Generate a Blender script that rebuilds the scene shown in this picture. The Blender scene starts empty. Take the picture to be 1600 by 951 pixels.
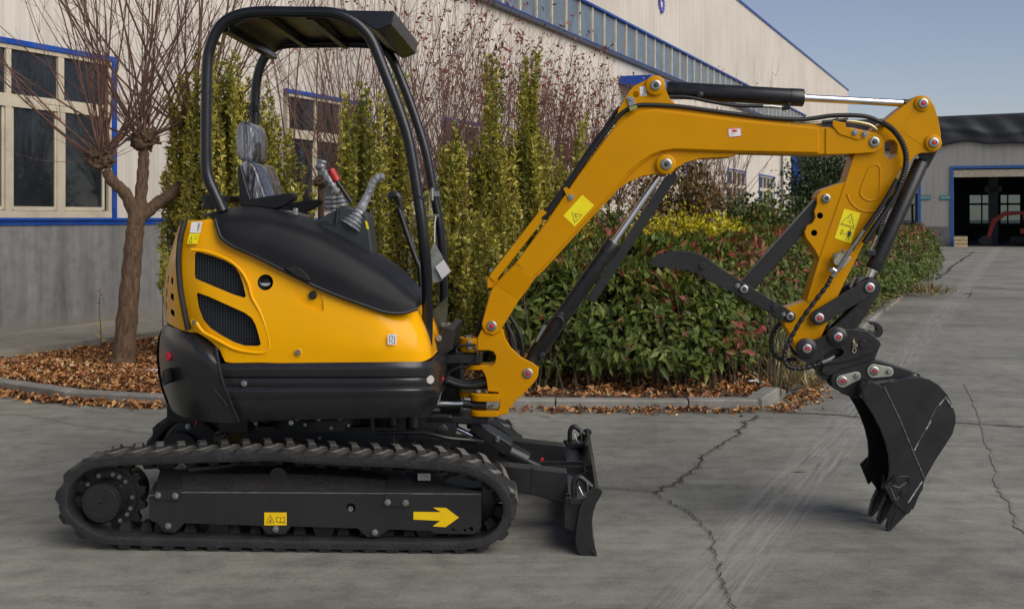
import bpy, bmesh, math, random
import numpy as np
from mathutils import Vector, Matrix

random.seed(7)
rng = np.random.default_rng(11)
S = bpy.context.scene
COL = S.collection

# ------------------------------------------------------------------ camera
FPX, CX, HY, CAMH = 1850.0, 800.0, 341.0, 1.42      # focal length in photo pixels, principal column, horizon row
cd = bpy.data.cameras.new('camera')
cam = bpy.data.objects.new('camera', cd)
COL.objects.link(cam)
cam.location = (0, 0, CAMH)
cam.rotation_euler = (math.radians(90), 0, 0)
cd.sensor_width = 36.0
cd.lens = FPX / 1600 * 36.0
cd.shift_y = -(475.5 - HY) / 1600.0
cd.clip_start = 0.1
cd.clip_end = 2000
cd.dof.use_dof = True
cd.dof.focus_distance = 5.6
cd.dof.aperture_fstop = 16.0
S.camera = cam

# ------------------------------------------------------------------ world, sun, exposure
SUN_EL, SUN_AZ = math.radians(38), math.radians(132)   # azimuth clockwise from +Y
w = bpy.data.worlds.new('World')
S.world = w
w.use_nodes = True
nt = w.node_tree
nt.nodes.clear()
sky = nt.nodes.new('ShaderNodeTexSky')
sky.sky_type = 'NISHITA'
sky.sun_disc = False
sky.sun_elevation = SUN_EL
sky.sun_rotation = SUN_AZ
sky.altitude = 200
sky.air_density = 1.0
sky.dust_density = 0.4
sky.ozone_density = 1.6
hs = nt.nodes.new('ShaderNodeHueSaturation')
hs.inputs['Saturation'].default_value = 0.80
bgn = nt.nodes.new('ShaderNodeBackground')
bgn.inputs['Strength'].default_value = 0.096
outn = nt.nodes.new('ShaderNodeOutputWorld')
hs.inputs['Hue'].default_value = 0.515
nt.links.new(sky.outputs[0], hs.inputs['Color'])
skm = nt.nodes.new('ShaderNodeMix'); skm.data_type = 'RGBA'; skm.blend_type = 'MULTIPLY'; skm.inputs['Factor'].default_value = 1.0
skm.inputs['B'].default_value = (0.93, 0.90, 0.93, 1)
nt.links.new(hs.outputs[0], skm.inputs['A'])
nt.links.new(skm.outputs['Result'], bgn.inputs[0])
nt.links.new(bgn.outputs[0], outn.inputs[0])
sl = bpy.data.lights.new('sun', 'SUN')
sl.energy = 3.2
sl.angle = math.radians(58)
sl.color = (1.0, 0.93, 0.83)
sun = bpy.data.objects.new('sun', sl)
COL.objects.link(sun)
sd = Vector((math.sin(SUN_AZ) * math.cos(SUN_EL), math.cos(SUN_AZ) * math.cos(SUN_EL), math.sin(SUN_EL)))
sun.rotation_euler = sd.to_track_quat('Z', 'Y').to_euler()
S.view_settings.view_transform = 'Standard'
S.view_settings.look = 'None'
S.view_settings.exposure = 0.0
S.view_settings.gamma = 1.0

# ------------------------------------------------------------------ tagging helpers
def tag(o, label=None, cat=None, group=None, kind=None):
    if label: o['label'] = label
    if cat: o['category'] = cat
    if group: o['group'] = group
    if kind: o['kind'] = kind
    return o

def empty(name, loc=(0, 0, 0), rz=0.0, **k):
    o = bpy.data.objects.new(name, None)
    COL.objects.link(o)
    o.location = loc
    o.rotation_euler = (0, 0, rz)
    o.empty_display_size = 0.1
    return tag(o, **k)

def link(name, me, parent=None, mat=None, **k):
    o = bpy.data.objects.new(name, me)
    COL.objects.link(o)
    if mat is not None and not me.materials:
        me.materials.append(mat)
    if parent is not None:
        o.parent = parent
    return tag(o, **k)

# ------------------------------------------------------------------ materials
MATS = {}
def rgb(c): return (c[0], c[1], c[2], 1.0)

def mat(name, col, rough=0.5, metal=0.0, var=0.12, vscale=6.0, bump=0.0, bscale=60.0, spec=0.5, dirt=None, dirt_amt=0.3, dscale=3.0, rvar=0.1, coat=0.0, coords='Object'):
    """principled surface with noise in colour, roughness and relief"""
    if name in MATS: return MATS[name]
    m = bpy.data.materials.new(name)
    m.use_nodes = True
    n, l = m.node_tree.nodes, m.node_tree.links
    p = n['Principled BSDF']
    tc = n.new('ShaderNodeTexCoord')
    src = tc.outputs[coords]
    no = n.new('ShaderNodeTexNoise'); no.inputs['Scale'].default_value = vscale; no.inputs['Detail'].default_value = 6
    l.new(src, no.inputs['Vector'])
    mr = n.new('ShaderNodeMapRange'); mr.inputs['From Min'].default_value = 0.3; mr.inputs['From Max'].default_value = 0.7
    mr.inputs['To Min'].default_value = 1 - var; mr.inputs['To Max'].default_value = 1 + var
    l.new(no.outputs['Fac'], mr.inputs['Value'])
    mx = n.new('ShaderNodeMix'); mx.data_type = 'RGBA'; mx.blend_type = 'MULTIPLY'; mx.inputs['Factor'].default_value = 1.0
    mx.inputs['A'].default_value = rgb(col)
    l.new(mr.outputs[0], mx.inputs['B'])
    last = mx.outputs['Result']
    if dirt is not None:
        dn = n.new('ShaderNodeTexNoise'); dn.inputs['Scale'].default_value = dscale; dn.inputs['Detail'].default_value = 8; dn.inputs['Roughness'].default_value = 0.65
        l.new(src, dn.inputs['Vector'])
        cr = n.new('ShaderNodeValToRGB'); cr.color_ramp.elements[0].position = 0.48; cr.color_ramp.elements[1].position = 0.68
        cr.color_ramp.elements[1].color = (dirt_amt,) * 3 + (1,)
        l.new(dn.outputs['Fac'], cr.inputs[0])
        m2 = n.new('ShaderNodeMix'); m2.data_type = 'RGBA'
        l.new(cr.outputs[0], m2.inputs['Factor']); l.new(last, m2.inputs['A']); m2.inputs['B'].default_value = rgb(dirt)
        last = m2.outputs['Result']
    l.new(last, p.inputs['Base Color'])
    rr = n.new('ShaderNodeMapRange'); rr.inputs['To Min'].default_value = max(0.02, rough - rvar); rr.inputs['To Max'].default_value = min(1, rough + rvar)
    l.new(no.outputs['Fac'], rr.inputs['Value']); l.new(rr.outputs[0], p.inputs['Roughness'])
    p.inputs['Metallic'].default_value = metal
    p.inputs['Specular IOR Level'].default_value = spec
    p.inputs['Coat Weight'].default_value = coat
    if bump > 0:
        bn = n.new('ShaderNodeTexNoise'); bn.inputs['Scale'].default_value = bscale; bn.inputs['Detail'].default_value = 5
        l.new(src, bn.inputs['Vector'])
        b = n.new('ShaderNodeBump'); b.inputs['Strength'].default_value = bump; b.inputs['Distance'].default_value = 0.01
        l.new(bn.outputs['Fac'], b.inputs['Height']); l.new(b.outputs[0], p.inputs['Normal'])
    MATS[name] = m
    return m

M_YEL = mat('yellow_paint', (0.56, 0.252, 0.0001), 0.30, spec=0.13, var=0.05, vscale=3, bump=0.05, bscale=220, rvar=0.06, dirt=(0.42, 0.23, 0.02), dirt_amt=0.16, dscale=9)
M_COWL = mat('glossy_yellow_cowl', (0.86, 0.405, 0.0001), 0.20, var=0.03, vscale=3, bump=0.03, bscale=180, spec=0.22, dirt=(0.60, 0.32, 0.01), dirt_amt=0.14, dscale=6)
M_BLK = mat('black_paint', (0.012, 0.0125, 0.014), 0.33, var=0.2, vscale=8, bump=0.06, bscale=260, dirt=(0.045, 0.042, 0.038), dirt_amt=0.35, dscale=40)
M_BLK2 = mat('satin_black_paint', (0.009, 0.0095, 0.011), 0.38, var=0.15, vscale=8, bump=0.05, bscale=300, dirt=(0.035, 0.035, 0.032), dirt_amt=0.35, dscale=6)
M_TUBE = mat('gloss_black_tube', (0.008, 0.009, 0.012), 0.24, var=0.15, vscale=14, bump=0.08, bscale=160)
M_PLAS = mat('dark_textured_plastic', (0.012, 0.0125, 0.0145), 0.46, spec=0.2, var=0.12, vscale=4, bump=0.18, bscale=500, dirt=(0.03, 0.029, 0.027), dirt_amt=0.3, dscale=5)
M_GREY = mat('graphite_paint', (0.017, 0.0175, 0.019), 0.22, var=0.1, vscale=4, bump=0.10, bscale=260, dirt=(0.032, 0.030, 0.027), dirt_amt=0.35, dscale=30)
M_FRM = mat('track_frame_paint', (0.019, 0.019, 0.0205), 0.27, var=0.12, vscale=4, bump=0.10, bscale=260, dirt=(0.045, 0.042, 0.037), dirt_amt=0.18, dscale=60)
M_DECK = mat('dusty_frame_deck', (0.022, 0.021, 0.021), 0.42, var=0.15, vscale=6, bump=0.1, bscale=200, dirt=(0.09, 0.08, 0.066), dirt_amt=0.28, dscale=70)
M_EDGE = mat('edge_highlight_grey', (0.115, 0.115, 0.12), 0.3, var=0.35, vscale=25)  # pale grey: painted highlight on the frame bend, also colours the cutter ribs
M_LTOP = mat('dusty_lug_face', (0.155, 0.145, 0.125), 0.85, var=0.35, vscale=30, bump=0.4, bscale=140)
M_RUB = mat('dusty_track_rubber', (0.012, 0.013, 0.015), 0.72, var=0.3, vscale=12, bump=0.4, bscale=90, dirt=(0.05, 0.045, 0.037), dirt_amt=0.4, dscale=14)
M_LUG = mat('dusty_lug_rubber', (0.022, 0.0215, 0.021), 0.75, var=0.35, vscale=25, bump=0.5, bscale=120, dirt=(0.09, 0.08, 0.065), dirt_amt=0.45, dscale=18)
M_STEEL = mat('zinc_plated_steel', (0.36, 0.37, 0.36), 0.34, metal=0.9, var=0.15, vscale=40)
M_CHROME = mat('chrome_rod', (0.90, 0.91, 0.92), 0.2, metal=1.0, var=0.03, vscale=10, rvar=0.04)
M_RED = mat('red_plug', (0.55, 0.01, 0.03), 0.4, var=0.1)
M_WHITE = mat('white_paper', (0.75, 0.74, 0.76), 0.6, var=0.05, vscale=20)
M_STICK = mat('yellow_sticker', (0.85, 0.72, 0.0), 0.4, var=0.05, vscale=20)
M_ARROW = mat('arrow_sticker', (0.85, 0.55, 0.0), 0.4, var=0.05, vscale=20)
M_INK = mat('black_ink', (0.03, 0.03, 0.02), 0.6)
M_HOSE = mat('hose_rubber', (0.008, 0.008, 0.009), 0.45, var=0.2, vscale=30, bump=0.2, bscale=300)
M_SILV = mat('silver_plastic_wrap', (0.34, 0.35, 0.37), 0.25, metal=0.35, var=0.4, vscale=30, bump=0.9, bscale=45)
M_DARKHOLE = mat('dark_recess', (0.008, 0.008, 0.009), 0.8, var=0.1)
M_GRILLE = mat('grille_wire', (0.035, 0.042, 0.052), 0.5, var=0.2, vscale=30)

def wrap_material():
    m = bpy.data.materials.new('plastic_wrapped_vinyl'); m.use_nodes = True
    n, l = m.node_tree.nodes, m.node_tree.links
    p = n['Principled BSDF']
    tc = n.new('ShaderNodeTexCoord')
    mp = n.new('ShaderNodeMapping'); mp.inputs['Scale'].default_value = (16, 4, 2.2); mp.inputs['Rotation'].default_value = (0.2, 0.35, 0.3)
    l.new(tc.outputs['Object'], mp.inputs[0])
    no = n.new('ShaderNodeTexNoise'); no.inputs['Scale'].default_value = 1.0; no.inputs['Detail'].default_value = 5; no.inputs['Distortion'].default_value = 1.1
    l.new(mp.outputs[0], no.inputs['Vector'])
    b = n.new('ShaderNodeBump'); b.inputs['Strength'].default_value = 1.0; b.inputs['Distance'].default_value = 0.09
    l.new(no.outputs['Fac'], b.inputs['Height']); l.new(b.outputs[0], p.inputs['Normal'])
    cr = n.new('ShaderNodeValToRGB')
    cr.color_ramp.elements[0].position = 0.47; cr.color_ramp.elements[0].color = (0.016, 0.017, 0.023, 1)
    cr.color_ramp.elements[1].position = 0.64; cr.color_ramp.elements[1].color = (0.24, 0.25, 0.29, 1)  # pale streaks put the film's glints into the base colour
    l.new(no.outputs['Fac'], cr.inputs[0]); l.new(cr.outputs[0], p.inputs['Base Color'])
    p.inputs['Roughness'].default_value = 0.10
    p.inputs['Coat Weight'].default_value = 0.8; p.inputs['Coat Roughness'].default_value = 0.05
    p.inputs['Specular IOR Level'].default_value = 0.9
    return m
M_WRAP = wrap_material()

# ------------------------------------------------------------------ geometry helpers
def cr_path(P, n, closed=False):
    """Catmull-Rom through the points, n samples per span"""
    P = [np.array(p, float) for p in P]
    out = []
    N = len(P)
    spans = N if closed else N - 1
    for i in range(spans):
        p1, p2 = P[i], P[(i + 1) % N]
        p0 = P[(i - 1) % N] if (closed or i > 0) else 2 * p1 - p2
        p3 = P[(i + 2) % N] if (closed or i + 2 < N) else 2 * p2 - p1
        for k in range(n):
            t = k / n
            out.append(0.5 * ((2 * p1) + (-p0 + p2) * t + (2 * p0 - 5 * p1 + 4 * p2 - p3) * t * t + (-p0 + 3 * p1 - 3 * p2 + p3) * t ** 3))
    if not closed: out.append(P[-1])
    return out

class MB:
    """collects shapes that form ONE mesh object"""
    def __init__(s): s.v = []; s.f = []
    def add(s, vs, fs):
        o = len(s.v)
        s.v.extend([tuple(map(float, p)) for p in vs])
        s.f.extend([tuple(i + o for i in f) for f in fs])
        return s
    def prism(s, pts, v0, v1, ax='v'):
        """pts = outline in (u,z), extruded along v; ax='z': outline in (u,v), extruded along z"""
        n = len(pts)
        area = sum(pts[i][0] * pts[(i + 1) % n][1] - pts[(i + 1) % n][0] * pts[i][1] for i in range(n))
        if area < 0: pts = pts[::-1]
        if ax == 'v':
            A = [(p[0], v0, p[1]) for p in pts]; B = [(p[0], v1, p[1]) for p in pts]
        else:
            A = [(p[0], p[1], v0) for p in pts]; B = [(p[0], p[1], v1) for p in pts]
        fl = (ax == 'v') == (v0 < v1)
        fs = [tuple(range(n)), tuple(range(2 * n - 1, n - 1, -1))] + [(i, i + n, (i + 1) % n + n, (i + 1) % n) for i in range(n)]
        if not fl: fs = [f[::-1] for f in fs]
        return s.add(A + B, fs)
    def box(s, c, d, rz=0.0, ry=0.0):
        hx, hy, hz = d[0] / 2, d[1] / 2, d[2] / 2
        R = Matrix.Rotation(rz, 3, 'Z') @ Matrix.Rotation(ry, 3, 'Y')
        vs = []
        for x, y, z in ((-hx, -hy, -hz), (hx, -hy, -hz), (hx, hy, -hz), (-hx, hy, -hz), (-hx, -hy, hz), (hx, -hy, hz), (hx, hy, hz), (-hx, hy, hz)):
            q = R @ Vector((x, y, z)); vs.append((q.x + c[0], q.y + c[1], q.z + c[2]))
        return s.add(vs, [(0, 3, 2, 1), (4, 5, 6, 7), (0, 1, 5, 4), (1, 2, 6, 5), (2, 3, 7, 6), (3, 0, 4, 7)])
    def tube(s, P, r, sides=10, closed=False, caps=True, flat=1.0):
        P = [Vector(tuple(map(float, p))) for p in P]
        n = len(P)
        rs = [r] * n if not hasattr(r, '__len__') else list(r)
        T = []
        for i in range(n):
            a = P[(i - 1) % n] if (closed or i > 0) else P[i]
            b = P[(i + 1) % n] if (closed or i < n - 1) else P[i]
            t = (b - a)
            T.append(t.normalized() if t.length > 1e-9 else Vector((0, 0, 1)))
        up = Vector((0, 0, 1)) if abs(T[0].z) < 0.9 else Vector((1, 0, 0))
        N = (up - T[0] * up.dot(T[0])).normalized()
        vs = []
        for i in range(n):
            N = (N - T[i] * N.dot(T[i]))
            N = N.normalized() if N.length > 1e-6 else T[i].orthogonal().normalized()
            B = T[i].cross(N)
            for k in range(sides):
                a = 2 * math.pi * k / sides
                vs.append(P[i] + N * (math.cos(a) * rs[i]) + B * (math.sin(a) * rs[i] * flat))
        fs = []
        for i in range(n if closed else n - 1):
            j = (i + 1) % n
            for k in range(sides):
                k2 = (k + 1) % sides
                fs.append((i * sides + k, i * sides + k2, j * sides + k2, j * sides + k))
        if caps and not closed:
            fs.append(tuple(range(sides))[::-1]); fs.append(tuple((n - 1) * sides + k for k in range(sides)))
        return s.add(vs, fs)
    def cyl(s, p0, p1, r, sides=20, r1=None):
        return s.tube([p0, p1], [r, r if r1 is None else r1], sides)
    def lathe(s, base, axis, prof, sides=24):
        """prof = [(distance along axis, radius)]"""
        base = Vector(base); axis = Vector(axis).normalized()
        n = axis.orthogonal().normalized(); b = axis.cross(n)
        vs = []
        for d, r in prof:
            for k in range(sides):
                a = 2 * math.pi * k / sides
                vs.append(base + axis * d + (n * math.cos(a) + b * math.sin(a)) * r)
        m = len(prof)
        fs = [(i * sides + k, i * sides + (k + 1) % sides, (i + 1) * sides + (k + 1) % sides, (i + 1) * sides + k) for i in range(m - 1) for k in range(sides)]
        fs.append(tuple(range(sides))[::-1]); fs.append(tuple((m - 1) * sides + k for k in range(sides)))
        return s.add(vs, fs)
    def grid(s, G, thick=None):
        """G[i][j] points, quads"""
        a, b = len(G), len(G[0])
        vs = [G[i][j] for i in range(a) for j in range(b)]
        fs = [(i * b + j, (i + 1) * b + j, (i + 1) * b + j + 1, i * b + j + 1) for i in range(a - 1) for j in range(b - 1)]
        return s.add(vs, fs)
    def build(s, name, material, parent=None, bevel=0.0, angle=38, seg=2, fix=False, solid=0.0, **k):
        me = bpy.data.meshes.new(name)
        me.from_pydata(s.v, [], s.f)
        bm = bmesh.new(); bm.from_mesh(me)
        if fix:
            bmesh.ops.remove_doubles(bm, verts=bm.verts, dist=1e-5)
            bmesh.ops.recalc_face_normals(bm, faces=bm.faces)
            if bm.calc_volume(signed=True) < 0 and all(e.is_manifold for e in bm.edges): bmesh.ops.reverse_faces(bm, faces=bm.faces)
        lim = math.radians(angle)
        for f in bm.faces: f.smooth = True
        for e in bm.edges:
            if len(e.link_faces) == 2 and e.calc_face_angle(0) > lim: e.smooth = False
        bm.to_mesh(me); bm.free()
        o = link(name, me, parent, material, **k)
        if solid:
            md = o.modifiers.new('solidify', 'SOLIDIFY'); md.thickness = solid; md.offset = 0
        if bevel > 0:
            md = o.modifiers.new('bevel', 'BEVEL'); md.width = bevel; md.segments = seg; md.limit_method = 'ANGLE'
            md.angle_limit = math.radians(35); md.harden_normals = True
        return o

def copy_tree(o, parent=None):
    c = o.copy(); COL.objects.link(c); c.parent = parent
    for ch in [x for x in S.objects if x.parent == o]: copy_tree(ch, c)
    return c

def circle_pts(c, r, n=20, a0=0, a1=2 * math.pi):
    return [(c[0] + r * math.cos(a0 + (a1 - a0) * k / n), c[1] + r * math.sin(a0 + (a1 - a0) * k / n)) for k in range(n)]

def Zm(ox, oy, s, pts):
    """measurements taken in an enlarged crop of the photo -> photo pixels"""
    return [(ox + p[0] / s, oy + p[1] / s) + tuple(p[2:]) for p in pts]
# ================================================================== THE EXCAVATOR
MA = math.radians(2.0)                     # it stands turned two degrees from square-on
MO = (-0.93, 5.73)
def M3(px, py, v):
    """where the sight line of a photo pixel meets the machine's lengthwise plane at lateral offset v -> machine coordinates"""
    kx = (px - CX) / FPX
    Lx, Ly = math.sin(MA), math.cos(MA)
    Fx, Fy = math.cos(MA), -math.sin(MA)
    t = (v + MO[0] * Lx + MO[1] * Ly) / (kx * Lx + Ly)
    u = (t * kx - MO[0]) * Fx + (t - MO[1]) * Fy
    return (u, v, CAMH - (py - HY) / FPX * t)
def M2(px, py, v):
    a = M3(px, py, v); return (a[0], a[2])
def O2(pts, v): return [M2(p[0], p[1], v) for p in pts]
def O3(pts, v=None): return [M3(p[0], p[1], p[2] if v is None else v) for p in pts]

EX = empty('mini_excavator', (MO[0], MO[1], 0), -MA,
           label='yellow and black mini excavator with open canopy parked on the concrete yard', cat='excavator')

def plate(name, pts, v0, v1, m, parent=EX, bevel=0.004, vref=None, **k):
    vr = v0 if vref is None else vref
    return MB().prism(O2(pts, vr), v0, v1).build(name, m, parent, bevel=bevel, **k)

def bolt(px, py, v, r=0.011, parent=EX, name='bolt', m=None, h=0.010):
    c = M3(px, py, v)
    mb = MB()
    mb.lathe(c, (0, -1, 0), [(-0.004, r * 1.35), (0.003, r * 1.35), (0.0031, r)], 16)
    mb.lathe((c[0], c[1] - 0.003, c[2]), (0, -1, 0), [(0, r), (h * 0.8, r), (h, r * 0.8)], 6)
    return mb.build(name, m or M_STEEL, parent)

def pin(px, py, v, parent=EX, R=0.026, red=True, boss=None, bm=None, bh=0.014):
    """pivot pin: painted boss, steel ring, red plug"""
    c = M3(px, py, v)
    if boss:
        MB().lathe(c, (0, -1, 0), [(-0.01, boss), (bh - 0.003, boss), (bh, boss - 0.004)], 32).build('boss', bm or M_YEL, parent)
    z = bh if boss else 0.0
    mb = MB()
    mb.lathe((c[0], c[1] - z, c[2]), (0, -1, 0), [(-0.004, R), (0.006, R), (0.008, R - 0.003), (0.008, R * 0.55), (0.003, R * 0.5), (0.003, 0.001)], 28)
    o = mb.build('pivot_pin', M_STEEL, parent)
    MB().lathe((c[0], c[1] - z - 0.003, c[2]), (0, -1, 0), [(0, R * 0.42), (0.004, R * 0.42), (0.006, R * 0.3)], 14).build('grease_plug', M_RED if red else M_INK, parent)
    return o

SOLV = 'MANIFOLD'
def cut(o, cutters, m=None, US=False):
    """real openings: boolean difference, applied"""
    for mb in cutters:
        c = mb.build('cutter', m or M_DARKHOLE, EX)
        bev = [(x.width, x.segments, x.angle_limit) for x in o.modifiers if x.type == 'BEVEL']
        o.modifiers.clear()
        md = o.modifiers.new('cut', 'BOOLEAN'); md.operation = 'DIFFERENCE'; md.object = c; md.solver = SOLV if US else 'EXACT'
        md.material_mode = 'TRANSFER'
        bpy.context.view_layer.update()
        dg = bpy.context.evaluated_depsgraph_get()
        me = bpy.data.meshes.new_from_object(o.evaluated_get(dg))
        o.modifiers.clear()
        o.data = me
        bpy.data.objects.remove(c)
        bm = bmesh.new(); bm.from_mesh(me)
        for f in bm.faces: f.smooth = True
        for e in bm.edges: e.smooth = not (len(e.link_faces) == 2 and e.calc_face_angle(0) > math.radians(38))
        bm.to_mesh(me); bm.free()
        for wd_, sg_, al_ in bev:
            md = o.modifiers.new('bevel', 'BEVEL'); md.width = wd_; md.segments = sg_; md.limit_method = 'ANGLE'; md.angle_limit = al_; md.harden_normals = True

def resample(P, step):
    P = [np.array(p, float) for p in P] + [np.array(P[0], float)]
    d = [0]
    for a, b in zip(P[:-1], P[1:]): d.append(d[-1] + np.linalg.norm(b - a))
    n = int(round(d[-1] / step)); out = []
    for k in range(n):
        s = d[-1] * k / n
        i = max(j for j in range(len(d) - 1) if d[j] <= s)
        t = (s - d[i]) / max(1e-9, d[i + 1] - d[i]); out.append(P[i] * (1 - t) + P[i + 1] * t)
    return out, d[-1]

# ------------------------------------------------------------------ tracks
belt_px = [(93, 788), (97, 762), (110, 742), (130, 727), (158, 719), (205, 716), (260, 714), (330, 711.5), (400, 709.5), (432, 709.5), (480, 713),
           (540, 716.5), (600, 719), (660, 722), (700, 725), (735, 732), (764, 745), (785, 764), (796, 786), (796, 807), (787, 829), (768, 846),
           (742, 854), (700, 857), (600, 857), (450, 855), (300, 852), (180, 849), (150, 844), (126, 832), (107, 815), (96, 801)]
VN = -0.70
TW = 0.27
loop2 = cr_path(O2(belt_px, VN), 8, closed=True)
loop, per = resample(loop2, 0.012)
NL = len(loop)
def belt_frame(s):
    """point, tangent, outward normal at arc length s"""
    i = (s / per * NL) % NL
    a, b = loop[int(i) % NL], loop[(int(i) + 1) % NL]
    p = a + (b - a) * (i - int(i))
    t = loop[(int(i) + 5) % NL] - loop[(int(i) - 4) % NL]; t = t / np.linalg.norm(t)
    return p, t, np.array((-t[1], t[0]))
# lug meshes, local x = along the belt, y = across (0..TW), z = outward
def lug_mesh(near):
    mb = MB()
    if near:   # block with its outer end at y = 0
        b = [(-0.052, 0.0), (0.020, 0.0), (0.050, 0.125), (0.002, 0.135), (-0.012, 0.07)]
        t = [(-0.036, 0.012), (0.004, 0.006), (0.040, 0.118), (0.010, 0.124), (-0.004, 0.062)]
    else:
        b = [(-0.002, 0.120), (0.050, 0.130), (0.030, 0.20), (0.012, TW), (-0.055, TW), (-0.020, 0.19)]
        t = [(0.006, 0.130), (0.040, 0.138), (0.020, 0.20), (0.000, TW - 0.008), (-0.040, TW - 0.014), (-0.010, 0.195)]
    n = len(b)
    vs = [(x, y, -0.004) for x, y in b] + [(x, y, 0.024) for x, y in t]
    fs = [tuple(range(n)), tuple(range(2 * n - 1, n - 1, -1))] + [(i, i + n, (i + 1) % n + n, (i + 1) % n) for i in range(n)]
    o = mb.add(vs, fs).build('track_lug', M_LUG, None, fix=True, bevel=0.003, seg=1)
    o.data.materials.append(M_LTOP)
    for pl in o.data.polygons:
        if pl.normal.z > 0.9 and pl.center.z > 0.02: pl.material_index = 1
    return o
def drive_mesh():
    mb = MB()
    vs = [(-0.028, 0.10, 0.004), (0.028, 0.10, 0.004), (0.028, 0.17, 0.004), (-0.028, 0.17, 0.004), (-0.020, 0.108, -0.040), (0.020, 0.108, -0.040), (0.020, 0.162, -0.040), (-0.020, 0.162, -0.040)]
    mb.add(vs, [(0, 1, 2, 3), (7, 6, 5, 4), (0, 4, 5, 1), (1, 5, 6, 2), (2, 6, 7, 3), (3, 7, 4, 0)])
    return mb.build('drive_lug', M_RUB, None, fix=True, bevel=0.004, seg=1)
protoA, protoB, protoC = lug_mesh(True), lug_mesh(False), drive_mesh()
NLUG = int(round(per / 0.097))
for side, v0 in ((-1, VN), (1, -VN - TW)):
    mb = MB()
    G = []
    prof = [(0.0, -0.004), (0.0, 0.010), (0.0, 0.022), (0.004, 0.030), (0.02, 0.030), (TW - 0.02, 0.030), (TW - 0.004, 0.030), (TW, 0.022), (TW, -0.004), (TW - 0.01, -0.008), (0.01, -0.008)]
    # (across, depth below the outer face); shallow bead along the edges
    for i in range(NL + 1):
        p, t, n = belt_frame(i * per / NL)
        G.append([(p[0] - n[0] * d, v0 + y, p[1] - n[1] * d) for y, d in prof + prof[:1]])
    mb.grid(G)
    tr = mb.build('rubber_track', M_RUB, EX, fix=True, angle=45)
    for k in range(NLUG):
        for proto, off, dz in ((protoA, 0.0, 0.0), (protoB, 0.045, 0.0), (protoC, 0.02, -0.030)):
            p, t, n = belt_frame((k + 0.5) * per / NLUG + off)
            q = proto.copy(); COL.objects.link(q); q.parent = tr
            mt = Matrix.Identity(4)
            for r_, (a_, b_, c_) in enumerate(((t[0], 0, n[0]), (0, 1, 0), (t[1], 0, n[1]))):
                mt[r_][0], mt[r_][1], mt[r_][2] = a_, b_, c_
            mt[0][3], mt[1][3], mt[2][3] = p[0] + n[0] * dz, v0, p[1] + n[1] * dz
            q.matrix_local = mt
for p_ in (protoA, protoB, protoC): bpy.data.objects.remove(p_)

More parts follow.
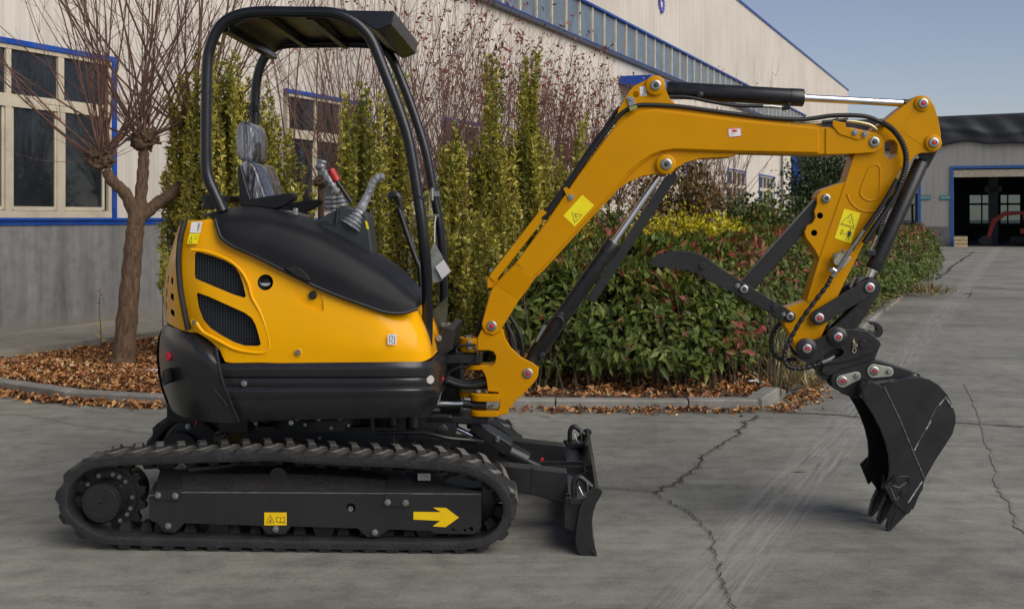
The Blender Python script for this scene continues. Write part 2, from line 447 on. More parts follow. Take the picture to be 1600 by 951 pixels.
def mirrorv(v, side): return v if side < 0 else -v
for side in (-1, 1):
    sv = -side   # near side: sv = 1 keeps v
    V = lambda v: v if side < 0 else -v
    # long side beam with its sloping top and roller bosses
    beam = [(233, 770), (236, 766), (290, 764.5), (500, 766), (752, 768), (752, 822), (748, 829), (739, 834), (679, 833), (673, 829), (608, 826.5), (592, 838), (574, 839), (559, 825),
            (455, 822), (445, 834), (419, 834), (407, 821), (288, 817), (273, 832), (256, 830), (246, 816), (237, 814), (233, 808)]
    beam2 = O2(beam, -0.66)
    o = MB().prism(beam2, V(-0.66), V(-0.58)).build('track_frame', M_FRM, EX, bevel=0.011, seg=3)
    top = O3([(233, 770, -0.66), (290, 765, -0.66), (500, 766, -0.66), (752, 768, -0.66)])
    bk = O3([(243, 752, -0.60), (292, 740, -0.60), (500, 741, -0.60), (690, 757, -0.60)])
    G = [[(a[0], V(a[1]), a[2] - 0.001) for a in top], [(a[0], V(a[1]), a[2]) for a in bk], [(a[0], V(-0.42), a[2]) for a in bk], [(a[0], V(-0.42), 0.16) for a in bk]]
    MB().grid(G).build('frame_deck', M_DECK, o, fix=True, angle=25)
    MB().tube([(a[0], V(a[1] + 0.010), a[2] - 0.010) for a in top], 0.0105, 16).build('frame_bend', M_EDGE, o)  # lighter grey paints a bright highlight along the bend
    # idler and sprocket discs, bottom rollers, carrier roller
    c = M3(727, 790, -0.56)
    MB().lathe((c[0], V(-0.575), c[2]), (0, sv, 0), [(0, 0.05), (0.004, 0.055), (0.015, 0.10), (0.02, 0.125), (0.022, 0.143), (0.08, 0.143), (0.082, 0.125), (0.10, 0.12)], 40).build('idler_wheel', M_BLK2, EX)
    c = M3(168, 779, -0.60)
    mb = MB()
    teeth = []
    for k in range(15 * 4):
        a = 2 * math.pi * (k + 0.5) / 60
        r = (0.142, 0.165, 0.165, 0.142)[k % 4]
        teeth.append((c[0] + r * math.cos(a), c[2] + r * math.sin(a)))
    mb.prism(teeth, V(-0.585), V(-0.55))
    mb.build('sprocket', M_BLK2, EX, bevel=0.003)
    mb = MB()
    mb.lathe((c[0], V(-0.58), c[2]), (0, -sv, 0), [(-0.2, 0.11), (0.0, 0.125), (0.012, 0.125), (0.014, 0.092), (0.085, 0.089), (0.096, 0.083), (0.096, 0.077), (0.090, 0.077)], 44)
    hub = mb.build('travel_motor_hub', M_BLK2, EX)
    MB().lathe((c[0], V(-0.673), c[2]), (0, -sv, 0), [(0, 0.0765), (0.004, 0.0765), (0.0045, 0.070), (0.006, 0.069)], 40).build('hub_cover', M_GREY, hub)
    if side < 0:
        for a in (-40, 150):
            MB().lathe((c[0] + 0.050 * math.cos(math.radians(-a)), -0.679, c[2] + 0.050 * math.sin(math.radians(-a))), (0, -1, 0), [(0, 0.012), (0.003, 0.012), (0.003, 0.006), (0.001, 0.005)], 16).build('drain_plug', M_GREY, hub)
        MB().lathe((c[0], -0.679, c[2]), (0, -1, 0), [(0, 0.008), (0.002, 0.008), (0.002, 0.004), (0.0, 0.003)], 16).build('drain_plug', M_BLK, hub)
        for (ax, az, ry) in ((-0.02, 0.038, 0.9), (0.024, 0.012, 1.1), (0.016, -0.04, 1.1)):      # cast lettering, too worn to read
            MB().box((c[0] + ax, -0.680, c[2] + az), (0.022, 0.004, 0.006), ry=ry).build('cast_mark', M_GREY, hub)
    for a in (112, 78, 62, 44, 4, -22, -38, -60, -90, -120, -150, 180, 145):
        q = (c[0] + 0.108 * math.cos(math.radians(a)), V(-0.592), c[2] + 0.108 * math.sin(math.radians(a)))
        MB().lathe(q, (0, -sv, 0), [(-0.004, 0.009), (0.006, 0.009), (0.006, 0.005), (0.003, 0.004)], 12).build('hub_bolt', M_STEEL, hub)
    for px in (264, 348, 432, 510, 588, 668):
        c = M3(px, 827, -0.56)
        MB().lathe((c[0], V(-0.62), c[2] + 0.02), (0, sv, 0), [(0, 0.045), (0.05, 0.045), (0.052, 0.06), (0.07, 0.06), (0.072, 0.04), (0.10, 0.04), (0.102, 0.06), (0.12, 0.06)], 20).build('bottom_roller', M_BLK2, EX)
    c = M3(435, 741, -0.60)
    mb = MB(); mb.lathe((c[0], V(-0.61), c[2] - 0.004), (0, sv, 0), [(0, 0.020), (0.001, 0.036), (0.012, 0.040), (0.13, 0.040)], 28)
    mb.lathe((c[0], V(-0.611), c[2] - 0.004), (0, sv, 0), [(0, 0.012), (0.0, 0.016), (0.01, 0.02)], 20)
    mb.build('carrier_roller', M_BLK2, EX)

# details on the near side frame
tf = [o for o in S.objects if o.name == 'track_frame'][0]
cut(tf, [MB().prism(circle_pts(M2(548, 793, -0.66), 0.020, 24), -0.70, -0.635)]
    + [MB().prism(circle_pts(M2(a, b, -0.66), r, 14), -0.70, -0.64) for a, b, r in ((708, 827, 0.006), (726, 828, 0.006), (736, 826, 0.010))])
c = M3(549, 793, -0.64); MB().lathe(c, (0, -1, 0), [(0, 0.012), (0.02, 0.012), (0.02, 0.007), (0.012, 0.006)], 6).build('grease_nipple', M_STEEL, tf)
for pts_top, pts_face in ((((251, 733, -0.58), (292, 733, -0.58), (288, 745, -0.605), (247, 745, -0.605)), ((242, 766), (283, 766), (281, 781), (245, 781))),
                          (((606, 745, -0.58), (646, 745, -0.58), (644, 753, -0.605), (605, 753, -0.605)), ((601, 774), (642, 774), (641, 791), (603, 791)))):
    a = O3(pts_top)
    b = [M3(x, y, -0.664) for x, y in pts_face]
    G = [[a[0], a[1]], [a[3], a[2]], [b[0], b[1]], [b[3], b[2]]]
    MB().grid(G).build('clamp_plate', M_FRM, tf, fix=True, solid=0.008, bevel=0.002)
for x, y in ((247, 773), (274, 774), (606, 784), (634, 785), (263, 821), (431, 826), (586, 831)):
    bolt(x, y, -0.668, 0.0105, tf)
MB().box(M3(663, 744, -0.6), (0.055, 0.02, 0.03)).build('grease_bracket', M_STEEL, EX)

# stickers: thin printed sheets with raised print
def quad_uv(q, v):   # q: four px corners tl tr br bl -> function (a,b) in 0..1 -> point
    P = [np.array(M3(x, y, v)) for x, y in q]
    return lambda a, b: tuple((P[0] * (1 - a) + P[1] * a) * (1 - b) + (P[3] * (1 - a) + P[2] * a) * b)
def sticker(name, q, v, m, strokes=(), fills=(), parent=EX, ink=M_INK, lw=0.0016, frame=None):
    f = quad_uv(q, v)
    P = [(f(a, b)[0], f(a, b)[2]) for a, b in ((0, 0), (1, 0), (1, 1), (0, 1))]
    o = MB().prism(P, v, v - 0.0012).build(name, m, parent)
    mb = MB()
    def seg(p, q_, wd):
        p = Vector((p[0], p[2])); q_ = Vector((q_[0], q_[2])); d = (q_ - p)
        if d.length < 1e-6: return
        n = Vector((-d.y, d.x)).normalized() * wd / 2
        mb.prism([tuple(p + n), tuple(q_ + n), tuple(q_ - n), tuple(p - n)], v - 0.0012, v - 0.0018)
    for st in strokes:
        for a, b in zip(st[:-1], st[1:]): seg(f(*a), f(*b), lw)
    for fl in fills:
        mb.prism([(f(*a)[0], f(*a)[2]) for a in fl], v - 0.0012, v - 0.0018)
    if mb.v: mb.build('symbol', ink, o)
    if frame:
        mb = MB()
        for a, b in (((0.03, 0.04), (0.97, 0.04)), ((0.97, 0.04), (0.97, 0.96)), ((0.97, 0.96), (0.03, 0.96)), ((0.03, 0.96), (0.03, 0.04))): seg(f(*a), f(*b), 0.0025)
        mb.build('printed_border', frame, o)
    return o
tri = lambda x, y, w, h: [(x, y + h), (x + w / 2, y), (x + w, y + h), (x, y + h)]
sticker('manual_sticker', [(413, 800), (448, 800), (448, 820), (413, 820)], -0.662, M_ARROW,
        [tri(0.10, 0.2, 0.34, 0.6), [(0.55, 0.35), (0.55, 0.72), (0.73, 0.78), (0.91, 0.72), (0.91, 0.35), (0.73, 0.42), (0.55, 0.35)], [(0.73, 0.42), (0.73, 0.78)],
         [(0.24, 0.7), (0.30, 0.45)], [(0.5, 0.7), (0.96, 0.82)]], [[(0.22, 0.72), (0.33, 0.72), (0.28, 0.55)]], tf, lw=0.0018)
ar = [(646, 799), (684, 799.5), (689, 799.5), (677, 792.5), (697, 793), (717, 808), (696, 823), (676, 821.5), (688, 813), (646, 811)]
MB().prism(O2(ar, -0.662), -0.660, -0.6625).build('arrow_sticker', M_ARROW, tf)

# ------------------------------------------------------------------ undercarriage middle
mb = MB()
mb.box((0.0, 0, 0.30), (0.95, 0.86, 0.13))
mb.box((0.05, 0, 0.40), (0.7, 0.5, 0.12))
for sx in (-1, 1):
    for sy in (-1, 1):
        mb.box((sx * 0.45, sy * 0.38, 0.27), (0.22, 0.28, 0.12), rz=sx * sy * 0.5)
cf = mb.build('car_body', M_BLK2, EX, bevel=0.01)
mb = MB(); mb.lathe((0.0, 0, 0.44), (0, 0, 1), [(0, 0.30), (0.05, 0.30), (0.052, 0.27), (0.08, 0.27), (0.082, 0.31), (0.13, 0.31)], 48)
mb.build('slew_ring', M_BLK2, EX)
for k in range(18):
    a = 2 * math.pi * k / 18
    MB().lathe((0.285 * math.cos(a), 0.285 * math.sin(a), 0.49), (0, 0, 1), [(0, 0.011), (0.012, 0.011), (0.014, 0.008)], 6).build('ring_bolt', M_STEEL, EX)
for k in range(9):       # dark hose stubs hanging under the deck
    MB().cyl((-0.25 + k * 0.09, -0.24 + 0.05 * (k % 3), 0.44), (-0.25 + k * 0.09, -0.24 + 0.05 * (k % 3), 0.56), 0.016 + 0.009 * (k % 3), 12).build('hose_stub', M_BLK2, EX)
MB().box((-0.33, -0.30, 0.50), (0.13, 0.08, 0.12)).build('valve_body', M_BLK2, EX, bevel=0.003)
MB().box((-0.55, 0.1, 0.50), (0.3, 0.5, 0.09)).build('counterweight_mount', M_BLK2, EX, bevel=0.003)
for k, (a, b) in enumerate(((446, 645.5), (400, 661), (477, 663), (518, 668), (545, 664), (500, 684))):
    MB().lathe(M3(a, b, -0.34), (0, -1, 0), [(0, 0.007), (0.006, 0.008)], 6).build('bolt', M_STEEL, EX)
MB().tube(cr_path(O3([(318, 660, -0.3), (330, 672, -0.3), (340, 679, -0.3), (352, 676, -0.3), (366, 684, -0.3)]), 5), 0.006, 8).build('grease_hose', M_GREY, EX)
# far drive cover seen behind the counterweight
c = M3(300, 700, 0.42)
MB().lathe(c, (0, 1, 0), [(0, 0.145), (0.004, 0.15), (0.05, 0.15), (0.051, 0.17), (0.06, 0.17)], 40).build('drive_cover', M_BLK2, EX)
bolt(294, 666, 0.415, 0.011); bolt(350, 672, 0.415, 0.009)
MB().tube(O3([(308, 656, -0.2), (306, 664, -0.2)]), 0.006, 8).build('cable_tag', M_RED, EX)

# ------------------------------------------------------------------ blade
BL = lambda pts: Zm(640, 630, 3.656, pts)
BV0, BV1 = -0.70, 0.70
end = BL([(1050, 482), (1075, 478), (1095, 487), (1103, 505), (1092, 528), (1067, 570), (1050, 620), (1042, 680), (1046, 760), (1062, 830), (1083, 905), (1078, 918),
          (1010, 900), (975, 870), (955, 835), (946, 780), (953, 700), (965, 620), (985, 560), (1020, 510)])
bl = MB().prism(O2(end, BV0), BV0, BV0 + 0.014).build('blade_end_plate', M_GREY, EX, bevel=0.003)
MB().prism(O2(end, BV0), BV1 - 0.014, BV1).build('blade_end_plate', M_GREY, EX, bevel=0.003)
fr = O2(BL([(1082, 484), (1062, 545), (1044, 600), (1036, 660), (1036, 740), (1050, 820), (1074, 905)]), BV0)
fr = cr_path(fr, 5)
bk = [(p[0] - 0.014, p[1]) for p in fr]
MB().prism([tuple(p) for p in fr] + bk[::-1], BV0 + 0.014, BV1 - 0.014).build('dozer_blade', M_GREY, EX, angle=50)
e2 = O2(BL([(1040, 832), (1052, 838), (1084, 905), (1080, 918), (1066, 912)]), BV0)
MB().prism(e2, BV0 - 0.006, BV1 + 0.004).build('cutting_edge', M_BLK, EX, bevel=0.002)
boxp = O2(BL([(905, 555), (985, 570), (1036, 600), (1030, 700), (950, 728), (884, 700), (884, 600)]), BV0 + 0.05)
mb = MB(); mb.prism(boxp, BV0 + 0.06, BV1 - 0.06)
mb.build('blade_back_box', M_GREY, EX, bevel=0.006)
for vv in (BV0 + 0.03, BV0 + 0.09, 0.62):
    MB().prism(O2(BL([(893, 535), (1000, 545), (1010, 560), (945, 735), (884, 708), (890, 560)]), BV0 + 0.03), vv, vv + 0.012).build('blade_rib', M_GREY, EX, bevel=0.002)
for vv, q in ((BV0 + 0.07, 0), (0.60, 0)):
    pts = cr_path([(u, vv, z) for u, z in O2(BL([(940, 535), (938, 490), (940, 450), (955, 425), (975, 422), (1000, 440), (1040, 478)]), BV0 + 0.07)], 5)
    MB().tube(pts, 0.0125, 12).build('tie_down_loop', M_BLK, EX)
    MB().box((pts[0][0] + 0.03, vv, pts[0][2] - 0.005), (0.10, 0.12, 0.025)).build('loop_base', M_GREY, EX, bevel=0.003)
    MB().tube(cr_path([(pts[0][0] + 0.02, vv - 0.02, pts[0][2] + 0.05), (pts[0][0] + 0.04, vv - 0.03, pts[0][2] + 0.012), (pts[0][0] + 0.06, vv - 0.02, pts[0][2] + 0.015), (pts[0][0] + 0.055, vv - 0.02, pts[0][2] + 0.07)], 5), 0.003, 6).build('lynch_pin', M_STEEL, EX)
for vv, nm in ((-0.34, 1), (0.28, 2)):
    a = O2(BL([(480, 352), (700, 376), (900, 398), (900, 590), (700, 525), (480, 505)]), -0.36)
    ar = MB(); ar.prism(a, vv, vv + 0.09)
    ar.build('blade_arm', M_GREY, EX, bevel=0.006)
    if nm == 1:
        MB().prism(O2(BL([(696, 372), (712, 374), (704, 530), (690, 525)]), -0.36), vv - 0.003, vv + 0.095).build('weld_seam', M_GREY, EX, bevel=0.002)
    MB().prism([(a[0][0] - 0.28, 0.24), (a[0][0] + 0.02, a[0][1]), (a[-1][0] + 0.02, a[-1][1]), (a[0][0] - 0.30, 0.17)], vv + 0.003, vv + 0.087).build('arm_root', M_BLK2, EX, bevel=0.004)
for vv in (-0.05, 0.06):
    MB().prism(O2(BL([(730, 345), (990, 345), (1000, 380), (880, 385), (730, 360)]), -0.0), vv, vv + 0.012).build('cylinder_ear', M_GREY, EX, bevel=0.002)
MB().lathe(M3(847, 717, -0.05), (0, -1, 0), [(0, 0.008), (0.01, 0.007)], 10).build('grease_plug', M_RED, EX)
# blade cylinder with its long guard
gp = O2(BL([(345, 152), (368, 110), (400, 122), (585, 236), (583, 262), (562, 300), (520, 285)]), -0.10)
MB().prism(gp, -0.10, 0.06).build('cylinder_guard', M_GREY, EX, bevel=0.005)
A, B = BL([(520, 255), (672, 330)])
MB().cyl(M3(A[0], A[1], -0.02), M3(B[0], B[1], -0.02), 0.045, 28).build('blade_cylinder', M_BLK, EX, bevel=0.004)
B2 = BL([(745, 362)])[0]
MB().cyl(M3(B[0], B[1], -0.02), M3(B2[0], B2[1], -0.02), 0.016, 16).build('blade_cylinder_rod', M_BLK, EX)
bolt(778, 684, -0.105, 0.008); bolt(777, 687, -0.105, 0.008)
br = O2(BL([(-20, 70), (150, 62), (230, 68), (262, 100), (270, 150), (262, 185), (225, 215), (-20, 215)]), -0.16)
MB().prism(br, -0.16, -0.12).build('pivot_bracket', M_BLK2, EX, bevel=0.005)
c = M3(640 + 187 / 3.656, 630 + 150 / 3.656, -0.16); MB().lathe(c, (0, -1, 0), [(0, 0.026), (0.006, 0.026), (0.008, 0.022)], 24).build('pivot_pin', M_GREY, EX)
hp = cr_path(O3([(590, 676, -0.25), (640, 675, -0.25), (665, 676, -0.25), (700, 684, -0.25), (735, 687, -0.2), (755, 690, -0.15)]), 10)
MB().tube(hp, [0.0085 + 0.0015 * (i % 2) for i in range(len(hp))], 10).build('blade_hose', M_GREY, EX)
MB().tube(O3([(590, 676, -0.25), (627, 676, -0.25)]), 0.007, 8).build('hose_fitting', M_STEEL, EX)
MB().cyl(M3(640 + 270 / 3.656, 630 + 140 / 3.656, -0.05), M3(640 + 360 / 3.656, 630 + 185 / 3.656, -0.05), 0.014, 12).build('blade_link', M_CHROME, EX)

# ------------------------------------------------------------------ lofted body shells
def loft(name, cols, m, nu=6, nv=5, parent=EX, mirror=True, vin=None, angle=40, taper=1.0):
    """cols: list of columns, each a list of photo points (px, py, v) bottom to top; smoothed both ways, closed across the machine"""
    C = [O3(c) for c in cols]
    nr = len(C[0])
    rows = [cr_path([C[j][i] for j in range(len(C))], nu) for i in range(nr)]
    ncol = len(rows[0])
    colsS = [cr_path([rows[i][j] for i in range(nr)], nv) for j in range(ncol)]
    G = [[tuple(p) for p in c] for c in colsS]
    mb = MB()
    a, b = len(G), len(G[0])
    def far(p): return (p[0], (-p[1] * taper) if vin is None else vin, p[2])
    vs = [p for c in G for p in c] + [far(p) for c in G for p in c]
    o = a * b
    fs = []
    for i in range(a - 1):
        for j in range(b - 1):
            fs.append((i * b + j, (i + 1) * b + j, (i + 1) * b + j + 1, i * b + j + 1))
            fs.append(tuple(o + k for k in (i * b + j, i * b + j + 1, (i + 1) * b + j + 1, (i + 1) * b + j)))
    for i in range(a - 1):
        fs.append((i * b, i * b + o, (i + 1) * b + o, (i + 1) * b))
        fs.append((i * b + b - 1, (i + 1) * b + b - 1, (i + 1) * b + b - 1 + o, i * b + b - 1 + o))
    for j in range(b - 1):
        fs.append((j, j + 1, j + 1 + o, j + o))
        e = (a - 1) * b
        fs.append((e + j, e + j + o, e + j + 1 + o, e + j + 1))
    mb.add(vs, fs)
    return mb.build(name, m, parent, fix=True, angle=angle)

# graphite lower skirt, five moulded bands
sx = [(345, -0.655), (372, -0.660), (420, -0.665), (480, -0.668), (540, -0.668), (590, -0.664), (630, -0.65), (655, -0.62), (672, -0.57), (686, -0.49)]
def skirt_band(y0a, y1a, dv, name, y0b=None, y1b=None):
    cols = []
    for k, (x, v) in enumerate(sx):
        t = (x - 345) / 341
        b = y0a + ((y0b if y0b is not None else y0a) - y0a) * t
        tp = y1a + ((y1b if y1b is not None else y1a) - y1a) * t
        xx = x
        if x < 380: xx = x + max(0, (b - 596)) * 0.35 * (1 if k == 0 else 0.3)
        sl = 0
        if x > 660: sl = -max(0, (b - 600)) * 0.30
        cols.append([(xx + sl, b, v + dv[0]), (xx + sl * 0.6, (b * 2 + tp) / 3, v + dv[1]), (xx + sl * 0.3, (b + 2 * tp) / 3, v + dv[2]), (x, tp, v + dv[3])])
    return loft(name, cols, M_GREY, parent=SK, nv=3, taper=0.96)
SK = empty('swing_deck', (0, 0, 0)); SK.parent = EX
skirt_band(588, 567.5, (0.004, 0, 0, 0.010), 'deck_band', 588, 564.5)
skirt_band(605, 587.5, (0.018, 0.014, 0.014, 0.020), 'deck_band', 604, 587.5)
skirt_band(622, 604.5, (0.0, -0.006, -0.008, 0.006), 'deck_band', 619, 603.5)
skirt_band(658, 621.5, (0.05, 0.030, 0.012, 0.004), 'deck_band', 651, 618.5)
bolt(381.5, 598.5, -0.655, 0.010); bolt(455, 660, -0.60, 0.008)
c = M3(672, 593, -0.566); MB().lathe((c[0], c[1], c[2]), (0.55, -0.83, 0), [(-0.02, 0.019), (0.002, 0.019), (0.005, 0.016)], 24).build('reflector', mat('pale_reflector', (0.42, 0.41, 0.38), 0.5), EX)

# counterweight: rounded tail
cw = loft('counterweight', [
    [(268, 637, 0.02), (255, 600, 0.02), (249, 560, 0.02), (251, 530, 0.02), (256, 513, 0.02)],
    [(266, 634, -0.18), (254, 600, -0.20), (249, 560, -0.22), (250, 530, -0.22), (254, 510, -0.20)],
    [(270, 641, -0.36), (259, 600, -0.40), (254, 560, -0.42), (254, 530, -0.42), (258, 508, -0.38)],
    [(284, 650, -0.50), (275, 610, -0.54), (270, 570, -0.56), (270, 535, -0.55), (272, 512, -0.50)],
    [(312, 657, -0.59), (304, 612, -0.635), (300, 572, -0.645), (298, 540, -0.63), (300, 518, -0.57)],
    [(345, 660, -0.63), (332, 615, -0.665), (325, 580, -0.675), (320, 552, -0.665), (325, 530, -0.60)],
    [(373, 660, -0.64), (357, 620, -0.675), (347, 594, -0.685), (341, 568, -0.675), (338, 541, -0.62)],
], M_GREY, nu=6, nv=5)
# moulded crease, reflector, handle recess
MB().tube(cr_path(O3([(338, 541, -0.655), (342, 568, -0.685), (348, 596, -0.694), (358, 621, -0.684), (373, 659, -0.650)]), 6), 0.005, 8).build('corner_seam', M_BLK2, cw)
MB().tube(cr_path(O3([(287, 582, -0.615), (300, 592, -0.640), (320, 601, -0.660), (338, 612, -0.672), (354, 632, -0.668)]), 6), 0.0035, 8).build('moulded_crease', M_GREY, cw)
def disc_on(px, py, v, nrm, r, m, name, parent, sx_=1.0, t=0.006):
    c = Vector(M3(px, py, v))
    MB().lathe(c - Vector(nrm) * 0.02, nrm, [(0, r), (0.02 + t * 0.6, r), (0.02 + t, r * 0.9)], 24).build(name, m, parent)
disc_on(263, 556.5, -0.535, (-0.70, -0.71, 0), 0.021, M_RED, 'red_reflector', cw)
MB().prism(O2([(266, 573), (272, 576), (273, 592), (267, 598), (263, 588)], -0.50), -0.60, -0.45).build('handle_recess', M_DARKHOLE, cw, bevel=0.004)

# ------------------------------------------------------------------ yellow cowl
cowl = loft('side_cowl', [
    [(299, 514, -0.585), (289, 470, -0.590), (285, 425, -0.590), (287, 380, -0.58), (294, 344, -0.56)],
    [(324, 529, -0.628), (314, 482, -0.632), (310, 430, -0.630), (311, 380, -0.615), (314, 344, -0.59)],
    [(342, 545, -0.642), (336, 492, -0.646), (333, 436, -0.642), (332, 385, -0.625), (334, 344, -0.60)],
    [(349, 559, -0.648), (345, 510, -0.650), (343, 460, -0.648), (343, 415, -0.638), (345, 369, -0.615)],
    [(358, 566, -0.650), (360, 520, -0.655), (362, 474, -0.652), (364, 430, -0.645), (366, 384, -0.625)],
    [(405, 566, -0.655), (405, 525, -0.660), (406, 484, -0.658), (408, 445, -0.650), (408, 403, -0.635)],
    [(450, 567, -0.657), (450, 533, -0.662), (450, 498, -0.660), (450, 464, -0.655), (450, 428, -0.640)],
    [(500, 567, -0.657), (500, 537, -0.664), (500, 508, -0.662), (500, 479, -0.656), (500, 448, -0.642)],
    [(550, 567, -0.655), (550, 543, -0.662), (550, 518, -0.660), (549, 494, -0.654), (548, 468, -0.640)],
    [(597, 567, -0.650), (596, 546, -0.658), (594, 526, -0.655), (592, 504, -0.648), (589, 481, -0.634)],
    [(636, 566, -0.630), (633, 546, -0.636), (630, 525, -0.630), (624, 504, -0.618), (616, 484, -0.600)],
    [(661, 564, -0.595), (659, 546, -0.598), (655, 524, -0.590), (646, 502, -0.575), (636, 484, -0.560)],
    [(674, 558, -0.530), (672, 543, -0.530), (667, 522, -0.520), (659, 502, -0.505), (650, 482, -0.490)],
    [(677, 556, -0.42), (675, 542, -0.42), (669, 520, -0.41), (661, 500, -0.40), (652, 481, -0.39)],
], M_COWL, nu=6, nv=6, vin=-0.10)
VC = -0.65
up_gr = [(301, 397), (303, 393.5), (313, 395), (330, 399.5), (350, 407), (366, 416), (374, 429), (380, 444), (384.5, 462), (382, 465), (365, 460), (335, 448), (303, 435.5), (301.5, 430)]
lo_gr = [(305, 460), (307, 457.5), (325, 463), (345, 471.5), (383, 488), (394, 496), (400, 506), (405, 522), (408.5, 537), (404, 540), (383, 539.5), (366, 534), (345, 523), (328, 513), (316, 500), (308, 480)]
cutters = [MB().prism(O2(g, VC), -0.80, -0.595) for g in (up_gr, lo_gr)]
cutters.append(MB().prism(circle_pts(M2(414.5, 441, VC), 0.034, 28), -0.80, -0.60))
latch = Zm(240, 300, 2.798, [(592, 375), (640, 395), (725, 438), (740, 470), (746, 512), (735, 522), (705, 515), (650, 490), (632, 470)])
cut(cowl, cutters, US=True)
cut(cowl, [MB().prism(O2(latch, VC), -0.80, -0.646)], M_COWL, US=True)
for b_, g in enumerate((up_gr, lo_gr)):
    P = O2(g, VC)
    us = [p[0] for p in P]; zs = [p[1] for p in P]
    mb = MB()
    def inside(u, z):
        c_ = False
        for i in range(len(P)):
            (x1, y1), (x2, y2) = P[i], P[i - 1]
            if (y1 > z) != (y2 > z) and u < (x2 - x1) * (z - y1) / (y2 - y1) + x1: c_ = not c_
        return c_
    st = 0.0115
    u = min(us)
    while u < max(us):                       # woven wire screen inside the opening
        z = min(zs); run = None
        while z < max(zs) + 0.01:
            ok = inside(u, z)
            if ok and run is None: run = z
            if not ok and run is not None:
                mb.box((u, -0.612, (run + z) / 2), (0.0022, 0.002, z - run)); run = None
            z += 0.003
        u += st
    z = min(zs)
    while z < max(zs):
        u = min(us); run = None
        while u < max(us) + 0.01:
            ok = inside(u, z)
            if ok and run is None: run = u
            if not ok and run is not None:
                mb.box(((run + u) / 2, -0.614, z), (u - run, 0.002, 0.0022)); run = None
            u += 0.003
        z += st
    mb.build('grille_screen', M_GRILLE, EX)
# moulded rim round both grilles
rim = Zm(240, 300, 2.798, [(163, 252), (240, 262), (330, 298), (385, 345), (415, 400), (432, 460), (465, 520), (495, 600), (508, 660), (500, 690), (470, 702), (400, 695), (345, 680), (270, 640), (215, 610), (185, 570)])
MB().tube(cr_path([(p[0], -0.655 + 0.012 * max(0, 1 - (q[0] - 290) / 60), p[1]) for p, q in zip(O2(rim, VC), rim)], 6), 0.0075, 10).build('grille_surround', M_COWL, EX)
c = M3(414.5, 441, -0.62)
mb = MB(); mb.lathe((c[0], c[1], c[2]), (0, -1, 0), [(-0.02, 0.030), (0.0, 0.030), (0.004, 0.026), (0.0, 0.020), (-0.015, 0.016)], 24)
mb.build('exhaust_tip', M_GREY, EX)
MB().prism([(c[0] + 0.003 + 0.022 * math.cos(t), c[2] - 0.002 + 0.014 * math.sin(t)) for t in np.linspace(math.pi, 2 * math.pi, 10)], -0.63, -0.625).build('polished_lip', M_CHROME, EX)
c = M3(489, 461, -0.65)
mb = MB(); mb.lathe(c, (0, -1, 0), [(0, 0.018), (0.010, 0.018), (0.014, 0.014)], 20); mb.box((c[0] + 0.004, c[1] - 0.014, c[2] + 0.004), (0.012, 0.008, 0.034), ry=0.3)
mb.build('cowl_latch', M_BLK, EX, bevel=0.002)
for x, y, v in ((304.5, 503.5, -0.600), (465.5, 550.5, -0.660)):
    MB().lathe(M3(x, y, v), (0, -1, 0), [(-0.01, 0.019), (0.002, 0.019), (0.004, 0.015), (0.000, 0.013)], 24).build('bolt_seat', M_COWL, EX)
    bolt(x, y, v - 0.001, 0.009)
# rubber seal and slotted rear panel
MB().tube(cr_path(O3([(289, 345, -0.575), (282, 372, -0.59), (279, 410, -0.595), (282, 450, -0.597), (288, 485, -0.597), (294, 515, -0.59)]), 6), 0.012, 12, flat=1.3).build('rubber_seal', M_RUB, EX)
rear = loft('rear_cowl', [
    [(262, 500, 0.0), (257, 460, 0.0), (264, 405, 0.0), (280, 352, 0.0)],
    [(260, 501, -0.22), (256, 460, -0.22), (264, 405, -0.20), (281, 352, -0.18)],
    [(263, 505, -0.38), (259, 462, -0.39), (266, 406, -0.37), (282, 351, -0.34)],
    [(274, 511, -0.50), (270, 465, -0.515), (273, 408, -0.505), (285, 350, -0.48)],
    [(290, 517, -0.575), (281, 468, -0.580), (279, 410, -0.575), (288, 348, -0.555)],
    [(310, 520, -0.58), (305, 470, -0.585), (303, 410, -0.580), (308, 346, -0.56)],
], M_COWL, nu=6, nv=6)
slots = []
for cx_, cy_, w_, h_ in ((268.8, 438.5, 6.5, 12), (270, 463.5, 9.5, 11.5), (269, 488.5, 11, 11)):
    slots.append([(cx_ - w_ / 2, cy_ - h_ / 2 + 1), (cx_ - w_ / 2 + 1.5, cy_ - h_ / 2), (cx_ + w_ / 2 - 1, cy_ - h_ / 2 + 1.5), (cx_ + w_ / 2, cy_ - h_ / 2 + 3), (cx_ + w_ / 2, cy_ + h_ / 2), (cx_ + w_ / 2 - 2, cy_ + h_ / 2), (cx_ - w_ / 2, cy_ + h_ / 2 - 3)])
for cx_, cy_ in ((262, 437), (259.6, 457.5), (257.8, 478)):
    slots.append([(cx_ - 1.6, cy_ - 6), (cx_ + 1.6, cy_ - 6), (cx_ + 1.8, cy_ + 6), (cx_ - 1.4, cy_ + 5)])
cut(rear, [MB().prism(O2(s_, -0.5 if k < 3 else -0.42), -0.80, -0.34 if k < 3 else -0.2) for k, s_ in enumerate(slots)])
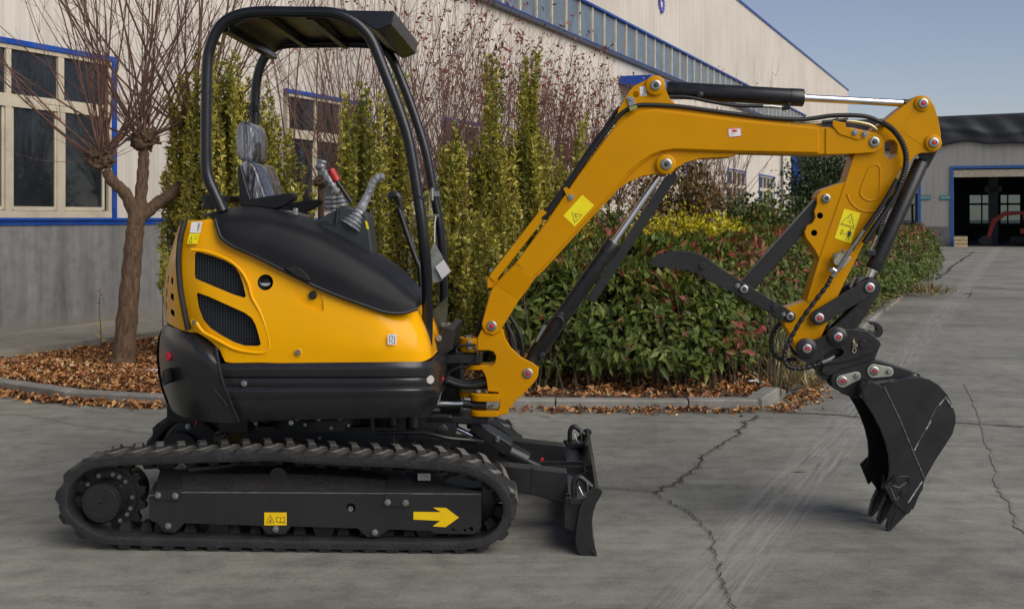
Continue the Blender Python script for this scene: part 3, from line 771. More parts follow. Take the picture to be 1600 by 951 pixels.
# tall tail part of the hood behind the seat, and engine cover
loft('engine_cover', [
    [(336, 342, -0.62), (331, 339.5, -0.60), (323, 337, -0.50), (316, 335.5, -0.40)],
    [(341, 358, -0.64), (344, 346, -0.625), (346, 335, -0.56), (348, 327, -0.40)],
    [(347, 370, -0.652), (354, 352, -0.640), (360, 335, -0.58), (366, 323.5, -0.40)],
    [(366, 383, -0.660), (374, 360, -0.650), (381, 337, -0.59), (388, 322.5, -0.40)],
    [(396, 396.5, -0.664), (403, 368, -0.655), (410, 341, -0.60), (415, 325.5, -0.40)],
    [(428, 412, -0.667), (435, 380, -0.658), (441, 348, -0.60), (445, 333, -0.40)],
    [(460, 428, -0.668), (466, 392, -0.658), (472, 358, -0.60), (476, 343.5, -0.42)],
    [(492, 444, -0.668), (497, 408, -0.658), (502, 371, -0.60), (506, 357, -0.44)],
    [(528, 459, -0.666), (532, 424, -0.656), (537, 390, -0.60), (541, 376, -0.46)],
    [(564, 472, -0.662), (568, 443, -0.652), (572, 412, -0.60), (577, 398, -0.48)],
    [(600, 484, -0.652), (603, 460, -0.642), (606, 434, -0.60), (609, 420, -0.50)],
    [(628, 486, -0.640), (629, 470, -0.630), (630, 455, -0.60), (630, 441, -0.52)],
    [(651, 480, -0.615), (649, 474, -0.610), (646, 466, -0.59), (642, 456, -0.54)],
], M_PLAS, nu=6, nv=5, vin=-0.18, angle=50)
MB().tube(cr_path([M3(x, y, v - 0.004) for x, y, v in ((336, 343, -0.615), (341, 360, -0.635), (347, 373, -0.648), (366, 386, -0.655), (396, 399, -0.66), (428, 415, -0.664), (460, 431, -0.665), (492, 447, -0.665),
      (528, 462, -0.662), (564, 475, -0.658), (600, 487, -0.650), (628, 489, -0.632), (652, 482, -0.605))], 5), 0.008, 10).build('cover_trim', M_BLK2, EX)
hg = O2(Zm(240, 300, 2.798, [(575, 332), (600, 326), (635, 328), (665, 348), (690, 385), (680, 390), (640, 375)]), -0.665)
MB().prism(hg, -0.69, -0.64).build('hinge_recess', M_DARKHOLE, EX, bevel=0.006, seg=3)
MB().box((-0.30, 0.17, 1.06), (0.50, 0.66, 0.62)).build('engine_bay_wall', M_BLK2, EX, bevel=0.03)
MB().box((0.02, 0.10, 0.80), (0.98, 0.98, 0.12)).build('cab_floor', M_BLK2, EX, bevel=0.02)
# cowl stickers
sticker('lubricant_label', [(299.5, 347), (316, 346.5), (313, 364), (296.5, 363.5)], -0.608, M_WHITE, [[(0.60, 0.2), (0.85, 0.2), (0.62, 0.5), (0.9, 0.45)], [(0.62, 0.7), (0.88, 0.65)], [(0.7, 0.1), (0.74, 0.9)]], [], lw=0.002)
sticker('warning_label', [(296, 364.5), (312, 365), (308.5, 381), (292.5, 381)], -0.618, M_STICK, [tri(0.12, 0.3, 0.3, 0.5), [(0.55, 0.25), (0.9, 0.28)], [(0.55, 0.5), (0.9, 0.53)], [(0.12, 0.88), (0.5, 0.88)]], [], lw=0.0015)
sticker('hook_label', [(606, 522), (620, 521.5), (619.5, 538), (605.5, 538)], -0.664, M_WHITE, [[(0.2, 0.15), (0.25, 0.85)], [(0.2, 0.15), (0.55, 0.15), (0.5, 0.6), (0.3, 0.7)], [(0.75, 0.2), (0.8, 0.8)], [(0.45, 0.85), (0.85, 0.85)]], [], lw=0.002)

# ------------------------------------------------------------------ canopy posts and roof
near = [(348, 330), (336, 303), (327, 283), (322.5, 262), (321.8, 220), (322.5, 150), (324, 100), (328, 75), (338, 50), (354, 32), (378, 22), (410, 18.5), (460, 19), (510, 19.5), (535, 25),
        (556, 36), (573, 52), (584, 70), (600, 110), (620, 162), (636, 210), (646, 260), (653, 305), (659, 345), (664, 395), (667, 440), (668, 500), (667, 540)]
po = MB().tube(cr_path([M3(x, y, -0.50 + 0.09 * min(1, max(0, (y - 380) / 120))) for x, y in near], 4), 0.0245, 18).build('canopy_post', M_TUBE, EX)
for x, y, in ((321.8, 144), (657, 308)):
    a = M3(x, y, -0.50); MB().cyl((a[0] - 0.001, a[1], a[2] - 0.006), (a[0], a[1], a[2] + 0.006), 0.0275, 18).build('cable_tie', M_BLK2, po)
far = [(404, 330), (401, 250), (398.5, 200), (399, 150), (402, 122), (409, 98), (422, 80), (444, 69.5), (500, 68), (560, 68), (590, 72), (607, 84), (618, 104), (635, 145), (651, 190), (664, 232), (673, 275), (681, 318), (688, 360), (692, 410), (693, 470), (693, 520)]
po2 = MB().tube(cr_path(O3(far, 0.46), 4), 0.0245, 18).build('canopy_post', M_TUBE, EX)
for x, y in ((397, 170), (679, 303)):
    a = M3(x, y, 0.435); mb = MB(); mb.box((a[0], a[1], a[2]), (0.05, 0.03, 0.03)); mb.cyl((a[0] - 0.01, a[1] - 0.02, a[2] - 0.035), (a[0] - 0.01, a[1] - 0.02, a[2] + 0.03), 0.009, 8)
    mb.build('post_clamp', M_STEEL if x > 500 else M_BLK, po2, bevel=0.002)
rp = O2([(345, 50), (352, 38), (364, 28), (380, 21), (400, 17.5), (440, 16.5), (540, 16.5)], -0.45)
rp = cr_path(rp, 4)
G = [[(p[0], v, p[1]) for v in np.linspace(-0.47, 0.45, 6)] for p in rp]
roof = MB().grid(G).build('canopy_roof', M_TUBE, EX, solid=0.010)
def rib(px, py, wd=0.03):
    a = M3(px, py, -0.45)
    return MB().box((a[0], -0.01, a[2]), (wd, 0.92, 0.03)).build('roof_rib', M_TUBE, roof, bevel=0.004)
rib(354, 46, 0.035); rib(413, 26); rib(485, 27); rib(552, 30)
vz = O2([(535, 16), (616.5, 17.5), (611, 39), (588, 48), (560, 30)], -0.47)
MB().prism(vz, -0.47, 0.47).build('canopy_visor', M_TUBE, roof, bevel=0.006)

# ------------------------------------------------------------------ seat
def soft(name, px, v0, v1, m, parent=EX, bevel=0.03, sub=True):
    o = MB().prism([tuple(p) for p in cr_path(O2(px, v0), 3, closed=True)], v0, v1).build(name, m, parent, angle=180)
    md = o.modifiers.new('bevel', 'BEVEL'); md.width = bevel; md.segments = 4; md.limit_method = 'ANGLE'; md.angle_limit = math.radians(50)
    md.harden_normals = False
    return o
seat = empty('seat', (0, 0, 0)); seat.parent = EX
soft('headrest', [(369, 200), (375, 191), (382, 189), (390, 193), (395, 201), (397, 215), (397, 243), (393, 252), (385, 253), (375, 250), (369, 242), (368, 220)], -0.12, 0.16, M_WRAP, seat, 0.035)
soft('seat_back', [(374, 258), (379, 252), (388, 252), (397, 257), (405, 277), (413, 301), (419, 325), (400, 330), (380, 330), (375, 300), (373, 275)], -0.18, 0.24, M_WRAP, seat, 0.04)
soft('seat_cushion', [(385, 330), (430, 328), (455, 332), (460, 340), (440, 345), (385, 345)], -0.18, 0.26, M_WRAP, seat, 0.03)
for v, q in ((-0.30, [(375, 318), (390, 311), (420, 306), (452, 301), (461, 303), (461, 311), (445, 322), (430, 327), (400, 324), (380, 324)]),
             (0.30, [(440, 324), (447, 319), (470, 314), (499, 311), (502, 313), (499, 320), (480, 330), (470, 333), (455, 333), (442, 330)])):
    MB().prism(O2(q, v), v, v + 0.07).build('armrest', M_PLAS, seat, bevel=0.010, seg=3)
MB().prism(O2([(372, 262), (378, 258), (390, 300), (398, 322), (376, 322)], -0.19), -0.21, -0.17).build('seat_side_panel', M_BLK2, seat, bevel=0.008)
MB().prism(O2([(327, 300), (336, 302), (350, 317), (353, 327), (316, 327), (319, 308)], -0.47), -0.47, -0.42).build('post_foot', M_BLK2, EX, bevel=0.004)
c = M3(462, 331, -0.45); MB().box(c, (0.022, 0.022, 0.035)).build('cover_stop', M_STEEL, EX, bevel=0.006, seg=3)
MB().box(M3(360, 312, 0.1), (0.14, 0.5, 0.03)).build('seat_mount', M_BLK2, EX, bevel=0.005)

# ------------------------------------------------------------------ consoles and levers
M_CONS = mat('console_grey', (0.030, 0.036, 0.038), 0.45, var=0.1)
cons = MB().prism(O2([(478, 352), (493, 346), (511, 334), (541, 321), (552, 325), (575, 335), (578, 360), (583, 400), (560, 392), (520, 372)], -0.36), -0.36, -0.20).build('control_console', M_CONS, EX, bevel=0.012, seg=3)
sticker('console_label', [(570, 344), (574, 347), (577, 358), (573, 358)], -0.364, M_STICK, parent=cons)
MB().prism(O2([(497, 347), (512, 344), (522, 350), (518, 353), (500, 351)], -0.36), -0.362, -0.34).build('console_tray', M_GREY, cons, bevel=0.002)
def boot(cb, ct, r0, r1, m, n=6, parent=EX):
    a, b = Vector(cb), Vector(ct); prof = []
    L = (b - a).length
    for k in range(n * 2 + 1):
        t = k / (2 * n); r = r0 + (r1 - r0) * t
        prof.append((L * t, r * (1.0 if k % 2 == 0 else 0.80)))
    return MB().lathe(a, b - a, prof, 20).build('lever_boot', m, parent)
js = empty('joystick', (0, 0, 0)); js.parent = EX
boot(M3(548, 354, -0.345), M3(566, 327, -0.33), 0.055, 0.026, M_SILV, 5, js)
MB().tube(cr_path(O3([(561, 334, -0.30), (568, 318, -0.30), (576, 302, -0.30), (581, 288, -0.30), (588, 279, -0.30), (600, 275.5, -0.30)]), 5), [0.025 - 0.007 * min(1, k / 10) + 0.0012 * math.sin(k * 1.9) for k in range(26)], 14).build('grip', M_SILV, js)
js2 = empty('joystick', (0, 0, 0)); js2.parent = EX
boot(M3(518, 331, 0.30), M3(518, 303, 0.30), 0.040, 0.030, M_SILV, 4, js2); boot(M3(535, 322, 0.22), M3(532, 302, 0.22), 0.034, 0.03, M_SILV, 3, js2)
MB().tube(cr_path(O3([(526, 302, 0.28), (518, 289, 0.28), (509, 275, 0.28), (501, 263, 0.28), (503, 250, 0.28)]), 5), [0.020 + 0.004 * math.sin(k * 1.7) + (0.006 if k > 14 else 0) for k in range(21)], 12).build('grip', M_SILV, js2)
lv = empty('safety_lever', (0, 0, 0)); lv.parent = EX
MB().tube(O3([(525, 281, 0.20), (549, 316, 0.20)]), 0.010, 10).build('shaft', M_BLK, lv)
MB().tube(cr_path(O3([(517, 265, 0.20), (521, 273, 0.20), (527, 283, 0.20)]), 3), 0.020, 12).build('grip', mat('red_grip', (0.5, 0.02, 0.02), 0.25, var=0.4, vscale=50, bump=0.6, bscale=60), lv)
lv = empty('travel_lever', (0, 0, 0)); lv.parent = EX
MB().tube(cr_path(O3([(622, 323, -0.1), (631, 350, -0.1), (641, 380, -0.1), (650, 405, -0.1), (656, 425, -0.1), (659, 500, -0.1)]), 5), 0.0125, 12).build('shaft', M_BLK, lv)
MB().tube(cr_path(O3([(607, 310, -0.1), (613, 305, -0.1), (621, 306, -0.1), (624, 315, -0.1), (626, 327, -0.1)]), 4), [0.011 + 0.009 * math.sin(math.pi * min(1, (k + 4) / 20)) for k in range(17)], 12).build('grip', M_GREY, lv)
MB().tube(O3([(528, 325, -0.37), (525, 350, -0.37)]), 0.008, 8).build('console_strap', M_BLK, EX)
MB().tube(O3([(662, 338.5, -0.1), (684, 337.5, 0.35)]), 0.010, 10).build('cross_bar', mat('olive_steel', (0.12, 0.12, 0.05), 0.4), EX)
MB().tube(cr_path(O3([(681, 338, 0.2), (679.5, 350, 0.2), (679, 378, 0.2)]), 4), 0.003, 6).build('string', M_WHITE, EX)
M_BAG = mat('clear_document_bag', (0.22, 0.25, 0.24), 0.15, var=0.3, vscale=20, bump=0.4, bscale=25)
bag = O2([(679, 378), (692, 402), (701, 424), (690, 439), (677, 442), (668, 402)], 0.2)
MB().prism(bag, 0.20, 0.206).build('document_bag', M_BAG, EX)
MB().prism(O2([(680, 417), (693, 405.5), (704.5, 424), (690.5, 436)], 0.18), 0.185, 0.188).build('paper_tag', M_WHITE, EX)
MB().prism(O2([(674, 487), (699, 463), (699, 480), (697, 508), (691, 528), (674, 536)], 0.0), 0.0, 0.012).build('front_panel', mat('olive_reflecting_panel', (0.07, 0.075, 0.05), 0.15, var=0.5, vscale=9), EX, bevel=0.002)
MB().prism(O2([(671, 535), (700, 511), (711, 512), (708, 545), (690, 556), (671, 557)], -0.2), -0.25, 0.25).build('front_bracket', M_BLK2, EX, bevel=0.006)
for x, y in ((685.5, 528), (692, 508), (701, 508)): bolt(x, y, -0.255 if x < 690 else 0.0, 0.011)
bolt(687, 583, -0.3, 0.008); c = M3(691, 591, -0.3); MB().lathe(c, (0, -1, 0), [(0, 0.009), (0.008, 0.008)], 12).build('cable_plug', M_RED, EX)
# ------------------------------------------------------------------ swing post
VB = -0.08                                       # lateral centre of the digging arm
SP = lambda pts: Zm(640, 380, 3.395, pts)
main = SP([(360, 500), (378, 462), (420, 440), (470, 445), (497, 458), (505, 500), (535, 552), (595, 607), (655, 637), (677, 655), (684, 680), (680, 708), (655, 745), (600, 800), (560, 838), (528, 875), (522, 905),
           (500, 908), (472, 918), (460, 900), (476, 870), (478, 830), (470, 790), (415, 785), (406, 720), (395, 690), (380, 668), (430, 655), (452, 635), (458, 600), (445, 575), (420, 568), (358, 568)])
sw = plate('swing_post', main, VB - 0.075, VB - 0.045, M_YEL, bevel=0.004)
o = MB().prism(O2(main, VB - 0.075), VB + 0.045, VB + 0.075).build('swing_post', M_YEL, EX, bevel=0.004)
web = SP([(470, 660), (560, 640), (640, 680), (600, 740), (520, 830), (480, 860)])
MB().prism(O2(web, VB - 0.07), VB - 0.05, VB + 0.05).build('post_web', M_YEL, sw, bevel=0.004)
def ear(x0, x1, y0, y1, w=0.07, name='hinge_ear', m=M_YEL, v=VB, hole=True):
    a, b = M3(x0, y0, v), M3(x1, y1, v)
    cx_ = a[0] + w
    pts = [(b[0], v - w), (b[0], v + w)] + [(cx_ + w * math.cos(t), v + w * math.sin(t)) for t in np.linspace(math.pi / 2, 3 * math.pi / 2, 12)]
    return MB().prism(pts, b[2], a[2], ax='z').build(name, m, sw, bevel=0.004)
p = SP([(262, 500), (365, 566), (285, 637), (440, 664), (258, 778), (400, 810), (322, 793), (478, 832), (322, 882), (470, 912)])
ear(*[p[0][0], p[1][0], p[0][1] - 1, p[1][1] + 1]); ear(p[2][0], p[3][0], p[2][1], p[3][1], 0.065)
ear(p[4][0], p[5][0], p[4][1], p[5][1], 0.065, v=VB + 0.05); ear(p[6][0], p[7][0], p[6][1], p[7][1], 0.05, v=VB - 0.05); ear(p[8][0], p[9][0], p[8][1], p[9][1], 0.05, v=VB - 0.05)
a, b = M3(640 + 172 / 3.395, 380 + 580 / 3.395, VB), M3(640 + 385 / 3.395, 380 + 630 / 3.395, VB)
MB().box(((a[0] + b[0]) / 2, VB, (a[2] + b[2]) / 2), (b[0] - a[0], 0.15, a[2] - b[2])).build('deck_bracket', M_BLK, EX, bevel=0.006)
q = M3(640 + 240 / 3.395, 380 + 745 / 3.395, VB + 0.02)
MB().box((a[0] + 0.03, VB + 0.24, q[2]), (0.10, 0.24, 0.34)).build('deck_bracket', M_BLK2, EX, bevel=0.008)
MB().box((M3(716, 652, VB)[0], VB, M3(716, 652, VB)[2]), (0.30, 0.16, 0.035)).build('deck_bracket', M_BLK2, EX, bevel=0.006)
mb = MB(); e1 = M3(640 + 316 / 3.395, 380 + 500 / 3.395, VB)
mb.cyl((e1[0], VB - 0.02, e1[2] - 0.03), (e1[0], VB - 0.02, e1[2] + 0.012), 0.022, 6); mb.build('hinge_pin', M_STEEL, sw)
mb = MB(); e1 = M3(640 + 318 / 3.395, 380 + 540 / 3.395, VB - 0.07); mb.box(e1, (0.02, 0.012, 0.045)); mb.box((e1[0], e1[1] - 0.008, e1[2] - 0.012), (0.014, 0.012, 0.014)); mb.build('pin_bolt', M_STEEL, sw, bevel=0.002)
for x in (360, 405):
    e1 = M3(640 + x / 3.395, 380 + 792 / 3.395, VB - 0.07); MB().cyl((e1[0], VB - 0.05, e1[2]), (e1[0], VB - 0.05, e1[2] + 0.014), 0.020 if x < 400 else 0.012, 8 if x > 400 else 20).build('hinge_pin', M_STEEL, sw)
r0, r1, r2, r3 = SP([(100, 852), (285, 850), (330, 856), (408, 858)])
MB().cyl(M3(*r0, VB - 0.05), M3(*r1, VB - 0.05), 0.0155, 20).build('swing_cylinder_rod', M_CHROME, EX)
MB().cyl(M3(*r1, VB - 0.05), M3(*r2, VB - 0.05), 0.020, 20).build('rod_collar', M_BLK, EX)
MB().cyl(M3(*r2, VB - 0.05), M3(*r3, VB - 0.05), 0.023, 20).build('rod_end', M_BLK, EX)
for k, (y, dy, v, r) in enumerate(((715, 26, VB - 0.02, 0.019), (735, 22, VB - 0.05, 0.020), (722, 16, VB + 0.02, 0.017), (750, 8, VB, 0.018))):
    MB().tube(cr_path(O3([(x, yy, v) for x, yy in SP([(190, y - 10), (250, y + dy * 0.6), (320, y + dy), (400, y + 4), (440, y - 20)])]), 6), r * 0.8, 12).build('hydraulic_hose', M_HOSE, EX)
for pts in ([(352, 540), (335, 538), (300, 540), (262, 545), (248, 562), (252, 580)], [(340, 545), (358, 580), (350, 620), (310, 650), (250, 662), (205, 690), (190, 740)]):
    MB().tube(cr_path(O3(SP(pts), VB - 0.085), 6), 0.006, 8).build('grease_line', M_HOSE, EX)
for pts, r in (([(510, 410), (525, 450), (548, 500), (560, 560), (565, 590)], 0.012), ([(530, 385), (565, 440), (590, 500), (600, 560), (596, 600)], 0.011), ([(515, 440), (535, 480), (545, 540), (580, 590)], 0.012)):
    MB().tube(cr_path(O3(SP(pts), VB + 0.02), 6), r, 10).build('hydraulic_hose', M_HOSE, EX)
MB().tube(cr_path(O3(SP([(395, 365), (375, 420), (362, 470), (355, 500)]), VB + 0.03), 6), 0.010, 10).build('hydraulic_hose', M_HOSE, EX)
pin(*SP([(627, 688)])[0], VB - 0.075, sw, R=0.023)

# ------------------------------------------------------------------ boom
VM = VB - 0.085
bm_main = [(774, 443), (790, 426), (808, 408), (856, 342), (904, 272), (930, 237), (951, 209), (960, 197), (970, 187), (984, 178), (1003, 172), (1026, 170), (1077, 176), (1156, 186), (1281, 198.5), (1300, 198),
           (1330, 199), (1359, 205), (1370, 208), (1377, 213), (1380, 222), (1377, 231), (1368, 237), (1340, 239.5), (1312, 241), (1281, 242), (1156, 239), (1100, 237), (1053, 235.5), (1036, 238), (1020, 244),
           (1003, 256), (985, 272), (962, 301), (922, 343), (851, 421), (836, 435), (826, 450), (811, 469), (787, 508), (781, 518), (770, 524), (758, 520), (752, 508), (754, 499), (766, 455)]
bm = plate('boom', bm_main, VM, VB + 0.085, M_YEL, bevel=0.007, angle=30)
# bevelled end face where the foot meets the boom
fold = [M3(x, y, VM - 0.002) for x, y in ((775, 444), (808, 412), (832, 436), (809, 466))]
f0 = O2([(808, 409), (834, 433), (829, 437), (804, 413)], VM)
MB().prism(f0, VM - 0.010, VM + 0.01).build('weld_seam', M_YEL, bm, bevel=0.004)
P = [(775, 444), (806, 413), (832, 437), (809, 466)]
mb = MB(); A_ = O2(P, VM)
mb.add([(A_[0][0], VM - 0.001, A_[0][1]), (A_[1][0], VM - 0.011, A_[1][1]), (A_[2][0], VM - 0.011, A_[2][1]), (A_[3][0], VM - 0.001, A_[3][1])], [(0, 1, 2, 3)]).build('foot_bevel', M_YEL, bm, fix=False)
up = [(804, 413), (856, 346), (904, 277), (951, 214), (963, 203), (985, 192), (1010, 186), (1040, 184), (1077, 187), (1156, 196), (1277, 208)]
lowp = [(1277, 238), (1156, 236), (1053, 231.5), (1034, 234), (1014, 241), (998, 252), (980, 268), (958, 296), (918, 339), (848, 417), (832, 432)]
MB().prism(O2([(804, 413), (856, 344), (904, 274), (951, 211), (962, 199), (984, 181), (1003, 175), (1026, 173), (1077, 179), (1156, 189), (1279, 201), (1279, 239), (1156, 236.5), (1053, 233), (1034, 236), (1017, 242), (1000, 253.5), (982, 269), (959, 298), (919, 340), (848, 418), (832, 433)], VM), VM - 0.010, VM + 0.004).build('boom_side_plate', M_YEL, bm, bevel=0.005, angle=30)
tl = [(962, 196), (966, 171), (977, 154), (982, 145), (990, 135), (1012, 124), (1020, 122), (1028, 123), (1036, 130), (1040, 140), (1047, 155), (1056, 163), (1068, 168), (1087, 171.5), (1156, 181), (1220, 188), (1285, 196), (1285, 205), (1156, 195), (1026, 182), (990, 190)]
tlo = plate('top_lug', tl, VB - 0.070, VB - 0.045, M_YEL, bm, bevel=0.003); MB().prism(O2(tl, VB - 0.07), VB + 0.045, VB + 0.07).build('top_lug', M_YEL, bm, bevel=0.003)
cut(tlo, [MB().prism(circle_pts(M2(993, 148, VB - 0.07), 0.014, 16), VB - 0.1, VB - 0.02)], M_YEL)
bl_ = [(960, 300), (985, 283), (1005, 275), (1023, 272), (1041, 271), (1056, 263), (1072, 254), (1094, 247.5), (1144, 245), (1153, 241), (1160, 232), (1053, 228), (1003, 240), (970, 280)]
plate('lower_lug', bl_, VB - 0.070, VB - 0.045, M_YEL, bm, bevel=0.003); MB().prism(O2(bl_, VB - 0.07), VB + 0.045, VB + 0.07).build('lower_lug', M_YEL, bm, bevel=0.003)
cap = [(765, 433), (768, 426), (846, 329), (856, 335), (858, 340), (806, 408), (776, 441)]
plate('hose_guard', [(764, 431), (844, 328), (854, 331), (855, 337), (776, 437), (773, 441), (766, 436)], VB - 0.080, VB + 0.07, M_YEL, bm, bevel=0.004, vref=VM)
MB().box(M3(770, 441, VB - 0.05), (0.05, 0.05, 0.05)).build('guard_bracket', M_YEL, bm, bevel=0.003)
bolt(763, 441, VB - 0.05, 0.008, bm); bolt(768, 422, VB - 0.05, 0.007, bm)
fork = [(1300, 187), (1321, 190), (1322, 199), (1352, 204), (1372, 208), (1379, 214), (1381, 223), (1377, 232), (1366, 238), (1345, 217), (1340, 219), (1331, 216), (1313, 209), (1301, 197)]
plate('hose_clamp_plate', [(1301, 188), (1321, 192), (1322, 199), (1353, 206), (1350, 214), (1341, 219), (1312, 210), (1301, 197)], VM - 0.012, VM, M_YEL, bm, bevel=0.003)
for x, y in ((1336, 207), (1351, 209.5)): bolt(x, y, VM - 0.012, 0.011, bm)
plate('fork_end', [(1290, 200), (1345, 206), (1368, 209), (1378, 214), (1381, 223), (1377, 232), (1367, 238), (1340, 240), (1290, 241.5)], VM - 0.006, VM, M_YEL, bm, bevel=0.003)
pin(1024, 134, VB - 0.070, bm, R=0.024, red=False, boss=0.046, bh=0.018)
pin(1040.5, 257, VB - 0.070, bm, R=0.026, red=False, boss=0.046, bh=0.022)
pin(1366, 222, VM - 0.006, bm, R=0.024, red=False)
pin(768.5, 509, VM, bm, R=0.023)
bolt(892, 308, VM - 0.012, 0.011, bm)
MB().prism(O2([(880, 295), (884, 292), (898, 303), (895, 311), (888, 312)], VM), VM - 0.014, VM).build('hose_bracket', M_YEL, bm, bevel=0.002)
MB().prism(O2([(979, 153), (990, 151), (993.5, 164), (984, 167)], VM), VB - 0.078, VB - 0.070).build('hose_bracket', M_STEEL, bm, bevel=0.001)
bolt(985, 155, VB - 0.078, 0.009, bm)
MB().prism(O2([(982, 168), (994, 165), (995, 171), (984, 175)], VM), VM - 0.03, VM).build('hose_bracket', mat('brass_bracket', (0.3, 0.3, 0.1), 0.4, metal=0.4), bm, bevel=0.001)
sticker('crush_warning_sticker', [(880, 337), (910, 304.5), (928.5, 321), (898, 354)][0:4], VM - 0.010, M_STICK,
        [tri(0.10, 0.28, 0.36, 0.56), [(0.22, 0.75), (0.34, 0.5)], [(0.27, 0.5), (0.33, 0.76)]], [], bm, lw=0.0022)
sticker('maker_label', [(1137, 201), (1158, 199.5), (1159, 213), (1138, 215)], VM - 0.010, M_WHITE, [[(0.12, 0.62), (0.5, 0.60)], [(0.12, 0.78), (0.4, 0.76)]], [], bm, lw=0.001, frame=mat('red_ink', (0.6, 0.03, 0.05), 0.5))
cc = M3(1147.5, 204.5, VM - 0.0116)
MB().prism([(cc[0] + 0.014 * math.cos(a), cc[2] + 0.006 * math.sin(a)) for a in np.linspace(0, 6.28, 17)[:-1]], VM - 0.0112, VM - 0.0122).build('oval_mark', MATS['red_ink'], bm)
sticker('lifting_label', [(999, 135.5), (1009.5, 135), (1010.5, 149.5), (1000.5, 150)], VB - 0.070, M_WHITE, [[(0.6, 0.35), (0.65, 0.6), (0.8, 0.75), (0.7, 0.9), (0.4, 0.88), (0.3, 0.72)]], [], bm, lw=0.003)

# hoses along the boom
hp = [(848, 342), (860, 330), (893, 282), (925, 236), (950, 202), (963, 186), (976, 174), (990, 167), (1010, 164), (1060, 166.5), (1110, 173), (1156, 179), (1210, 185), (1250, 187), (1275, 184.5), (1300, 181), (1335, 180.5), (1360, 184), (1385, 196)]
MB().tube(cr_path(O3(hp, VM + 0.01), 6), 0.0105, 10).build('hydraulic_hose', M_HOSE, bm)
hp2 = [(848, 339), (890, 281), (922, 232), (948, 197), (960, 178), (968, 168)]
MB().tube(cr_path(O3(hp2, VM + 0.05), 6), 0.0100, 10).build('hydraulic_hose', M_HOSE, bm)
hp3 = cr_path(O3([(1378, 191), (1395, 203), (1408, 220), (1415, 240), (1415, 258), (1410, 278), (1400, 303), (1385, 328), (1366, 356), (1350, 380)], VM - 0.02), 10)
MB().tube(hp3, [0.0120 + 0.0028 * (i % 2) for i in range(len(hp3))], 12).build('armoured_hose', M_HOSE, bm)
MB().tube(cr_path(O3([(1230, 194), (1260, 193), (1285, 192), (1310, 186)], VM + 0.02), 5), 0.006, 8).build('hose_fitting', mat('brass_fitting', (0.45, 0.40, 0.22), 0.3, metal=0.8), bm)
MB().tube(cr_path(O3([(1285, 191), (1302, 189.5), (1325, 187)], VM), 5), 0.009, 8).build('hydraulic_hose', M_HOSE, bm)
MB().tube(cr_path(O3([(1322, 189), (1345, 192), (1360, 196), (1370, 203)], VM), 5), 0.009, 10).build('hose_fitting', MATS['brass_fitting'], bm)

# ------------------------------------------------------------------ cylinders
def cylinder(name, a, b, c, r, rr, v, barrel=M_BLK):
    A_, B_, C_ = M3(*a, v), M3(*b, v), M3(*c, v)
    o = MB(); d = (Vector(B_) - Vector(A_)); L = d.length
    o.lathe(A_, d, [(0, r * 0.9), (0.006, r), (L * 0.90, r), (L * 0.902, r * 1.04), (L - 0.004, r * 1.04), (L, r * 0.98)], 32)
    o = o.build(name, barrel, EX)
    d2 = (Vector(C_) - Vector(B_)).normalized()
    MB().lathe(B_, d2, [(-0.002, rr * 1.5), (0.006, rr * 1.5), (0.007, rr), ((Vector(C_) - Vector(B_)).length, rr)], 24).build('piston_rod', M_CHROME, o)
    return o
cy = cylinder('arm_cylinder', (1042, 140.5), (1255, 153), (1412, 161.5), 0.0405, 0.0175, VB)
MB().cyl(M3(1024, 136, VB - 0.045), M3(1024, 136, VB + 0.045), 0.042, 24).build('cylinder_eye', M_BLK, cy)
MB().cyl(M3(1410, 161, VB), M3(1425, 162, VB), 0.018, 16).build('rod_end', M_BLK, cy)
MB().cyl(M3(1441, 162, VB - 0.04), M3(1441, 162, VB + 0.04), 0.036, 24).build('rod_eye', M_BLK, cy)
MB().lathe(M3(1094, 148, VB - 0.036), (0, -1, 0), [(-0.01, 0.014), (0.006, 0.014), (0.008, 0.009)], 14).build('port_boss', M_BLK, cy)
MB().tube(cr_path(O3([(1045, 151), (1075, 152), (1110, 159), (1150, 165), (1192, 166)], VB - 0.04), 6), 0.0085, 10).build('steel_pipe', M_HOSE, cy)
MB().tube(O3([(1192, 166), (1205, 166.5), (1222, 168)], VB - 0.04), [0.008, 0.009, 0.007], 8).build('hose_fitting', M_STEEL, cy)
MB().tube(O3([(1222, 170), (1232, 168), (1233, 160)], VB - 0.04), 0.011, 10).build('elbow', M_BLK, cy)
cy = cylinder('bucket_cylinder', (1440, 252), (1364, 421), (1355, 441), 0.036, 0.017, VB)
MB().cyl(M3(1446, 238, VB - 0.04), M3(1446, 238, VB + 0.04), 0.036, 24).build('cylinder_eye', M_BLK, cy)
MB().tube(O3([(1457, 228), (1441, 258)], VB), 0.030, 20).build('cylinder_neck', M_BLK, cy)
MB().lathe(M3(1359, 449, VB - 0.036), (0, 1, 0), [(0, 0.050), (0.07, 0.050)], 24).build('rod_eye', M_BLK, cy)
MB().tube(cr_path(O3([(1400, 290), (1388, 320), (1376, 352), (1370, 372)], VB - 0.02), 14), [0.011 + 0.003 * (i % 2) for i in range(43)], 10).build('beaded_hose', M_HOSE, cy)
MB().tube(O3([(1370, 368), (1360, 390)], VB - 0.03), 0.008, 10).build('hose_fitting', M_STEEL, cy)
MB().box(M3(1360, 395, VB - 0.03), (0.045, 0.03, 0.03)).build('elbow', M_BLK, cy, bevel=0.006)
cy = cylinder('boom_cylinder', (835, 556), (959, 379), (1030, 276), 0.0375, 0.0165, VB)
MB().tube(O3([(822, 583), (838, 552)], VB), 0.034, 24).build('cylinder_eye', M_BLK, cy)
MB().cyl(M3(1040, 260, VB - 0.04), M3(1040, 260, VB + 0.04), 0.034, 20).build('rod_eye', M_BLK, cy)
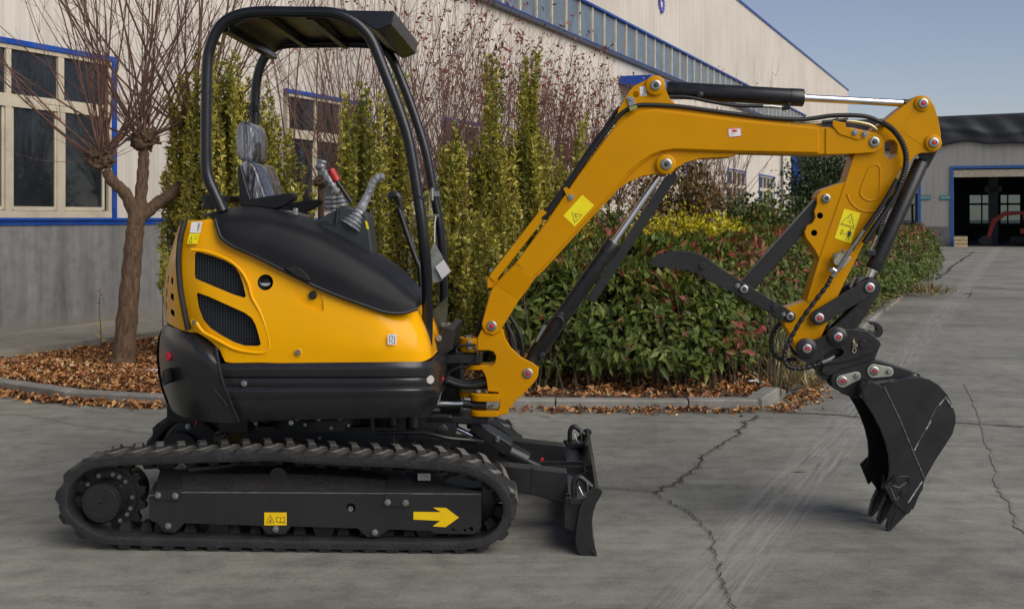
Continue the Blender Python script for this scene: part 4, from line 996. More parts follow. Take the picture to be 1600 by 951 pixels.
MB().prism(O2([(1041, 276), (1057, 269), (1061, 275), (930, 474), (917, 468)], VB - 0.02), VB + 0.02, VB + 0.06).build('cylinder_guard', M_GREY, cy, bevel=0.004)
for x, y in ((881, 490), (852, 535)):
    MB().lathe(M3(x - 5, y + 2 if y < 500 else y + 20, VB - 0.04), (0, -1, 0), [(-0.02, 0.016), (0.004, 0.016), (0.006, 0.010)], 14).build('port_boss', M_BLK, cy)
MB().tube(cr_path(O3([(851, 506), (862, 497), (873, 494), (880, 500), (879, 510), (872, 520)], VB - 0.05), 5), 0.004, 8).build('steel_pipe', M_BLK, cy)
MB().tube(O3([(838, 533), (852, 508)], VB - 0.05), [0.007, 0.009], 8).build('hose_fitting', M_STEEL, cy)
for x, y in ((912, 430), (922, 411)):
    A_ = Vector(M3(x, y, VB)); d = (Vector(M3(959, 379, VB)) - Vector(M3(835, 556, VB))).normalized()
    MB().cyl(A_ - d * 0.0015, A_ + d * 0.0015, 0.0382, 28).build('barrel_ring', M_BLK2, cy)

# ------------------------------------------------------------------ arm
VA = VB - 0.062
arm_px = [(1384, 188), (1405, 171), (1428, 154), (1434, 150), (1443, 149), (1453, 154), (1461, 168), (1467, 190), (1470, 208), (1471, 222), (1468, 231), (1461, 237.5), (1450, 239), (1440, 239), (1432, 242), (1424, 250), (1417, 264),
          (1406, 286), (1384, 319), (1366, 347), (1347, 386), (1321, 438), (1307, 468), (1295, 500), (1286, 520), (1275, 545), (1262, 560), (1250, 553), (1241, 540), (1238, 527), (1226, 508), (1225, 495), (1229, 481), (1260, 470),
          (1272, 432), (1280, 404), (1273, 390), (1259, 371), (1257, 362), (1261, 353), (1270, 348), (1274, 340), (1272, 330), (1277, 318), (1276, 308), (1283, 297), (1305, 289), (1321, 284), (1333, 247), (1345, 220), (1360, 205)]
arm = plate('dipper_arm', arm_px, VA, VB + 0.062, M_YEL, bevel=0.006, angle=30)
cut(arm, [MB().prism(O2([(1383, 222), (1388, 219), (1397, 219), (1402, 225), (1402, 240), (1396, 247), (1388, 248), (1382, 240)], VA), VA - 0.1, VB + 0.1)], M_YEL)
cut(arm, [MB().prism(circle_pts(M2(x, y, VA), 0.0135, 18), VA - 0.02, VA + 0.05) for x, y in ((1281, 337), (1272, 364))])
for v in (VA - 0.006,):
    MB().prism(O2([(1321, 284), (1280, 404), (1260, 470), (1266, 472), (1286, 406), (1327, 286)], VA), VA - 0.004, VA + 0.001).build('weld_seam', M_YEL, arm, bevel=0.0015)
tear = Zm(1200, 150, 2.7175, [(392, 405), (412, 345), (432, 302), (452, 290), (470, 298), (476, 325), (474, 390), (468, 425), (450, 442), (425, 443), (402, 430)])
MB().tube(cr_path(O3(tear, VA + 0.0015), 5, closed=True), 0.0055, 8, closed=True).build('pressed_rim', M_YEL, arm)
MB().tube(cr_path(O3(Zm(1200, 150, 2.7175, [(335, 415), (348, 445), (370, 470), (400, 486), (440, 490), (480, 484)]), VA + 0.001), 5), 0.005, 8).build('weld_arc', M_YEL, arm)
plate('arm_end_boss', [(1408, 205), (1428, 170), (1441, 150), (1453, 155), (1466, 185), (1470, 222), (1460, 237), (1448, 236), (1438, 225)], VA - 0.001, VA + 0.001, M_YEL, arm, bevel=0)
pin(1441, 162, VA, arm, R=0.023, boss=0.036, bh=0.012); pin(1457.5, 223.5, VA, arm, R=0.023, boss=0.038, bh=0.014)
pin(1290.5, 310, VA, arm, R=0.019, red=False, bh=0.006, boss=0.021, bm=M_STEEL)
sticker('keep_clear_sticker', [(1319, 326), (1344.5, 333), (1329, 380.5), (1304, 372)], VA, M_STICK,
        [tri(0.10, 0.10, 0.78, 0.38), [(0.38, 0.24), (0.46, 0.24)], [(0.55, 0.26), (0.63, 0.26)], [(0.42, 0.36), (0.56, 0.33), (0.62, 0.42)], [(0.02, 0.52), (0.98, 0.52)],
         [(0.24, 0.66), (0.33, 0.66), (0.33, 0.82), (0.24, 0.82), (0.24, 0.66)], [(0.40, 0.76), (0.56, 0.76)], [(0.70, 0.80), (0.66, 0.95)], [(0.78, 0.80), (0.80, 0.95)], [(0.62, 0.66), (0.60, 0.78)], [(0.84, 0.66), (0.86, 0.78)]],
        [[(0.64, 0.64), (0.82, 0.64), (0.82, 0.82), (0.66, 0.82)], [(0.70, 0.56), (0.76, 0.56), (0.76, 0.62), (0.70, 0.62)]], arm, lw=0.0022)
# diverter valve with fittings and hoses
vb_ = O2([(1301, 401), (1314, 392), (1330, 403), (1316, 420), (1302, 412)], VA - 0.03)
MB().prism(vb_, VA - 0.045, VA - 0.005).build('valve_block', mat('valve_cast', (0.38, 0.36, 0.27), 0.4, metal=0.6), arm, bevel=0.003)
for a, b, r in (((1308, 424), (1330, 389), 0.010), ((1330, 389), (1350, 360), 0.008), ((1300, 420), (1306, 424), 0.012), ((1306, 397), (1303, 401), 0.011), ((1297, 424), (1300, 420), 0.014), ((1297, 437), (1306, 424), 0.009), ((1318, 393), (1320, 390), 0.010)):
    MB().cyl(M3(*a, VA - 0.05), M3(*b, VA - 0.05), r, 8).build('hose_fitting', M_STEEL, arm)
MB().tube(cr_path(O3([(1330, 391), (1336, 380), (1352, 358), (1380, 318), (1402, 280)], VA - 0.045), 6), 0.0115, 10).build('hydraulic_hose', M_HOSE, arm)
MB().tube(cr_path(O3([(1345, 372), (1365, 342), (1390, 300), (1408, 262)], VA - 0.03), 6), 0.0035, 6).build('wire_guard', M_STEEL, arm)
hb = cr_path(O3([(1299, 432), (1292, 446), (1275, 468), (1255, 495), (1240, 520), (1229, 542), (1225, 558), (1229, 570), (1240, 575), (1255, 575), (1275, 570), (1285, 565)], VA - 0.055), 9)
MB().tube(hb, [0.0085 + 0.0028 * (1 if i % 4 < 2 else 0) for i in range(len(hb))], 10).build('beaded_hose', M_HOSE, arm)
MB().tube(O3([(1285, 566), (1297, 561), (1304, 556)], VA - 0.055), [0.010, 0.010, 0.006], 8).build('hose_fitting', M_STEEL, arm)
hb = cr_path(O3([(1222, 503), (1212, 512), (1205, 528), (1206, 545), (1213, 557), (1226, 562), (1245, 561)], VB + 0.04), 9)
MB().tube(hb, [0.0085 + 0.0028 * (1 if i % 4 < 2 else 0) for i in range(len(hb))], 10).build('beaded_hose', M_HOSE, arm)

# ------------------------------------------------------------------ thumb
th = Zm(700, 350, 2.963, [(930, 188), (955, 165), (985, 147), (1040, 130), (1075, 126), (1110, 127), (1150, 134), (1185, 148), (1235, 182), (1285, 217), (1400, 290), (1500, 352), (1590, 400), (1604, 412), (1608, 430), (1600, 448), (1588, 457), (1560, 457),
                          (1480, 403), (1400, 360), (1300, 305), (1200, 262), (1180, 240), (1160, 240), (1150, 224), (1125, 226), (1110, 212), (1085, 214), (1065, 206), (1035, 208), (1010, 198), (980, 203), (960, 193)])
tm = plate('thumb', th, VB - 0.062, VB - 0.046, M_BLK2, bevel=0.002, angle=50)
MB().prism(O2(th, VB - 0.062), VB + 0.046, VB + 0.062).build('thumb', M_BLK2, EX, bevel=0.002, angle=50)
for x, y, r in ((1178, 195, 0.013), (1512, 388, 0.013)):
    q = Zm(700, 350, 2.963, [(x, y)])[0]; c = M3(*q, VB - 0.062)
    MB().cyl((c[0], VB - 0.046, c[2]), (c[0], VB + 0.046, c[2]), 0.022, 14).build('thumb_spacer', M_BLK2, tm)
    MB().lathe(c, (0, -1, 0), [(0, r * 1.5), (0.004, r * 1.5), (0.005, r), (0.016, r)], 6).build('bolt', M_BLK, tm)
pin(1162, 451.5, VB - 0.062, tm, R=0.019, red=False, boss=0.024, bm=M_BLK2, bh=0.008); pin(1234, 494, VB - 0.062, tm, R=0.018, red=False, boss=0.026, bm=M_BLK2, bh=0.008)
bolt(1153, 446.5, VB - 0.062, 0.009, tm); bolt(1225, 491, VB - 0.062, 0.008, tm)
lk = O2([(1159, 440), (1276, 309), (1290, 302), (1296, 310), (1292, 322), (1182, 449), (1172, 458)], VB - 0.03)
MB().prism(lk, VB - 0.035, VB + 0.035).build('thumb_link', M_BLK2, EX, bevel=0.005)

# ------------------------------------------------------------------ bucket linkage
def bar_px(a, b, hw, v, ends=True):
    A_, B_ = Vector(M2(*a, v)), Vector(M2(*b, v)); d = (B_ - A_).normalized(); n = Vector((-d.y, d.x)); an = math.atan2(n.y, n.x)
    pts = [(A_.x + hw * math.cos(t), A_.y + hw * math.sin(t)) for t in np.linspace(an, an + math.pi, 9)]
    pts += [(B_.x + hw * math.cos(t), B_.y + hw * math.sin(t)) for t in np.linspace(an + math.pi, an + 2 * math.pi, 9)]
    return pts
for v0 in (VB - 0.093, VB + 0.075):
    l1 = MB().prism(bar_px((1279, 496), (1359, 449), 0.036, VB - 0.093), v0, v0 + 0.018).build('link_plate', M_BLK, EX, bevel=0.003)
hl = O2([(1357, 432), (1372, 440), (1374, 458), (1340, 512), (1315, 540), (1300, 535), (1297, 518), (1345, 470)], VB - 0.05)
hlp = MB(); hlp.prism(hl, VB - 0.05, VB - 0.030); hlp.prism(hl, VB + 0.03, VB + 0.05)
hlp.prism(O2([(1350, 470), (1362, 470), (1335, 510), (1322, 515)], VB - 0.05), VB - 0.030, VB + 0.03)
hlp.build('bucket_link', M_BLK, EX, bevel=0.003)
lp = [o for o in S.objects if o.name == 'link_plate'][0]
pin(1279.5, 496.5, VB - 0.093, lp, R=0.022, boss=0.026, bm=M_BLK2, bh=0.004); pin(1358.5, 449.5, VB - 0.093, lp, R=0.023, boss=0.028, bm=M_BLK2, bh=0.004)
MB().cyl(M3(1329, 449, VB), M3(1336, 433, VB), 0.010, 8).build('grease_nipple', M_STEEL, lp)
# quick hitch
QH = lambda pts: Zm(1240, 460, 5.944, pts)
qh = QH([(28, 505), (35, 465), (60, 432), (100, 416), (150, 420), (200, 418), (270, 395), (310, 372), (330, 332), (370, 310), (420, 306), (470, 320), (560, 322), (680, 338), (700, 345), (800, 430), (813, 465), (790, 510), (700, 555), (600, 592), (500, 620), (400, 640), (260, 650), (140, 645), (90, 612), (50, 572)])
VQ = VB - 0.098
hit = plate('quick_hitch', qh, VQ, VQ + 0.016, M_BLK, bevel=0.003)
cut(hit, [MB().prism(O2(QH([(278, 590), (290, 560), (340, 520), (400, 500), (440, 502), (465, 520), (462, 550), (440, 570), (400, 590), (350, 612), (300, 622)]), VQ), VQ - 0.05, VQ + 0.05)])
MB().prism(O2(qh, VQ), VB + 0.072, VB + 0.088).build('quick_hitch', M_BLK, EX, bevel=0.003)
lowq = O2(QH([(165, 650), (200, 700), (280, 750), (340, 760), (460, 700), (640, 650), (760, 612), (780, 560), (805, 500), (600, 590), (400, 640)]), VQ)
MB().prism(lowq, VQ + 0.012, VB + 0.07).build('hitch_jaw', M_BLK2, hit, bevel=0.006)
MB().prism(O2(QH([(290, 560), (470, 480), (600, 500), (560, 600), (300, 640)]), VQ), VQ + 0.05, VB + 0.05).build('hitch_core', M_BLK2, hit)
MB().prism(O2(QH([(345, 770), (330, 790), (290, 810), (270, 770), (285, 740)]), VQ), VQ + 0.03, VB + 0.05).build('hitch_jaw', M_BLK2, hit)
hk = O2(QH([(697, 258), (720, 250), (760, 252), (795, 270), (820, 300), (828, 335), (820, 370), (800, 392), (770, 398), (720, 360), (700, 330), (740, 345), (765, 335), (768, 310), (750, 285), (715, 278)]), VB - 0.02)
MB().prism(hk, VB - 0.03, VB + 0.01).build('lifting_hook', M_BLK, hit, bevel=0.003)
MB().prism(O2(QH([(545, 312), (640, 312), (760, 375), (740, 400), (560, 330)]), VB - 0.05), VB - 0.06, VB + 0.04).build('hitch_top', M_BLK2, hit, bevel=0.003)
for x, y, R_ in ((115, 497, 0.046), (403, 390, 0.045)):
    q = QH([(x, y)])[0]; pin(q[0], q[1], VQ, hit, R=0.021, boss=R_, bm=M_BLK, bh=0.02)
q = QH([(127, 508)])[0]
for x, y, r, m_ in ((643, 457, 0.020, M_BLK2), (292, 695, 0.018, M_BLK2)):
    q = QH([(x, y)])[0]; MB().lathe(M3(*q, VQ), (0, -1, 0), [(0, r), (0.008, r), (0.010, r * 0.9)], 22).build('blind_pin', m_, hit)
q = QH([(717, 432)])[0]; MB().lathe(M3(*q, VQ), (0, -1, 0), [(-0.002, 0.007), (0.0015, 0.007)], 14).build('hole', M_DARKHOLE, hit)
MB().tube(cr_path(O3(QH([(545, 430), (560, 450), (553, 475), (575, 500), (578, 525), (562, 540), (546, 525), (555, 500), (572, 465), (556, 410)]), VQ - 0.008), 5), 0.0028, 6).build('cotter_clip', mat('brass_clip', (0.6, 0.5, 0.3), 0.3, metal=0.8), hit)
MB().lathe(M3(*QH([(572, 465)])[0], VQ), (0, -1, 0), [(0, 0.008), (0.02, 0.008)], 10).build('clip_pin', M_STEEL, hit)

# ------------------------------------------------------------------ bucket
VK0, VK1 = -0.275, 0.095
B5 = lambda pts: Zm(1200, 500, 2.641, pts)
side = B5([(395, 330), (386, 300), (392, 272), (412, 255), (440, 258), (470, 272), (520, 252), (580, 237), (622, 234), (665, 243), (705, 266), (740, 305), (762, 350), (775, 392), (775, 425), (762, 470), (730, 520), (690, 580), (650, 652), (643, 670),
           (640, 695), (585, 795), (575, 800), (545, 780), (520, 745), (492, 690), (480, 682), (497, 650), (502, 610), (498, 560), (485, 505), (465, 450), (440, 400), (415, 360)])
VSD = VK0
bk_ = plate('bucket', side, VK0, VK0 + 0.012, M_BLK2, bevel=0.003, angle=35)
MB().prism(O2(side, VK0), VK1 - 0.012, VK1).build('bucket_side', M_BLK2, bk_, bevel=0.003, angle=35)
shell = O2(B5([(450, 262), (520, 254), (580, 240), (622, 237), (665, 246), (703, 268), (738, 307), (760, 351), (772, 392), (772, 425), (759, 470), (727, 520), (687, 580), (647, 652), (639, 690), (584, 790)]), VK0)
shell = [np.array(p_) for p_ in shell]
cen = np.array(M2(1420, 660, VK0))
inner = [p_ + (cen - p_) / np.linalg.norm(cen - p_) * 0.012 for p_ in shell]
MB().prism([tuple(p_) for p_ in shell] + [tuple(p_) for p_ in inner[::-1]], VK0 + 0.010, VK1 - 0.010).build('bucket_shell', M_BLK2, bk_, angle=30)
for a in ([(480, 275), (540, 400), (600, 545), (647, 655)], [(735, 318), (700, 350), (655, 440), (597, 545)]):
    MB().tube(O3(B5(a), VK0 - 0.001), 0.0028, 6).build('weld_bead', mat('weld_grey', (0.10, 0.105, 0.115), 0.5, var=0.7, vscale=60), bk_)
for a in ([(705, 352), (733, 318), (760, 360)], [(652, 450), (672, 415)], [(604, 536), (618, 508)], [(578, 752), (636, 664)]):
    MB().tube(O3(B5(a), VK0 - 0.002), 0.0036, 6).build('bare_weld', mat('bare_weld_metal', (0.32, 0.33, 0.35), 0.5, var=0.7, vscale=60), bk_)
ears = Zm(1240, 460, 5.944, [(352, 790), (360, 740), (395, 705), (500, 665), (600, 640), (700, 614), (740, 610), (790, 617), (880, 645), (980, 675), (1180, 740), (1160, 790), (900, 850), (760, 900), (700, 960), (560, 960), (450, 920), (375, 860)])
ek = plate('bucket_ear', ears, VB - 0.082, VB - 0.062, M_BLK2, bk_, bevel=0.003)
MB().prism(O2(ears, VB - 0.082), VB + 0.050, VB + 0.070).build('bucket_ear', M_BLK2, bk_, bevel=0.003)
MB().tube(O3(B5([(470, 275), (560, 235), (612, 228)]), VB - 0.085), 0.007, 8).build('bare_weld', MATS['bare_weld_metal'], bk_)
c = M3(*B5([(432, 298)])[0], VK0)
MB().lathe((c[0], VK0 - 0.002, c[2]), (0, 1, 0), [(0, 0.044), (0.003, 0.047), (0.37, 0.047)], 30).build('bucket_tube', M_BLK2, bk_)
for a, b, ra in (((455, 800), (580, 755), 0.030), ((748, 708), (880, 715), 0.033)):
    A_, B_ = QH([a])[0], QH([b])[0]
    a3, b3 = Vector(M2(*A_, VB - 0.082)), Vector(M2(*B_, VB - 0.082)); d = b3 - a3; an = math.atan2(d.y, d.x)
    pts = [(a3.x + ra * math.cos(t), a3.y + ra * math.sin(t)) for t in np.linspace(an + 1.75, an + 2 * math.pi - 1.75, 14)]
    pts += [(b3.x + ra * 0.68 * math.cos(t), b3.y + ra * 0.68 * math.sin(t)) for t in np.linspace(an - 1.3, an + 1.3, 9)]
    kp = MB().prism(pts, VB - 0.082, VB - 0.090).build('pin_keeper', mat('zinc_yellow_plate', (0.50, 0.50, 0.42), 0.35, metal=0.8), bk_, bevel=0.0015)
    pin(*A_, VB - 0.090, kp, R=0.021); bolt(B_[0], B_[1], VB - 0.090, 0.010, kp)
# teeth and side cutters
tooth = B5([(528, 772), (560, 768), (584, 795), (579, 812), (556, 836), (503, 889), (493, 876), (506, 820)])
tp = O2(tooth, VK0); tip_dz = 0.014
for k, v in enumerate((VK0 + 0.002, VK0 + 0.135, VK0 + 0.268)):
    tt = MB().prism([(p_[0] - 0.004 * k, p_[1] + tip_dz) for p_ in tp], v + 0.008, v + 0.044)
    tt = tt.build('bucket_tooth', M_FRM, bk_, bevel=0.0025)
    tt2 = MB().prism([(p_[0] - 0.004 * k, p_[1] + tip_dz) for p_ in O2(B5([(505, 870), (512, 835), (535, 790), (568, 800), (545, 838)]), VK0)], v + 0.004, v + 0.008).build('tooth_cheek', M_BLK2, tt, bevel=0.002)
    MB().prism([(p_[0], p_[1] + 0.01) for p_ in O2(B5([(548, 700), (640, 700), (603, 790), (565, 796), (545, 765)]), VK0)], v + 0.004, v + 0.048).build('tooth_adapter', M_BLK2, tt, bevel=0.004)
lip = O2(B5([(575, 770), (590, 780), (640, 695), (630, 690)]), VK0)
MB().prism(lip, VK0 + 0.002, VK1 - 0.002).build('bucket_lip', M_BLK, bk_, bevel=0.003)
sc = B5([(480, 688), (500, 668), (520, 645), (545, 641), (590, 641), (603, 650), (595, 680), (575, 715), (550, 750), (538, 775), (510, 742)])
s_ = plate('side_cutter', sc, VK0 - 0.012, VK0, M_FRM, bk_, bevel=0.004)
for x, y in ((529, 657), (587, 657), (556, 716)):
    q = B5([(x, y)])[0]; MB().lathe(M3(*q, VK0 - 0.012), (0, -1, 0), [(0, 0.018), (0.006, 0.018), (0.006, 0.011), (0.012, 0.010)], 8).build('bolt', M_BLK2, s_)
for a in ([(505, 690), (525, 740)], [(515, 682), (540, 690), (575, 665)], [(530, 740), (560, 700)]):
    MB().tube(O3(B5(a), VK0 - 0.013), 0.004, 6).build('cutter_rib', M_EDGE, s_)
q = O2([(1344, 725), (1356, 713), (1368, 746), (1357, 757)], VK1)
MB().prism(q, VK1, VK1 + 0.012).build('side_cutter', M_BLK, bk_, bevel=0.003)
# ================================================================== THE PLACE
def G(px, py, z=0.0):
    """where the sight line of a photo pixel meets a level surface of height z"""
    Y = FPX * (CAMH - z) / (py - HY)
    return ((px - CX) / FPX * Y, Y, z)

def node_mat(name):
    m = bpy.data.materials.new(name); m.use_nodes = True
    return m, m.node_tree.nodes, m.node_tree.links, m.node_tree.nodes['Principled BSDF']
def noise(n, l, vec, scale, detail=6, rough=0.6, mapping=None, dist=0.0):
    if mapping is not None:
        mp = n.new('ShaderNodeMapping'); mp.inputs['Scale'].default_value = mapping[0]
        mp.inputs['Rotation'].default_value = (0, 0, mapping[1] if len(mapping) > 1 else 0)
        l.new(vec, mp.inputs[0]); vec = mp.outputs[0]
    no = n.new('ShaderNodeTexNoise'); no.inputs['Scale'].default_value = scale; no.inputs['Detail'].default_value = detail; no.inputs['Roughness'].default_value = rough; no.inputs['Distortion'].default_value = dist
    l.new(vec, no.inputs['Vector']); return no.outputs['Fac']
def ramp(n, l, fac, stops):
    cr = n.new('ShaderNodeValToRGB'); e = cr.color_ramp.elements
    while len(e) < len(stops): e.new(0.5)
    for i, (p_, c) in enumerate(stops):
        e[i].position = p_; e[i].color = (c, c, c, 1) if not hasattr(c, '__len__') else rgb(c)
    l.new(fac, cr.inputs[0]); return cr.outputs[0]
def mixc(n, l, a, b, f, mode='MIX'):
    mx = n.new('ShaderNodeMix'); mx.data_type = 'RGBA'; mx.blend_type = mode
    for s_, v in (('A', a), ('B', b), ('Factor', f)):
        if isinstance(v, (int, float)): mx.inputs[s_].default_value = v
        elif isinstance(v, tuple): mx.inputs[s_].default_value = rgb(v)
        else: l.new(v, mx.inputs[s_])
    return mx.outputs['Result']

def concrete(name, base, streak_rot=0.0, fine=1.0, dark=0.7):
    m, n, l, p = node_mat(name)
    tc = n.new('ShaderNodeTexCoord'); v = tc.outputs['Object']
    c = ramp(n, l, noise(n, l, v, 0.55, 8, 0.62, dist=0.4), [(0.30, tuple(x * dark * 0.9 for x in base)), (0.50, base), (0.70, tuple(x * 1.30 for x in base))])
    s1 = ramp(n, l, noise(n, l, v, 3.0, 8, 0.7, ((0.22, 2.6, 1), streak_rot), 0.6), [(0.34, 0.84), (0.55, 1.0), (0.75, 1.08)])
    c = mixc(n, l, c, s1, 1.0, 'MULTIPLY')
    s2 = ramp(n, l, noise(n, l, v, 70 * fine, 8, 0.8), [(0.32, 0.60), (0.46, 0.97), (0.54, 1.03), (0.70, 1.35)])
    c = mixc(n, l, c, s2, 1.0, 'MULTIPLY')
    s3 = ramp(n, l, noise(n, l, v, 6, 8, 0.7), [(0.34, 0.74), (0.52, 1.0), (0.72, 1.14)])
    c = mixc(n, l, c, s3, 1.0, 'MULTIPLY')
    oil = ramp(n, l, noise(n, l, v, 1.3, 5, 0.7, dist=1.2), [(0.55, 0.0), (0.74, 0.55)])
    c = mixc(n, l, c, tuple(x * 0.45 for x in base), oil)
    spk = ramp(n, l, noise(n, l, v, 24, 4, 0.65, dist=0.8), [(0.22, 0.45), (0.34, 1.0), (0.66, 1.0), (0.80, 1.25)])
    c = mixc(n, l, c, spk, 1.0, 'MULTIPLY')
    pale = ramp(n, l, noise(n, l, v, 2.3, 6, 0.7, ((0.5, 1.6, 1), 0.3), 1.0), [(0.62, 0.0), (0.80, 0.45)])
    c = mixc(n, l, c, tuple(min(0.6, x * 1.7) for x in base), pale)
    l.new(c, p.inputs['Base Color'])
    p.inputs['Roughness'].default_value = 0.82
    p.inputs['Specular IOR Level'].default_value = 0.35
    b = n.new('ShaderNodeBump'); b.inputs['Strength'].default_value = 0.45; b.inputs['Distance'].default_value = 0.006
    l.new(noise(n, l, v, 90 * fine, 8, 0.75), b.inputs['Height'])
    b2 = n.new('ShaderNodeBump'); b2.inputs['Strength'].default_value = 0.35; b2.inputs['Distance'].default_value = 0.02
    l.new(noise(n, l, v, 3.0, 8, 0.7, ((0.22, 2.6, 1), streak_rot), 0.6), b2.inputs['Height']); l.new(b.outputs[0], b2.inputs['Normal'])
    l.new(b2.outputs[0], p.inputs['Normal'])
    return m, n, l, p, c, v

gm, n, l, p, c, v = concrete('yard_concrete', (0.224, 0.224, 0.190), 0.02)
# worn tyre streaks crossing the yard from lower left to upper right
sep = n.new('ShaderNodeMapping'); sep.inputs['Location'].default_value = (0, 0, 0)
pa, pb = G(1090, 940), G(1345, 640)
ang = math.atan2(pb[1] - pa[1], pb[0] - pa[0])
sep.vector_type = 'TEXTURE'; sep.inputs['Location'].default_value = (pa[0], pa[1], 0); sep.inputs['Rotation'].default_value = (0, 0, ang)
l.new(v, sep.inputs[0])
xyz = n.new('ShaderNodeSeparateXYZ'); l.new(sep.outputs[0], xyz.inputs[0])
wob = n.new('ShaderNodeMath'); wob.operation = 'MULTIPLY_ADD'; wob.inputs[1].default_value = 0.12
l.new(noise(n, l, v, 1.2, 3), wob.inputs[0]); l.new(xyz.outputs['Y'], wob.inputs[2])
ab = n.new('ShaderNodeMath'); ab.operation = 'ABSOLUTE'; sb = n.new('ShaderNodeMath'); sb.operation = 'SUBTRACT'; sb.inputs[1].default_value = 0.06
l.new(wob.outputs[0], sb.inputs[0]); l.new(sb.outputs[0], ab.inputs[0])
band = ramp(n, l, ab.outputs[0], [(0.10, 0.85), (0.22, 0.0)])
st = ramp(n, l, noise(n, l, sep.outputs[0], 4, 6, 0.7, ((0.35, 9, 1),)), [(0.40, 0.0), (0.62, 0.7)])
stb = mixc(n, l, st, band, 1.0, 'MULTIPLY')
c2 = mixc(n, l, c, (0.36, 0.345, 0.315), stb)
st2 = ramp(n, l, noise(n, l, sep.outputs[0], 5, 6, 0.7, ((0.4, 11, 1),), 0.3), [(0.30, 0.7), (0.48, 0.0)])
c2 = mixc(n, l, c2, (0.11, 0.105, 0.10), mixc(n, l, st2, band, 1.0, 'MULTIPLY'))
l.new(c2, p.inputs['Base Color'])
mb = MB(); mb.add([(-400, -40, 0), (400, -40, 0), (400, 900, 0), (-400, 900, 0)], [(0, 1, 2, 3)])
mb.build('yard_ground', gm, kind='structure')

# cracks and joints: ragged dark-filled strips lying on the slab
M_CRACK = mat('crack_fill', (0.045, 0.042, 0.036), 0.95, var=0.5, vscale=20)
M_CRUMB = mat('crumbled_edge', (0.175, 0.165, 0.14), 0.95, var=0.4, vscale=30)
def crack(pts, wd, jit, seed, name='ground_crack', m=M_CRACK, z=0.004, n_=14):
    r = random.Random(seed)
    P = cr_path([G(x, y)[:2] for x, y in pts], n_)
    A_, B_ = [], []
    off = 0
    for i, q in enumerate(P):
        d = (P[min(i + 1, len(P) - 1)] - P[max(i - 1, 0)]); d = d / (np.linalg.norm(d) + 1e-9); nn = np.array((-d[1], d[0]))
        off = off * 0.75 + r.uniform(-jit, jit)
        wl, wr = wd * r.uniform(0.2, 1.3), wd * r.uniform(0.2, 1.3)
        A_.append((*(q + nn * (off + wl)), z)); B_.append((*(q + nn * (off - wr)), z))
    return MB().grid([A_, B_]).build(name, m, kind='structure')
c_main = [(936, 762), (975, 766), (1020, 770), (1060, 752), (1095, 722), (1130, 692), (1160, 668), (1185, 650)]
c_low = [(1020, 770), (1045, 786), (1082, 805), (1108, 830), (1118, 870), (1130, 890), (1130, 925), (1145, 955), (1150, 980)]
for k, (pt, wd, jt) in enumerate(((c_main[:3], 0.0045, 0.007), (c_main[2:], 0.0065, 0.020), (c_low, 0.0042, 0.012), ([(1226, 644), (1280, 647), (1342, 652)], 0.006, 0.010), ([(1342, 652), (1420, 655), (1490, 660), (1600, 667), (1700, 674)], 0.006, 0.010),
        ([(0, 648), (40, 650), (80, 656), (120, 665), (180, 672), (262, 681)], 0.004, 0.006), ([(1522, 393), (1500, 408), (1480, 424), (1462, 438)], 0.05, 0.02), ([(860, 655), (838, 648)], 0.003, 0.004))):
    if wd > 0.005 and wd < 0.04: crack(pt, wd * 3.2, jt, k, 'crumbled_joint', M_CRUMB, 0.004)
    crack(pt, wd, jt, k, z=0.008)
crack([(1508, 600), (1530, 650), (1548, 700), (1562, 760), (1590, 810), (1612, 850)], 0.012, 0.01, 33, 'sealed_joint', mat('joint_seal', (0.20, 0.19, 0.165), 0.9), 0.004)

# ------------------------------------------------------------------ kerbs, planting bed, soil
km, *_ = concrete('kerb_concrete', (0.26, 0.25, 0.225), 0.3, 1.4, 0.6)
KP = [np.array(q) for q in ((-7.5, 13.2), (-5.6, 11.2), (-4.75, 10.2), (-4.19, 9.69), (-3.75, 9.30), (-3.27, 9.06), (-2.6, 8.88), (-1.2, 8.78), (0.0, 8.73), (1.815, 8.70))]
kerb = empty('kerb', (0, 0, 0), kind='structure')
def kerb_run(P, step, wd, h, seed, gap=0.006):
    r = random.Random(seed)
    Q = cr_path(P, 10) if len(P) > 2 else [P[0] + (P[1] - P[0]) * t for t in np.linspace(0, 1, 60)]
    d = [0]
    for a, b in zip(Q[:-1], Q[1:]): d.append(d[-1] + np.linalg.norm(b - a))
    def at(s):
        i = max(j for j in range(len(d) - 1) if d[j] <= max(0, s)); t = (s - d[i]) / (d[i + 1] - d[i]); return Q[i] + (Q[i + 1] - Q[i]) * t
    s = 0
    while s < d[-1] - 0.05:
        e = min(d[-1], s + step * r.uniform(0.9, 1.1))
        a, b = at(s + gap), at(e - gap); t = (b - a) / np.linalg.norm(b - a); nn = np.array((-t[1], t[0]))
        hh = h + r.uniform(-0.006, 0.006); j = r.uniform(-0.006, 0.006)
        pr = [(0, -0.05), (0, hh - 0.012), (0.012, hh), (wd - 0.01, hh), (wd, hh - 0.01), (wd, -0.05)]
        mb = MB(); vs = []
        for q in (a, (a * 2 + b) / 3, (a + b * 2) / 3, b):
            k_ = r.uniform(-0.002, 0.002)
            vs += [(*(q + nn * (x + j + k_)), z + (k_ if z > 0 else 0)) for x, z in pr]
        m_ = len(pr); fs = [(i * m_ + k, i * m_ + k + 1, (i + 1) * m_ + k + 1, (i + 1) * m_ + k) for i in range(3) for k in range(m_ - 1)]
        fs += [tuple(range(m_)), tuple(range(4 * m_ - 1, 3 * m_ - 1, -1))]
        mb.add(vs, fs).build('kerb_stone', km, kerb, fix=True)
        s = e
kerb_run(KP, 0.98, 0.13, 0.088, 1)
